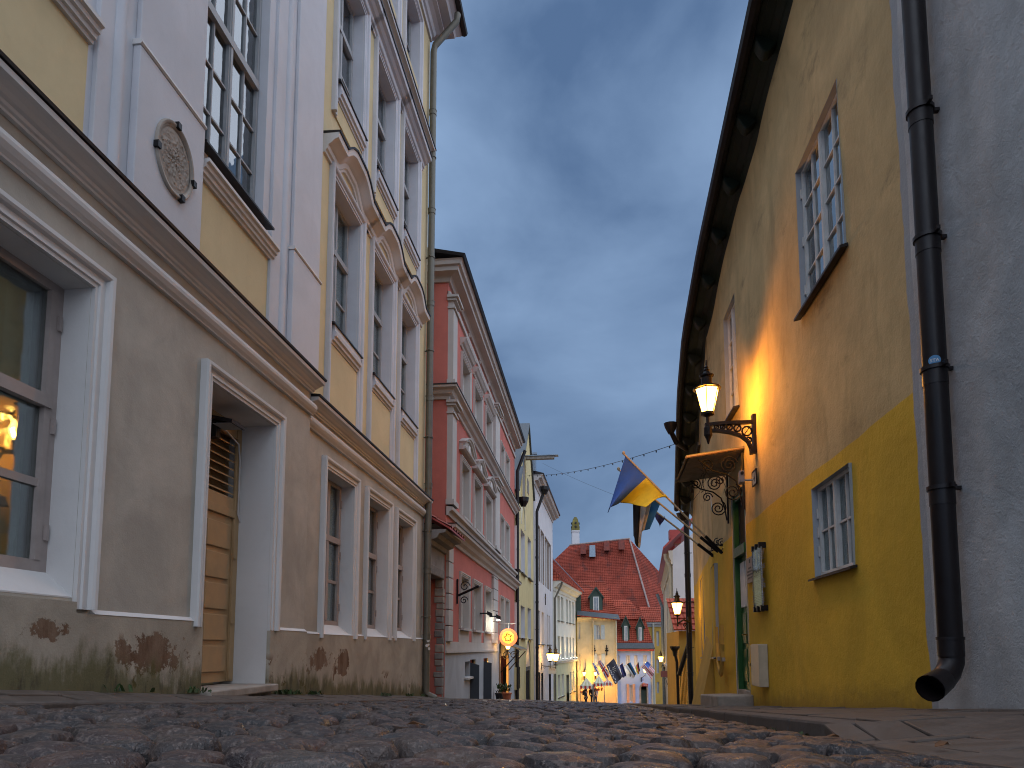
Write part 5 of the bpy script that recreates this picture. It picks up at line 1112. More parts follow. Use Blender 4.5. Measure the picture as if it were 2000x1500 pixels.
# ------------------------------------------------------------------ ground, street, pavements
def mat_cobble():
    m, t, b = nodes('cobble'); v = objco(t); g = nn(t, 'ShaderNodeNewGeometry'); oi = nn(t, 'ShaderNodeObjectInfo')
    r = math_n(t, 'FRACT', math_n(t, 'ADD', math_n(t, 'MULTIPLY', g.outputs['Random Per Island'], 7.31), math_n(t, 'MULTIPLY', oi.outputs['Random'], 3.77)))
    cr = nn(t, 'ShaderNodeValToRGB'); e = cr.color_ramp.elements
    pal = [(0, (.020, .021, .025)), (.22, (.052, .035, .029)), (.40, (.024, .022, .023)), (.55, (.080, .046, .031)), (.70, (.034, .034, .037)), (.85, (.068, .033, .026)), (1, (.050, .045, .041))]
    e[0].position, e[0].color = pal[0][0], (*pal[0][1], 1); e[1].position, e[1].color = pal[-1][0], (*pal[-1][1], 1)
    for p, c in pal[1:-1]:
        x = e.new(p); x.color = (*c, 1)
    t.links.new(r, cr.inputs[0])
    n1 = noise_n(t, v, 9, 8, .68); n2 = noise_n(t, v, 55, 5, .7); n3 = noise_n(t, v, 150, 3, .6)
    c = mixc(t, mapr(t, n1, .38, .62, 0, .8), cr.outputs[0], (.014, .012, .014)); c = mixc(t, mapr(t, n2, .52, .60, 0, .75), c, (.125, .092, .078)); c = mixc(t, mapr(t, n3, .60, .68, 0, .7), c, (.20, .16, .14))
    t.links.new(c, b.inputs['Base Color']); t.links.new(mapr(t, n1, .3, .75, .22, .52), b.inputs['Roughness']); b.inputs['Specular IOR Level'].default_value = .5
    bump(t, b, math_n(t, 'ADD', math_n(t, 'MULTIPLY', n1, 1.6), math_n(t, 'ADD', math_n(t, 'MULTIPLY', n2, .9), math_n(t, 'MULTIPLY', n3, .35))), .75, .010)
    MATS['cobble'] = m
mat_cobble()
simple('joint_grit', (.045, .037, .03), .95, bmp=1.0, var=.5, scale=30)
simple('earth', (.08, .07, .06), .95, bmp=.5)
STX = (-2.72, 1.10)
gr = MB(); gr.box(-400, 400, -60, 700, -60, -12.0); tag(gr.build('ground', M['earth']), kind='structure')
ysx = [-2 + .75 * k for k in range(19)] + [13 + 1.5 * k for k in range(36)]
m = MB()
for a, b in zip(ysx, ysx[1:]):
    xa0, xb0 = (-3.6, 2.6) if a < 26 else (-3.6, 7)
    m.q([(xa0, a, zstreet(xa0, a) - .035), (xb0, a, zstreet(xb0, a) - .035), (xb0, b, zstreet(xb0, b) - .035), (xa0, b, zstreet(xa0, b) - .035)])
street = tag(m.build('street', M['joint_grit']), kind='structure')
# setts: jittered seeds, each stone the shrunken cell round its seed
random.seed(21)
seeds = []; rows = []; y = .55; k = 0
while y < 34:
    dy = .115 if y < 12 else .17; row = []; x = STX[0] + random.uniform(.0, .15); 
    while x < STX[1] + .05:
        wx = random.uniform(.105, .205) * (1 if y < 12 else 1.35); row.append(Vector((x + wx / 2, y + random.uniform(-.04, .04)))); x += wx
    rows.append(row); y += dy; k += 1
def clip(poly, p, q_):
    mid = (p + q_) / 2; n = q_ - p; out = []
    for i in range(len(poly)):
        a, b = poly[i], poly[(i + 1) % len(poly)]; da, db = (a - mid).dot(n), (b - mid).dot(n)
        if da <= 0: out.append(a)
        if da * db < 0: out.append(a + (b - a) * (da / (da - db)))
    return out
def edge_right(yv): return 1.085 if yv > 3.15 else 1.0 - .05 * (3.15 - yv)
stones = []
for ri, row in enumerate(rows):
    near = [s for rr in rows[max(0, ri - 2):ri + 3] for s in rr]
    for s in row:
        if s.x > edge_right(s.y) - .05: continue
        poly = [s + Vector(v) for v in ((-.21, -.14), (.21, -.14), (.21, .14), (-.21, .14))]
        xr = edge_right(s.y); poly = [Vector((min(p.x, xr), p.y)) for p in poly]; poly = [Vector((max(p.x, STX[0]), p.y)) for p in poly]
        for o in near:
            if o is not s and (o - s).length < .5: poly = clip(poly, s, o)
        if len(poly) < 3: continue
        ar = sum(a.x * b.y - b.x * a.y for a, b in zip(poly, poly[1:] + poly[:1])) / 2
        if abs(ar) < .004: continue
        c = sum(poly, Vector((0, 0))) / len(poly); gap = random.uniform(.006, .014)
        poly = [c + (p - c) * (1 - gap / max(.02, (p - c).length)) for p in poly]
        stones.append((c, poly))
def stone_mesh(mb, c, poly, detail, org):
    for _ in range(2 if detail > 1 else 1):
        q_ = []
        for a, b in zip(poly, poly[1:] + poly[:1]): q_ += [a * .78 + b * .22, a * .22 + b * .78]
        poly = q_
    if detail <= 1 and len(poly) > 9: poly = poly[::2]
    h = random.uniform(.024, .046); tx, ty = random.uniform(-.13, .13), random.uniform(-.13, .13); base = random.uniform(-.014, .008); sd = random.random() * 50
    rings = [(1.0, -.045), (1.0, .0), (.95, .42), (.84, .76), (.56, .95), (.22, 1.0)] if detail > 1 else [(1.0, -.04), (.97, .1), (.78, .75), (.38, 1.0)]
    n = len(poly); b0 = len(mb.v)
    for s, hh in rings:
        for p in poly:
            q_ = c + (p - c) * s; z = zstreet(q_.x, q_.y) + base + (hh * h if hh >= 0 else hh) + (tx * (q_.x - c.x) + ty * (q_.y - c.y)) * (1 if hh > 0 else .3)
            if detail > 1 and hh > .1: z += .005 * noise.noise(Vector((q_.x * 16, q_.y * 16, sd))) + .0015 * noise.noise(Vector((q_.x * 45, q_.y * 45, sd)))
            mb.v.append((q_.x - org[0], q_.y - org[1], z - org[2]))
    for r in range(len(rings) - 1):
        for j in range(n): mb.f.append((b0 + r * n + j, b0 + r * n + (j + 1) % n, b0 + (r + 1) * n + (j + 1) % n, b0 + (r + 1) * n + j)); mb.mi.append(0)
    e = b0 + (len(rings) - 1) * n; mb.f.append(tuple(e + j for j in range(n))); mb.mi.append(0)
def inview(c):
    z = zstreet(c.x, c.y); d = Vector((c.x, c.y, z)).dot(FW)
    if d < .2: return False
    px = 1000 + FPX * Vector((c.x, c.y, z)).dot(RT) / d; py = CY - FPX * Vector((c.x, c.y, z)).dot(UP) / d
    return -60 < px < 2060 and py < 1560
vis = sorted([s for s in stones if inview(s[0])], key=lambda s: s[0].length)
ind = vis[:300]; iset = set(id(s) for s in ind)
for c, poly in ind:
    m = MB(); stone_mesh(m, c, poly, 2, (0, 0, 0)); o = m.build('cobblestone', M['cobble'], street, smooth=True)
m = MB()
for s in stones:
    if id(s) not in iset and s[0].y > .5: stone_mesh(m, s[0], s[1], 2 if s[0].y < 5 else 1, (0, 0, 0))
tag(m.build('cobblestones', M['cobble'], street, smooth=True), kind='stuff')
print('stones', len(stones))
random.seed(77); m = MB()
for k in range(5200):
    y = .75 + 5.5 * random.random() ** 1.4; x = random.uniform(max(-2.7, -y * 1.0), min(1.05, y * .68)); r_ = random.uniform(.0015, .0065); z = zstreet(x, y) - .032 + random.uniform(0, .014); a = random.uniform(0, 6.28)
    P_ = [(x + r_ * math.cos(a + t), y + r_ * math.sin(a + t), z) for t in (0, 1.7, 3.3, 4.9)] + [(x, y, z + r_ * random.uniform(.8, 1.6))]
    b_ = len(m.v); m.v += P_; m.f += [(b_, b_ + 1, b_ + 4), (b_ + 1, b_ + 2, b_ + 4), (b_ + 2, b_ + 3, b_ + 4), (b_ + 3, b_, b_ + 4)]; m.mi += [0] * 4
simple('grit', (.16, .125, .10), .9, var=.6, scale=60)
tag(m.build('grit', M['grit'], street, recalc=False), kind='stuff')
# left pavement
m = MB()
for a, b in zip(ysx[:46], ysx[1:47]):
    f_ = lambda y: (Vector((-2.88, y, zstreet(-2.7, y) + .045 + .002)), Vector((-3.6, y, zleft(y) - .002)))
    m.q([f_(a)[0], f_(a)[1], f_(b)[1], f_(b)[0]])
pl = tag(m.build('pavement', M['slab']), kind='structure')
random.seed(5)
y = .8
while y < 28:
    l = random.uniform(.7, 1.2); j = random.uniform(-.006, .006); m = MB(); x0, x1 = -2.74 + j, -2.89; zt_ = lambda yv, x: (zstreet(-2.7, yv) + .058 + j) if x > -2.8 else (zstreet(-2.7, yv) + .066 + j)
    yb = y + l - .012
    m.hexa([(x0, y, zstreet(x0, y) - .12), (x0, yb, zstreet(x0, yb) - .12), (x1, yb, zstreet(x0, yb) - .12), (x1, y, zstreet(x0, y) - .12)], [(x0, y, zt_(y, x0)), (x0, yb, zt_(yb, x0)), (x1, yb, zt_(yb, x1)), (x1, y, zt_(y, x1))])
    m.build('kerb_stone', M['granite'], pl, bevel=.012); y += l
y = 1.5
while y < 14:
    l = random.uniform(.35, .7); m = MB()
    fz = lambda x, yv: zstreet(-2.7, yv) + .066 + (zleft(yv) - zstreet(-2.7, yv) - .066) * (-2.9 - x) / .38
    for xa, xb in ((-2.9, -3.06), (-3.07, -3.26)):
        m = MB(); j = random.uniform(-.006, .008); yb = y + l - .012
        m.hexa([(xa, y, fz(xa, y) - .05), (xa, yb, fz(xa, yb) - .05), (xb, yb, fz(xb, yb) - .05), (xb, y, fz(xb, y) - .05)], [(xa, y, fz(xa, y) + j), (xa, yb, fz(xa, yb) + j), (xb, yb, fz(xb, yb) + j), (xb, y, fz(xb, y) + j)]); m.build('paving_slab', M['slab'], pl, bevel=.006)
    y += l
# right pavement: kerb from 3.2 m on, a flush ramp of slabs nearer
KX = 1.10
def zk(y): return -.095 - .0735 * y - .0003 * max(0, y - 12) ** 2
def zpav(x, y):
    e = edge_right(y); zin = zk(y)
    if y < 3.15: zin = zstreet(e, y) + .012 + (zk(y) - zstreet(e, y) - .012) * max(0, min(1, (y - 2.2) / .95)) * .0
    t = max(0, min(1, (x - e) / (2.2 - e))); return zin + (zright(y) - zin) * t
m = MB()
ysr = [.4 + .35 * k for k in range(8)] + [3.15, 3.2] + [4 + k for k in range(26)]
for a, b in zip(ysr, ysr[1:]):
    xi = lambda y: edge_right(y) + .03; xo = 2.5 if a < 12 else 4.2
    m.q([(xi(a), a, zpav(xi(a), a) - .03), (xo, a, zpav(2.2, a) - .03), (xo, b, zpav(2.2, b) - .03), (xi(b), b, zpav(xi(b), b) - .03)])
pr = tag(m.build('pavement.001', M['joint_grit']), kind='structure')
y = 3.18
while y < 26:
    l = random.uniform(.75, 1.15); yb = y + l - .012; j = random.uniform(-.006, .006); m = MB(); x0, x1 = KX + j, KX + .17
    m.hexa([(x0, y, zstreet(x0, y) - .12), (x0, yb, zstreet(x0, yb) - .12), (x1, yb, zk(yb) - .15), (x1, y, zk(y) - .15)], [(x0 + .012, y, zk(y) + j), (x0 + .012, yb, zk(yb) + j), (x1, yb, zk(yb) + .006 + j), (x1, y, zk(y) + .006 + j)])
    m.build('kerb_stone', M['granite'], pr, bevel=.018); y += l
def slab_grid(xs, y0, y1, lmin, lmax, ang=0):
    for xa, xb in zip(xs, xs[1:]):
        y = y0 - random.uniform(0, .4)
        while y < y1:
            l = random.uniform(lmin, lmax); ya, yb = max(y, y0), min(y + l, y1); y += l
            if yb - ya < .1: continue
            a0, a1, b0_, b1_ = xa + .009, xb - .009, ya + .009, yb - .009; j = [random.uniform(-.005, .005) for _ in range(4)]
            C = [(a0, b0_), (a1, b0_), (a1, b1_), (a0, b1_)]; m = MB()
            m.hexa([(x, yv, zpav(x, yv) - .05) for x, yv in C], [(x, yv, zpav(x, yv) + jj + .004) for (x, yv), jj in zip(C, j)])
            m.build('paving_slab', M['slab'], pr, bevel=.007)
random.seed(9)
slab_grid((KX + .18, 1.62, 2.02), 3.2, 14, .45, .8); slab_grid((2.03, 2.19), 3.2, 14, .3, .6)
# flush slabs beside the camera, laid in rows across
y = .9
while y < 3.17:
    l = random.uniform(.30, .46); yb = min(y + l, 3.19); x = edge_right(y) + .012; nxt = .13
    while x < 2.16:
        w_ = nxt if x < 1.15 else random.uniform(.32, .52); nxt = .2; xb = min(x + w_, 2.17)
        C = [(x + .008, y + .009), (xb - .008, y + .009), (xb - .008, yb - .009), (x + .008, yb - .009)]; j = [random.uniform(-.006, .006) for _ in range(4)]
        if xb - x > .06:
            m = MB(); m.hexa([(a, b, zpav(a, b) - .05) for a, b in C], [(a, b, zpav(a, b) + jj + .004) for (a, b), jj in zip(C, j)]); m.build('paving_slab', M['slab'], pr, bevel=.008)
        x = xb
    y = yb
# weeds along the left wall foot, moss
random.seed(31); m = MB()
for (y0, n) in ((6.75, 40), (6.95, 30), (5.2, 16), (7.6, 25), (10.3, 22), (11.6, 20), (12.6, 12), (4.3, 8)):
    for k in range(n):
        y = y0 + random.gauss(0, .10); x = -3.14 + random.uniform(-.03, .05); z = zleft(y) - .01; h = random.uniform(.015, .055); a = random.uniform(0, 6.28); wd = random.uniform(.006, .02)
        dx, dy = math.cos(a) * h * .7, math.sin(a) * h * .7
        m.q([(x - wd * math.sin(a), y + wd * math.cos(a), z), (x + wd * math.sin(a), y - wd * math.cos(a), z), (x + dx * .6 + wd * math.sin(a) * .8, y + dy * .6 - wd * math.cos(a) * .8, z + h * .8), (x + dx, y + dy, z + h), (x + dx * .6 - wd * math.sin(a) * .8, y + dy * .6 + wd * math.cos(a) * .8, z + h * .8)])
tag(m.build('weeds', M['leaf_green'], recalc=False), 'small green weeds growing along the foot of the palace wall', 'weeds', kind='stuff')
m = MB()
for k in range(90):
    y = random.choice((3.3, 3.6, 3.9, 4.2, 5.0)) + random.gauss(0, .12); x = KX - .02 + random.uniform(-.05, .01); z = zstreet(x, y) + random.uniform(0, .03); a = random.uniform(0, 6.28); s = random.uniform(.006, .02)
    m.q([(x, y, z), (x + s * math.cos(a), y + s * math.sin(a), z + .012), (x + s * 1.5 * math.cos(a + .5), y + s * 1.5 * math.sin(a + .5), z + .02), (x + s * math.cos(a + 1.2), y + s * math.sin(a + 1.2), z + .008)])
tag(m.build('moss', M['leaf_green'], recalc=False), 'bits of green moss along the foot of the right kerb', 'moss', kind='stuff')
LEAF = ['brown leaf lying against the near end of the right kerb', 'brown leaf on the cobbles well left of the kerb end', 'brown leaf on the cobbles left of the street middle', 'brown leaf on the cobbles close to the bottom middle', 'brown leaf lying on the paving slabs at the right', 'brown leaf on the cobbles below the tan door']
for k, (x, y) in enumerate(((.98, 3.0), (.35, 3.0), (-.55, 2.15), (.25, 2.6), (1.03, 2.2), (-1.6, 4.2))):
    m = MB(); a = k * 1.7; s = .028
    z0 = zpav(x, y) + .02 if x > 1 else zstreet(x, y) + .042
    pt = lambda u, v: (u * math.cos(a) - v * math.sin(a), u * math.sin(a) + v * math.cos(a), .012 * abs(v) / s + .006 * math.sin(u * 90))
    m.hexa([pt(-s, 0), pt(-s * .3, -s * .55), pt(s * .5, -s * .4), pt(s * 1.3, 0), pt(s * .5, s * .45), pt(-s * .3, s * .5)], [tuple(Vector(p_) + Vector((0, 0, .0015))) for p_ in (pt(-s, 0), pt(-s * .3, -s * .55), pt(s * .5, -s * .4), pt(s * 1.3, 0), pt(s * .5, s * .45), pt(-s * .3, s * .5))])
    o = m.build('fallen_leaf', M['leaf_brown']); o.location = (x, y, z0); tag(o, LEAF[k], 'leaf', 'fallen leaves on the street')
# ------------------------------------------------------------------ street lamps
def point(name, loc, e, col=(1, .55, .16), r=.06, parent=None):
    l = bpy.data.lights.new(name, 'POINT'); l.energy = e; l.color = col; l.shadow_soft_size = r
    o = bpy.data.objects.new(name, l); COL.objects.link(o); o.location = loc
    if parent is not None: o.parent = parent
    return o
def lantern_head(root, c, s, light, n=6, rot=.3, glow='lantern_glass'):
    """c = foot of the lantern body, relative to the thing; s = lantern height"""
    c = Vector(c); mt = M['iron']
    m = MB(); m.lathe(c, [(.035 * s, -.55 * s), (.05 * s, -.5 * s), (.03 * s, -.45 * s), (.042 * s, -.05 * s), (.10 * s, -.02 * s), (.155 * s, .0), (.155 * s, .05 * s), (.14 * s, .05 * s)], 10); m.build('lantern_foot', mt, root, smooth=R(40))
    rb_, rt_, zb_, zt_ = .15 * s, .30 * s, .05 * s, .62 * s
    m = MB()
    V = lambda r, z, k: c + Vector((r * math.cos(rot + 2 * math.pi * k / n), r * math.sin(rot + 2 * math.pi * k / n), z))
    for k in range(n):
        m.tube([V(rb_, zb_, k), V(rt_, zt_, k)], .012 * s, 5); m.tube([V(rt_, zt_, k), V(rt_, zt_, k + 1)], .016 * s, 5); m.tube([V(rb_, zb_, k), V(rb_, zb_, k + 1)], .016 * s, 5)
    fr = m.build('lantern_frame', mt, root)
    for k in range(n):
        m = MB(); a = [V(rb_ * .97, zb_, k), V(rb_ * .97, zb_, k + 1), V(rt_ * .97, zt_, k + 1), V(rt_ * .97, zt_, k)]; b = [V(rb_ * .95, zb_, k), V(rb_ * .95, zb_, k + 1), V(rt_ * .95, zt_, k + 1), V(rt_ * .95, zt_, k)]
        m.hexa(a, b); m.build('lantern_pane', M[glow], fr)
    m = MB(); m.lathe(c, [(.30 * s, .622 * s), (.33 * s, .63 * s), (.33 * s, .66 * s), (.24 * s, .70 * s), (.13 * s, .74 * s), (.12 * s, .92 * s), (.17 * s, .95 * s), (.17 * s, .98 * s), (.10 * s, 1.0 * s), (.06 * s, 1.08 * s), (.08 * s, 1.11 * s), (.04 * s, 1.15 * s), (.055 * s, 1.18 * s), (.02 * s, 1.22 * s), (.012 * s, 1.36 * s)], n * 2, rot=rot); m.build('lantern_top', mt, root)
    for k in range(n):
        pass
    if light: point('lamp_light', c + Vector((0, 0, zt_ + .0 - .0)) * 0 + c * 0 + c + Vector((0, 0, .33 * s)) - c * 0, light, r=.10 * s + .02, parent=root)
def scroll(c, r0, turns, ax, ay, r, n=26, a0=0., sgn=1):
    pts = []
    for k in range(n + 1):
        t = k / n; a = a0 + sgn * t * turns * 2 * math.pi; rr = r0 * (1 - .85 * t); pts.append(Vector(c) + Vector(ax) * rr * math.cos(a) + Vector(ay) * rr * math.sin(a))
    return pts
# the big lamp on the old yellow house
ly, lz = 9.12, 2.80
NL = thing('street_lamp', (2.2, ly, 2.6), 'large lit black lantern on an ornate bracket above the door canopy', 'street lamp', 'lit lanterns along the street')
lb = NL.location; cx = -.62; cz = lz - lb.z + .12
lantern_head(NL, (cx, .0, cz + .18), .56, 0)
m = MB()
prof = [(0, .13), (-.10, .12), (-.30, .12), (-.50, .115), (-.66, .10), (-.66, .03), (-.50, .02), (-.34, -.01), (-.2, -.06), (-.11, -.14), (-.07, -.24), (0, -.25)]
# pierced bracket plate as a band outline with tracery
top = [Vector((x, 0, cz - .06 + z)) for x, z in prof[:5]]; bot = [Vector((x, 0, cz - .06 + z)) for x, z in prof[5:]]
def ribbon(pts, t, w=.03):
    for a, b in zip(pts, pts[1:]):
        a, b = Vector(a), Vector(b); d = (b - a).normalized(); nrm = Vector((-d.z, 0, d.x)) * t
        m.hexa([a - nrm + Vector((0, -w, 0)), b - nrm + Vector((0, -w, 0)), b + nrm + Vector((0, -w, 0)), a + nrm + Vector((0, -w, 0))], [a - nrm + Vector((0, w, 0)), b - nrm + Vector((0, w, 0)), b + nrm + Vector((0, w, 0)), a + nrm + Vector((0, w, 0))])
ribbon(top, .022); ribbon(bot, .020); m.box(-.05, 0.02, -.045, .045, cz - .36, cz + .16); m.box(-.085, -.04, -.05, .05, cz - .37, cz - .28)
for k, (x, zc, rr) in enumerate(((-.12, .0, .062), (-.24, .045, .045), (-.34, .058, .036), (-.43, .065, .03), (-.51, .067, .026), (-.10, -.12, .035))):
    m.tube([Vector((x + rr * math.cos(a * math.pi / 6), 0, cz - .06 + zc + rr * math.sin(a * math.pi / 6))) for a in range(13)], .012, 6)
    m.tube([Vector((x - rr * .8, 0, cz - .06 + zc - rr * 1.1)), Vector((x + rr * .8, 0, cz - .06 + zc + rr * 1.1))], .007, 5)
m.lathe((cx, 0, cz - .1), [(.01, -.12), (.03, -.05), (.055, 0), (.055, .1), (.035, .14)], 10)
m.build('bracket', M['iron'], NL)
point('lamp_light', (cx, 0, cz + .36), 190, (1, .50, .08), .07, NL)

def small_lamp(loc, arm, s, e, label, two=None):
    """loc = wall point; arm = vector to lamp foot; lantern height s"""
    t = thing('street_lamp', loc, label, 'street lamp', 'lit lanterns along the street'); a = Vector(arm)
    heads = [a] if two is None else [a, a + Vector(two)]
    m = MB(); m.tube([(0, 0, 0), a * .5 + Vector((0, 0, a.z * -.1)), Vector((a.x, a.y, a.z - .40 * s))] if two is None else [(0, 0, 0), heads[-1] + Vector((0, 0, -.45 * s))], .022, 6)
    d = Vector((a.x, a.y, 0)).normalized()
    m.tube(scroll(d * .35 * a.length + Vector((0, 0, -.10)), .10, 1.4, d, (0, 0, 1), .01), .012, 5); m.box(-.04, .04, -.04, .04, -.25, .15)
    if two is not None:
        for h in heads: m.tube([h + Vector((0, 0, -.5 * s)), h], .018, 6)
    m.build('bracket', M['iron'], t)
    for h in heads: lantern_head(t, h, s, e, n=6)
    return t
p = at(1346, 1214, 15.6); q_ = at(1323, 1208, 15.6)
small_lamp(at(1347, 1216, 17.9), at(1323, 1202, 17.4) - at(1347, 1216, 17.9), .50, 6, 'lit lantern on a curved arm beside the far drainpipe of the old yellow house')
p = fd.p(fd.u(1057), 0, fd.z(1057, 1300)) + D.location
small_lamp(p, at(1074.5, 1292, p.y - .3) - p, .75, 20, 'pair of lit lanterns on one bracket at the tall white house', two=(.32, .25, -.02))
p = at(1300, 1302, 46.5); small_lamp(p, at(1291, 1294, 46.0) - p, .62, 12, 'lit lantern at the corner of the white gabled house')
for (px, py, lab) in ((1140, 1320, 'left lit lantern on the butter yellow house above the market stalls'), (1162, 1320, 'right lit lantern on the butter yellow house beside the hanging flags')):
    p = ff.p(ff.u(px), 0, ff.z(px, py + 2)) + Fh.location; small_lamp(p, Vector((0, -.55, .1)), .55, 38, lab)
p = fg2.p(fg2.u(1250), 0, fg2.z(1250, 1326)) + Gh.location; small_lamp(p, at(1260, 1314, YG - .8) - p, .55, 16, 'lit lantern beside the striped flag above the arched door of the pale blue house')
for (px, lab) in ((1202, 'small lit lantern partly behind the dark flag on the pale blue house'), (1229, 'small lit lantern partly behind the tricolour flag on the pale blue house')):
    p = fg2.p(fg2.u(px), 0, fg2.z(px, 1316)) + Gh.location; small_lamp(p, Vector((0, -.35, .15)), .42, 9, lab)
# hanging lantern under the small shop hood of the coral house
p = at(992, 1262, 22.9); t = thing('street_lamp', p, 'small lit lantern hanging under the shop hood of the coral house', 'street lamp', 'lit lanterns along the street')
lantern_head(t, (0, 0, -.12), .36, 6)
# shop hood with iron posts
u0_, u1_ = fb.u(976), fb.u(990)
hd = thing('shop_hood', fb.xy(u0_, .5).to_3d() + Vector((0, 0, -.35)), 'small dark shop entrance hood on scrolled brackets under the round sign', 'canopy'); gh_ = Fac(hd, (-3.22, 0), (-3.22, 1), (1, 0))
m = MB(); m.hexa([gh_.p(u0_ - .1, .0, .20), gh_.p(u1_ + .2, .0, .20), gh_.p(u1_ + .2, .75, -.10), gh_.p(u0_ - .1, .75, -.10)], [gh_.p(u0_ - .1, .0, .26), gh_.p(u1_ + .2, .0, .26), gh_.p(u1_ + .2, .75, -.04), gh_.p(u0_ - .1, .75, -.04)]); m.build('hood_roof', M['pipe_olive'], hd)
m = MB()
for u in (u0_ - .05, u1_ + .15):
    m.tube([gh_.p(u, .02, -.9), gh_.p(u, .70, -.13)], .02, 6); m.tube(scroll(gh_.p(u, .25, -.28), .16, 1.6, (1, 0, 0), (0, 0, 1), .01), .014, 5); m.tube([gh_.p(u, .02, -1.0), gh_.p(u, .02, .2)], .03, 6)
m.build('hood_bracket', M['iron'], hd)
# round sign
p = at(993, 1245, 21.9); rs = thing('round_sign', p, 'round glowing orange and yellow sign hanging over the shop door of the coral house', 'sign')
nv = Vector((-.08, -1, 0)).normalized(); ax = Vector((-nv.y, nv.x, 0)); mtx = Matrix((ax, Vector((0, 0, 1)), nv)).transposed()
rr = 17.6 * 21.9 / 1333
def mat_round():
    m, t, b = nodes('round_sign'); v = objco(t); ln = nn(t, 'ShaderNodeVectorMath', operation='LENGTH'); t.links.new(v, ln.inputs[0])
    n1 = noise_n(t, v, 7, 4, .6, 1.2); c = mixc(t, mapr(t, n1, .42, .62), (1, .42, .03), (1, .85, .08)); c = mixc(t, mapr(t, ln.outputs['Value'], rr * .66, rr * .72), c, (.85, .16, .05))
    t.links.new(c, b.inputs['Base Color']); t.links.new(c, b.inputs['Emission Color']); b.inputs['Emission Strength'].default_value = .75; MATS['round_sign'] = m
mat_round()
m = MB(); m.lathe((0, 0, 0), [(rr * .98, -.05), (rr, -.03), (rr, .03), (rr * .98, .05)], 32, axis=mtx); m.build('sign_disc', M['round_sign'], rs)
m = MB(); arm0 = fb.p(fb.u(972), 0, fb.z(972, 1218)) + B.location - p; m.tube([arm0, Vector((.25, 0, arm0.z - .06))], .018, 6); m.tube([(0, 0, rr), (0, 0, arm0.z - .05)], .008, 5); m.build('sign_arm', M['frame_white'], rs)
E4 = frame4(nv * .055, ax, nv); 
m = MB(); m.v = []; pts = [Vector((math.cos(a) * r_, math.sin(a) * r_, 0)) for a, r_ in [(k * .5, .05 + .09 * abs(math.sin(k * 1.3))) for k in range(13)]]; m.tube([E4 @ q for q in pts], .018, 5); m.build('sign_emblem', M['terracotta'], rs)
# floodlights over the coral pilaster
for px, py, lab in ((944, 1198, 'small floodlight between the ground floor windows of the coral house'), (962, 1204, 'lit floodlight shining down the white pilaster of the coral house')):
    u, z = fb.hit(px, py, .1); t = thing('floodlight', fb.xy(u, .1).to_3d() + Vector((0, 0, z)), lab, 'light'); g_ = Fac(t, (-3.22, 0), (-3.22, 1), (1, 0))
    m = MB(); m.hexa([g_.p(u - .06, .22, z - .05), g_.p(u + .06, .22, z - .05), g_.p(u + .06, .36, z - .10), g_.p(u - .06, .36, z - .10)], [g_.p(u - .06, .22, z + .07), g_.p(u + .06, .22, z + .07), g_.p(u + .06, .36, z - .0), g_.p(u - .06, .36, z - .0)]); m.build('lamp_head', M['dark_metal'], t); m = MB(); m.fbox(g_, u - .02, u + .02, -.0, .24, z - .02, z + .02); m.build('mount', M['dark_metal'], t)
    if px > 950: 
        m = MB(); m.fbox(g_, u - .05, u + .05, .24, .34, z - .125, z - .115); m.build('lens', M['sign_white_light'], t)
        point('lamp_light', g_.p(u, .30, z - .16), 7, (1, .93, .75), .04, t)
point('shop_light', (fb.xy((u0_ + u1_) / 2, .35).x - hd.location.x, fb.xy((u0_ + u1_) / 2, .35).y - hd.location.y, -.5 - hd.location.z), 7, (1, .45, .1), .08, hd)
# wall bracket scroll of the coral house
u, z = fb.hit(895, 1155, .05); t = thing('iron_bracket', fb.xy(u, .05).to_3d() + Vector((0, 0, z)), 'empty black scrolled flag holder on the white corner of the coral house', 'bracket')
m = MB(); m.tube([(0, 0, -.1), (.5, 0, .12)], .03, 8); m.tube(scroll((.16, 0, .12), .13, 1.5, (1, 0, 0), (0, 0, 1), .01), .013, 5); m.tube(scroll((.14, 0, -.22), .10, 1.5, (1, 0, 0), (0, 0, 1), .01), .013, 5); m.box(-.04, 0, -.02, .02, -.3, .3); m.build('scroll', M['iron'], t)
# hanging board sign at the double lamp
p = at(1078.5, 1308, 45.0); t = thing('hanging_sign', p, 'small cream hanging board sign under the pair of lanterns', 'sign')
m = MB(); hw, hh = 7.5 * 45 / 1333, 8 * 45 / 1333; m.box(-hw, hw, -.03, .03, -hh, hh); m.build('sign_board', M['cream_white'], t)
m = MB()
for k in range(3): m.box(-hw * .7 + k * hw * .42, -hw * .7 + k * hw * .42 + .07, -.034, -.031, -.05, .1)
m.box(hw * .5, hw * .75, -.034, -.031, -.06, .1); m.build('sign_marks', M['wood_pole'], t)
m = MB(); m.tube([(-hw, 0, hh + .03), (hw + .1, 0, hh + .03)], .02, 6); m.build('sign_rail', M['iron'], t)
p = at(1303, 1316.5, 40.0); t = thing('hanging_sign', p, 'dusty pink board sign on a scrolled iron arm of the white gabled house', 'sign')
m = MB(); hw, hh = 12 * 40 / 1333, 5.8 * 40 / 1333; m.box(-hw, hw, -.03, .03, -hh, hh); simple('dusty_pink', (.38, .15, .15), .6); m.build('sign_board', M['dusty_pink'], t)
m = MB(); m.tube([(hw, 0, -hh - .03), (-.1, 0, -hh - .04), (.0, 0, -hh - .4), (.4, 0, -hh - .75), (hw + .3, 0, -hh - .7)], .02, 5); m.tube(scroll((.35, 0, -hh - .3), .25, 1.6, (1, 0, 0), (0, 0, 1), .01), .016, 5); m.build('sign_arm', M['iron'], t)

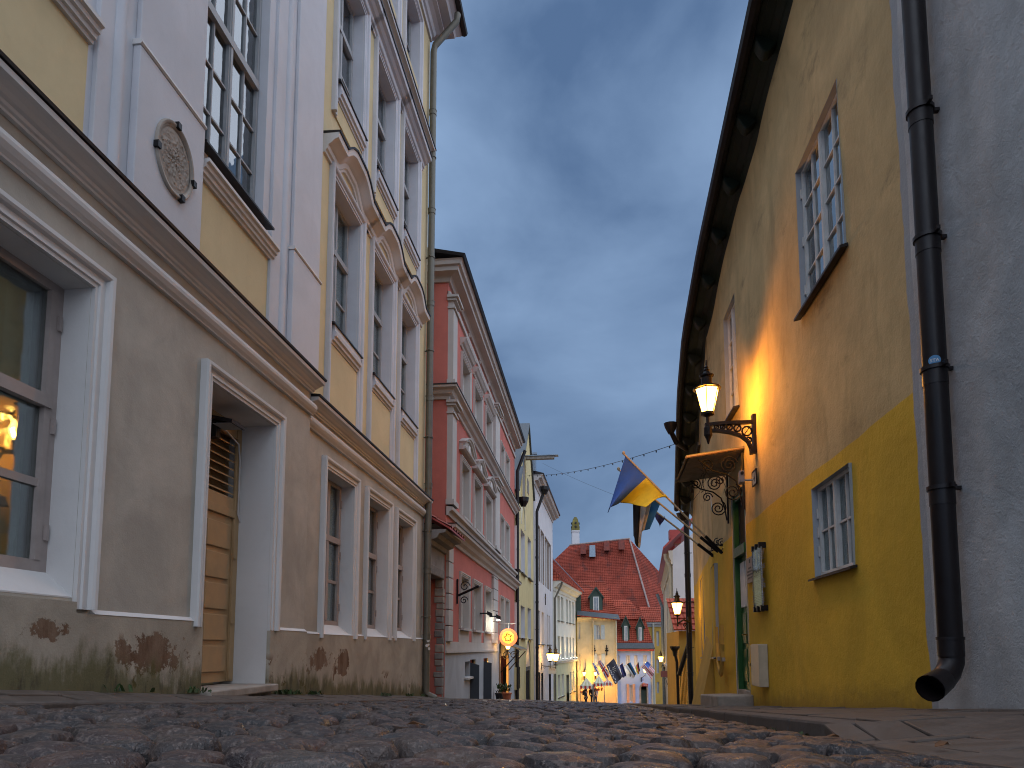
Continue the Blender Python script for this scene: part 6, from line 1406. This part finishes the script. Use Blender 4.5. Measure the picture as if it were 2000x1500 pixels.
# ------------------------------------------------------------------ door canopy of the old yellow house
DC = thing('door_canopy', (2.2, 10.3, 2.6), 'shallow plank and metal door canopy with scrolled iron brackets', 'canopy'); db = DC.location
def C3(x, y, z): return Vector((x, y, z)) - db
y0_, y1_ = 9.82, 10.98
for k in range(5):
    a, b = y0_ + (y1_ - y0_) * k / 5, y0_ + (y1_ - y0_) * (k + 1) / 5 - .008
    m = MB(); m.hexa([C3(1.42, a, 2.70 - .07 * k / 5), C3(1.42, b, 2.70 - .07 * (k + 1) / 5), C3(2.18, b, 2.80 - .07 * (k + 1) / 5), C3(2.18, a, 2.80 - .07 * k / 5)], [C3(1.42, a, 2.72 - .07 * k / 5), C3(1.42, b, 2.72 - .07 * (k + 1) / 5), C3(2.18, b, 2.82 - .07 * (k + 1) / 5), C3(2.18, a, 2.82 - .07 * k / 5)]); m.build('canopy_plank', M['wood_grey'], DC)
m = MB(); m.hexa([C3(1.38, y0_ - .03, 2.721), C3(1.38, y1_ + .03, 2.65), C3(2.19, y1_ + .03, 2.76), C3(2.19, y0_ - .03, 2.831)], [C3(1.38, y0_ - .03, 2.745), C3(1.38, y1_ + .03, 2.674), C3(2.19, y1_ + .03, 2.784), C3(2.19, y0_ - .03, 2.855)]); m.build('canopy_sheet', M['pipe_olive'], DC)
m = MB(); m.tube([C3(1.385, y0_ - .03, 2.715), C3(1.385, y1_ + .03, 2.645)], .018, 6); m.tube([C3(1.385, y0_ - .03, 2.715), C3(2.19, y0_ - .03, 2.825)], .016, 6); m.build('canopy_rim', M['frame_brown'], DC)
for yv in (y0_ + .02, y1_ - .02):
    m = MB(); X_, Z_ = (1, 0, 0), (0, 0, 1)
    m.tube([C3(1.55, yv, 2.69), C3(1.75, yv, 2.52), C3(1.95, yv, 2.46), C3(2.07, yv, 2.36), C3(2.12, yv, 2.2), C3(2.15, yv, 2.0)], .012, 6)
    for c_, r_, tn, a0, sg_ in (((1.98, yv, 2.60), .13, 2.2, .2, 1), ((1.68, yv, 2.60), .09, 2, 2.5, -1), ((2.02, yv, 2.20), .13, 2.3, 1.2, -1), ((1.86, yv, 2.38), .08, 1.6, 0, 1)): m.tube(scroll(C3(*c_), r_, tn, X_, Z_, .01, a0=a0, sgn=sg_), .010, 5)
    m.tube([C3(2.17, yv, 2.79), C3(2.17, yv, 1.95)], .016, 6); m.build('scroll_bracket', M['iron'], DC)
random.seed(8)
for k in range(7):
    x = random.uniform(1.5, 2.1); yv = random.uniform(y0_, y1_); z = 2.66; pts = [C3(x, yv, z)]
    for j in range(5): pts.append(pts[-1] + Vector((random.uniform(-.05, .05), random.uniform(-.05, .05), -random.uniform(.03, .12))))
    m = MB(); m.tube(pts, .004, 4); m.build('string_light_wire', M['wire'], DC)

# ------------------------------------------------------------------ flags
def flag(root, hoist0, hoist1, fly, nu, nv, colf, mats, rip=.08, ripdir=Vector((0, 1, 0)), nr=3.0, ph=0., name='flag_cloth', thick=True):
    """fly(s)-> end point for hoist parameter s"""
    h0, h1 = Vector(hoist0), Vector(hoist1); m = MB()
    def fn(t, s):
        a = h0.lerp(h1, s); b = Vector(fly(s)); p = a.lerp(b, t); sag = math.sin(math.pi * t) * .0
        return p + ripdir * (rip * (t ** .6) * math.sin(nr * math.pi * (s + .25 * t) + ph)) + Vector((0, 0, -.0)) + ripdir.cross(Vector((0, 0, 1))) * (rip * .35 * t * math.sin(nr * 1.7 * math.pi * s + ph + 1))
    m.grid(fn, nu, nv, lambda t, s: colf(s, t))
    o = m.build(name, mats, root, smooth=True, recalc=False); sd = o.modifiers.new('thickness', 'SOLIDIFY'); sd.thickness = .004; return o
def pl_interp(pts):
    def f(s):
        for (a, pa), (b, pb) in zip(pts, pts[1:]):
            if s <= b: 
                k = (s - a) / (b - a); return Vector(pa).lerp(Vector(pb), k)
        return Vector(pts[-1][1])
    return f
simple('flag_blue', (.045, .13, .48), .8, bmp=0); simple('flag_yellow', (.80, .66, .05), .8, bmp=0); simple('flag_black', (.012, .012, .014), .8, bmp=0); simple('flag_white', (.60, .60, .60), .8, bmp=0)
simple('flag_estblue', (.03, .17, .42), .8, bmp=0); simple('flag_navy', (.03, .035, .13), .8, bmp=0); simple('flag_red', (.45, .03, .04), .8, bmp=0); simple('flag_dark', (.045, .045, .065), .8, bmp=0)
def wall_flag(y, base_px, tip_px, ytip, hlo, flypts, colf, mats, label, hi=0.02, rip=.07, nr=3., nu=26, nv=30, ph=0.):
    Bp = at(*base_px, y); Tp = at(*tip_px, ytip); t = thing('wall_flag', Bp, label, 'flag', 'flags on poles over the door'); o = Vector(Bp)
    m = MB(); m.tube([Vector((0, 0, 0)), Tp - o], .017, 8); m.lathe(Tp - o, [(.012, -.02), (.026, .0), (.026, .025), (.01, .045)], 8); m.build('flag_pole', M['wood_pole'], t, smooth=R(50))
    d = (Tp - o).normalized(); m = MB(); m.tube([-d * .08, d * .32], .028, 8)
    m.tube(scroll(Vector((.05, 0, .12)), .08, 1.7, (1, 0, 0), (0, 0, 1), .01), .009, 5); m.tube(scroll(Vector((.09, 0, -.02)), .06, 1.5, (1, 0, 0), (0, 0, 1), .01), .008, 5); m.box(.12, .15, -.02, .02, -.12, .3); m.tube([d * .1, Vector((.13, 0, .1))], .01, 5); m.tube([Vector((-.02, 0, -.02)), Vector((.13, 0, -.06))], .01, 5); m.build('pole_holder', M['iron'], t)
    H0 = (Tp - o) * (1 - hi); H1 = (Tp - o) * hlo
    flag(t, H0, H1, pl_interp([(s, at(px, py, yy) - o) for s, px, py, yy in flypts]), nu, nv, colf, mats, rip=rip, nr=nr, ph=ph)
    return t
wall_flag(11.7, (1404, 1074), (1218, 886), 11.7, .52, [(0, 1185, 1001, 11.75), (.30, 1193, 992, 11.62), (.5, 1210, 981, 11.72), (.62, 1232, 982, 11.85), (.8, 1259, 991, 11.62), (.9, 1277, 978, 11.75), (1, 1301, 966, 11.70)],
          lambda s, t: 0 if s < .5 else 1, [M['flag_blue'], M['flag_yellow']], 'blue and yellow flag hanging from the nearest of three wall poles', rip=.05)
wall_flag(12.15, (1396, 1072), (1208, 917), 12.15, .56, [(0, 1236, 1046, 12.2), (.3, 1243, 1066, 12.1), (.36, 1248, 1072, 12.2), (.60, 1252, 1050, 12.05), (.68, 1256, 1036, 12.25), (1, 1270, 1034, 12.15)],
          lambda s, t: 0 if s < .34 else (1 if s < .72 else 2), [M['flag_black'], M['flag_white'], M['flag_estblue']], 'black white and blue flag hanging limp behind the blue and yellow flag', rip=.04, hi=.15)
wall_flag(12.5, (1391, 1084), (1262, 985), 12.5, .72, [(0, 1276, 1000, 12.5), (.5, 1289, 1030, 12.45), (1, 1299, 1008, 12.5)], lambda s, t: 0, [M['flag_navy']], 'plain dark blue flag with its tip hanging from the lowest wall pole', rip=.03, hi=.1)

def union(s, t):
    x, y = t - .5, (s - .5)
    if abs(x) < .06 or abs(y) < .09: return 2
    if abs(x) < .11 or abs(y) < .16: return 1
    d = min(abs(x - y), abs(x + y)); 
    return 2 if d < .035 else (1 if d < .11 else 0)
def stars(s, t):
    if s < .54 and t < .42: return 1 if (int(s * 26) % 4 == 1 and int(t * 30) % 4 == 1) else 0
    return 2 if int(s * 13) % 2 == 0 else 1
fl_specs = [
 ('white flag with a dark blue cross, leftmost of the flag row', [(1160, 1293), (1156, 1296), (1166, 1317), (1173, 1319)], lambda s, t: 1 if abs(s - .5) < .14 or abs(t - .36) < .10 else 0, ('flag_white', 'flag_blue')),
 ('dark blue flag with red and white crosses in the flag row', [(1173, 1289), (1167, 1293), (1186, 1330), (1190, 1316)], union, ('flag_navy', 'flag_white', 'flag_red')),
 ('large dark promotional flag with white handwriting in the middle of the flag row', [(1199, 1286), (1184, 1300), (1202, 1337), (1216, 1322)], lambda s, t: 1 if (abs(s - .86 - .05 * math.sin(t * 30)) < .035 and .1 < t < .95 and int(t * 40) % 3) or (.30 < t < .55 and .25 < s < .6 and (int(s * 24 + t * 30) % 4 == 0)) else 0, ('flag_dark', 'flag_white')),
 ('narrow dark blue flag folded beside the large dark flag', [(1216, 1295), (1210, 1300), (1217, 1324), (1224, 1319)], lambda s, t: 0, ('flag_navy',)),
 ('blue black and white striped flag in the flag row', [(1231, 1293), (1221, 1299), (1237, 1326), (1243, 1315)], lambda s, t: 0 if s < .34 else (1 if s < .67 else 2), ('flag_estblue', 'flag_black', 'flag_white')),
 ('narrow black red and yellow flag in the flag row', [(1247, 1293), (1241, 1304), (1246, 1320), (1250, 1309)], lambda s, t: 0 if s < .34 else (1 if s < .67 else 2), ('flag_black', 'flag_red', 'flag_yellow')),
 ('red and white striped flag with blue corner, rightmost of the flag row', [(1265, 1291), (1253, 1302), (1273, 1327), (1279, 1309)], stars, ('flag_blue', 'flag_white', 'flag_red'))]
for k, (lab, c4, cf, mm) in enumerate(fl_specs):
    yy = 59.3 - .12 * (k % 3); tip = at(*c4[0], yy); lo = at(*c4[1], yy); d = (lo - tip); base = tip + d * 2.1 + Vector((0, .9, -.1))
    t = thing('house_flag', base, lab, 'flag', 'flags over the front of the pale blue house'); o = Vector(base)
    m = MB(); m.tube([(0, 0, 0), (tip - d * .06) - o], .022, 6); m.build('flag_pole', M['wood_pole'], t)
    f0, f1x = at(*c4[3], yy + .05) - o, at(*c4[2], yy - .05) - o
    flag(t, tip - o, lo - o, lambda s, a=f0, b=f1x: a.lerp(b, s), 34, 30, cf, [M[x] for x in mm], rip=.10, nr=2.6, ph=k)

# ------------------------------------------------------------------ signs, boxes and camera on the old yellow house
def on_wall(name, px0, px1, py0, py1, label, cat, w0=.03):
    o = pxo(f1_, px0, px1, py0, py1); u, z = (o[0] + o[1]) / 2, o[2]; q_ = f1_.xy(u, w0)
    t = thing(name, (q_.x, q_.y, z), label, cat); return t, Fac(t, (2.2, 0), (2.2, 1), (-1, 0)), o
def signtext(g, lines, o, w, size, mat, root, uflip=True):
    for k, (txt, zz, sz) in enumerate(lines):
        c = g.p((o[0] + o[1]) / 2, w, zz); text_mesh(txt, sz, 'lettering', mat, root, frame4(c, (0, -1, 0), (-1, 0, 0)), .0008)
t, g_, o = on_wall('wall_plaque', 1463.5, 1477.5, 1088, 1138, 'plain grey metal name plaque with engraved lines left of the glass notice board', 'plaque')
m = MB(); m.fbox(g_, o[0], o[1], .03, .045, o[2], o[3]); m.build('plate', M['frame_taupe'], t); h = o[3] - o[2]
m = MB()
for k, (a, b) in enumerate(((.42, .58), (.3, .7), (.15, .85), (.12, .88), (.2, .8))):
    zz = o[3] - h * (.30 + .13 * k) if k else o[3] - h * .16
    uu = o[1] - o[0]; m.fbox(g_, o[0] + uu * a, o[0] + uu * b, .0455, .048, zz - (.012 if k else .025), zz + (.012 if k else .025))
m.build('engraving', M['iron'], t)
t, g_, o = on_wall('notice_board', 1480, 1497, 1072, 1186, 'tall glass notice board on black iron clamps beside the green door', 'notice board')
m = MB(); m.fbox(g_, o[0], o[1], .06, .066, o[2], o[3]); m.build('board_back', M['frame_white'], t)
h = o[3] - o[2]; random.seed(4)
for k in range(4):
    m = MB(); m.fbox(g_, o[0] + .03, o[1] - .03, .068, .0695, o[2] + h * (.04 + .24 * k), o[2] + h * (.04 + .24 * k + .21)); m.build('paper', M['flag_white'] if k % 2 else M['sheer'], t)
    m = MB()
    for j in range(6): m.fbox(g_, o[0] + .07, o[1] - .07 - random.uniform(0, .12), .070, .0705, o[2] + h * (.06 + .24 * k + .028 * j), o[2] + h * (.06 + .24 * k + .028 * j) + .008)
    m.build('text_lines', M['frame_grey'], t)
m = MB(); m.fbox(g_, o[0] - .01, o[1] + .01, .074, .080, o[2] - .01, o[3] + .01); m.build('board_glass', M['glass'], t)
m = MB(); m.fbox(g_, o[0] - .025, o[0] - .008, .02, .08, o[2] - .03, o[3] + .03)
for z in (o[2] - .04, o[3] + .01):
    m.fbox(g_, o[0] - .06, o[1] + .06, .03, .055, z, z + .03)
    for u in (o[0] - .04, (o[0] + o[1]) / 2, o[1] + .04): m.fbox(g_, u - .02, u + .02, .0, .09, z - .02, z + .05)
m.build('iron_clamp', M['iron'], t)
t, g_, o = on_wall('meter_box', 1484, 1499, 1258, 1340, 'beige metal meter box low on the mustard yellow wall', 'box')
m = MB(); m.fbox(g_, o[0], o[1], .0, .11, o[2], o[3]); bx = m.build('box_body', M['box_beige'], t, bevel=.006)
m = MB(); m.fbox(g_, o[0] + .012, o[1] - .012, .111, .118, o[2] + .012, o[3] - .012); m.build('box_door', M['box_beige'], t)
m = MB(); m.fbox(g_, o[0] + .03, o[0] + .05, .119, .128, (o[2] + o[3]) / 2 - .02, (o[2] + o[3]) / 2 + .02); m.build('latch', M['iron'], t)
t, g_, o = on_wall('house_number', 1475, 1482.5, 921, 947, 'small white house number plate beside the security camera', 'sign')
m = MB(); m.fbox(g_, o[0], o[1], .03, .04, o[2], o[3]); m.build('plate', M['frame_white'], t); m = MB(); m.sweep(g_, [(o[0], o[2]), (o[1], o[2]), (o[1], o[3]), (o[0], o[3]), (o[0], o[2])], [(0, .03), (0, .046), (.015, .046), (.015, .03)]); m.build('plate_rim', M['iron'], t)
c = g_.p((o[0] + o[1]) / 2, .041, (o[2] + o[3]) / 2); text_mesh('4', .15, 'lettering', M['iron'], t, frame4(c, (0, -1, 0), (-1, 0, 0)), .001, True)
u, z = f1_.hit(1474, 937, .02); q_ = f1_.xy(u, 0); t = thing('security_camera', (q_.x, q_.y, z), 'small grey security camera on an arm under the canopy edge', 'camera')
m = MB(); m.tube([(0, 0, 0), (-.16, .02, 0)], .012, 6); m.lathe((0, 0, 0), [(.035, -.03), (.035, 0)], 10, axis=Matrix.Rotation(R(-90), 3, 'Y')); m.build('arm', M['frame_grey'], t)
m = MB(); m.hexa([(-.22, -.02, -.03), (-.15, -.02, -.03), (-.15, .07, -.05), (-.22, .07, -.05)], [(-.22, -.02, .13), (-.15, -.02, .13), (-.15, .07, .11), (-.22, .07, .11)]); m.build('camera_body', M['frame_taupe'], t, bevel=.012)
m = MB(); m.lathe((-.185, -.022, .09), [(.022, 0), (.022, .012)], 12, axis=Matrix.Rotation(R(90), 3, 'X')); m.build('lens', M['iron'], t)

# ------------------------------------------------------------------ wires over the street
def wire(name, a, b, sag, label, bulbs=0):
    a, b = Vector(a), Vector(b); t = thing(name, a, label, 'cable'); m = MB(); P = []
    for k in range(31):
        s = k / 30; P.append(a.lerp(b, s) - a - Vector((0, 0, sag * 4 * s * (1 - s))))
    m.tube(P, .008 if bulbs else .006, 5); c = m.build('cable', M['wire'], t)
    for k in range(bulbs):
        s = (k + .5) / bulbs * 30; i = int(s); p = P[i].lerp(P[i + 1], s - i); m = MB(); m.lathe(p, [(.008, -.065), (.018, -.045), (.018, -.02), (.008, 0)], 6); m.build('bulb', M['wire'], t)
wire('light_string', at(1322, 866, 17.0), at(1030, 928, 33.0), .25, 'string of small unlit bulbs crossing the street to the gabled house', 20)
wire('overhead_wire', at(1250, 985, 30.0), at(1060, 905, 40.0), .1, 'thin bare wire crossing high over the street')

# ------------------------------------------------------------------ market stalls and people at the end of the street
YS2 = 59.4; zf = -5.45
def stall(px0, px1, py_ap, py_e, lab, c1, c2, y, dep=1.6, posts=True):
    a, b = at(px0, py_e, y - dep), at(px1, py_e, y - dep); ap = at((px0 + px1) / 2, py_ap, y - dep / 2); t = thing('market_stall', (ap.x, y - dep / 2, zf), lab, 'market stall', 'market stalls by the butter yellow house'); o = Vector(t.location)
    A_, B_, C_, D_ = a - o, b - o, Vector((b.x, y, a.z)) - o, Vector((a.x, y, a.z)) - o; P_ = ap - o; m = MB(); n = 6
    for (p, q__) in ((A_, B_), (B_, C_), (C_, D_), (D_, A_)):
        for k in range(n):
            s0, s1 = p.lerp(q__, k / n), p.lerp(q__, (k + 1) / n); m.hexa([s0, s1, P_], [s0 + Vector((0, 0, .03)), s1 + Vector((0, 0, .03)), P_ + Vector((0, 0, .03))], k % 2)
    m.build('awning', [M[c1], M[c2]], t)
    m = MB()
    for (p, q__) in ((A_, B_), (B_, C_), (D_, A_)):
        for k in range(n):
            s0, s1 = p.lerp(q__, k / n), p.lerp(q__, (k + 1) / n); nn_ = Vector((0, 0, 1)).cross(s1 - s0).normalized() * .01; mid = (s0 + s1) / 2
            m.hexa([s0 + nn_, s1 + nn_, s1 + Vector((0, 0, -.18)) + nn_, mid + Vector((0, 0, -.3)) + nn_, s0 + Vector((0, 0, -.18)) + nn_], [s0 - nn_, s1 - nn_, s1 + Vector((0, 0, -.18)) - nn_, mid + Vector((0, 0, -.3)) - nn_, s0 + Vector((0, 0, -.18)) - nn_], k % 2)
    m.build('valance', [M['flag_red'], M[c2]], t)
    if posts:
        for p in (A_, B_):
            m = MB(); m.tube([Vector((p.x, p.y + .05, -.6)), p], .04, 6); m.build('post', M['wood_grey'], t)
        m = MB(); w_ = (B_ - A_).x; m.box(A_.x + .1 * w_, A_.x + .5 * w_, A_.y + .5, A_.y + 1.0, -.6, .95); m.build('counter', M['wood_grey'], t)
        random.seed(6); m = MB()
        for k in range(14): x = A_.x + w_ * random.uniform(.05, .95); z = A_.z - random.uniform(.25, .5); m.box(x - .05, x + .05, A_.y + .3, A_.y + .4, z - .18, z)
        m.build('hanging_goods', M['terracotta'], t)
    point('stall_light', ((A_.x + B_.x) / 2, A_.y + .7, A_.z - .15), 42, (1, .42, .07), .08, t)
    return t
stall(1133, 1158, 1324, 1340, 'left market stall with pale green striped awning', 'sage', 'cream_white', YS2)
stall(1159.5, 1180, 1319, 1335, 'middle market stall with taller awning and red scalloped edge', 'sage', 'cream_white', YS2)
stall(1178, 1196, 1328, 1334, 'small purple striped awning at the right of the stalls', 'dusty_pink', 'cream_white', YS2, dep=1.1, posts=False)
def person(loc, h, top, leg, hair, label, rz=0., sit=False, bag=None):
    t = thing('person', loc, label, 'person'); k = h / 1.72; t.rotation_euler = (0, 0, rz)
    J = {'pel': (0, 0, .93, .13), 'chest': (0, .01, 1.28, .16), 'neck': (0, .01, 1.47, .055), 'head': (0, -.02, 1.60, .10), 'crown': (0, -.01, 1.68, .075), 'hl': (-.09, 0, .86, .095), 'kl': (-.10, -.02, .48, .065), 'al': (-.10, .02, .09, .045), 'tl': (-.11, -.12, .035, .04), 'hr': (.09, 0, .86, .095), 'kr': (.10, -.03, .48, .065), 'ar': (.11, .01, .09, .045), 'tr': (.12, -.13, .035, .04),
         'sl': (-.19, .01, 1.40, .062), 'el': (-.25, .02, 1.12, .045), 'wl': (-.24, -.08, .87, .034), 'fl': (-.235, -.11, .79, .03), 'sr': (.19, .01, 1.40, .062), 'er': (.25, .02, 1.12, .045), 'wr': (.22, -.10, .90, .034), 'fr': (.21, -.14, .83, .03)}
    Ed = [('pel', 'chest'), ('chest', 'neck'), ('neck', 'head'), ('head', 'crown'), ('pel', 'hl'), ('hl', 'kl'), ('kl', 'al'), ('al', 'tl'), ('pel', 'hr'), ('hr', 'kr'), ('kr', 'ar'), ('ar', 'tr'), ('chest', 'sl'), ('sl', 'el'), ('el', 'wl'), ('wl', 'fl'), ('chest', 'sr'), ('sr', 'er'), ('er', 'wr'), ('wr', 'fr')]
    def skin(keys, edges, g, mat, name, root_key):
        me = bpy.data.meshes.new(name); ks = list(keys); me.from_pydata([tuple(c * k for c in J[q_][:3]) for q_ in ks], [(ks.index(a), ks.index(b)) for a, b in edges if a in ks and b in ks], []); me.materials.append(mat)
        o = bpy.data.objects.new(name, me); COL.objects.link(o); o.parent = t; sm = o.modifiers.new('skin', 'SKIN'); sm.use_smooth_shade = True
        for i, q_ in enumerate(ks): me.skin_vertices[0].data[i].radius = (J[q_][3] * k + g, J[q_][3] * k * .85 + g); me.skin_vertices[0].data[i].use_root = (q_ == root_key)
        o.modifiers.new('sub', 'SUBSURF').levels = 1; o.modifiers['sub'].render_levels = 1; return o
    body = skin(list(J), Ed, 0, M['skin'], 'body', 'pel')
    skin(['pel', 'chest', 'sl', 'el', 'wl', 'sr', 'er', 'wr', 'hl', 'hr'], Ed, .018, M[top], 'coat', 'pel'); skin(['pel', 'hl', 'kl', 'al', 'hr', 'kr', 'ar'], Ed, .012, M[leg], 'trousers', 'pel')
    m = MB(); m.lathe((0, .015 * k, 1.63 * k), [(.06, -.12), (.112, -.04), (.115, .04), (.085, .10), (.03, .125)], 12); m.build('hair', M[hair], t, smooth=True)
    if bag:
        m = MB(); m.hexa([(-.14, .12, 1.0), (.14, .12, 1.0), (.14, .26, 1.0), (-.14, .26, 1.0)], [(-.12, .12, 1.4), (.12, .12, 1.4), (.12, .22, 1.4), (-.12, .22, 1.4)]); m.build('rucksack', M[bag], t, bevel=.03)
    return t
person((at(1157, 1350, 58.0).x, 58.0, at(1157, 1379.5, 58.0).z), 1.72, 'cloth_black', 'cloth_black', 'hair', 'person in black standing by the market stalls with arms down', .3)
person((at(1162.5, 1350, 58.3).x, 58.3, at(1162, 1379.5, 58.3).z), 1.66, 'cloth_white', 'cloth_navy', 'cloth_white', 'person in a white jacket and pale cap beside the person in black', -.5)
person((at(1144, 1350, 57.6).x, 57.6, at(1144, 1381.5, 57.6).z), 1.5, 'cloth_black', 'cloth_black', 'hair', 'person in a dark coat in front of the left market stall', 1.2, bag='cloth_black')

# flower pots at the coral house shop door
for k, (px, lab) in enumerate(((976, 'dark leafy pot plant at the left of the shop door'), (990, 'terracotta pot with a small plant at the right of the shop door'))):
    p = at(px, 1368, 22.6 - k * .6); zf_ = zstreet(-2.7, p.y) + .02; t = thing('pot_plant', (p.x, p.y, zf_), lab, 'plant')
    m = MB(); m.lathe((0, 0, 0), [(.11, 0), (.15, .22), (.165, .22), (.165, .26), (.12, .26)], 12); m.build('pot', M['terracotta'] if k else M['dark_metal'], t)
    random.seed(k + 40); m = MB()
    for j in range(60):
        a, b_, l = random.uniform(0, 6.28), random.uniform(.2, 1.4), random.uniform(.08, .16); o = Vector((random.uniform(-.1, .1), random.uniform(-.1, .1), .26 + random.uniform(0, .22))); d = Vector((math.cos(a) * math.sin(b_), math.sin(a) * math.sin(b_), math.cos(b_))) * l; s_ = Vector((-math.sin(a), math.cos(a), 0)) * l * .25
        m.q([o, o + d * .5 + s_, o + d, o + d * .5 - s_])
    m.build('leaves', M['leaf_green'], t, recalc=False)
print('objects', len(sc.objects))
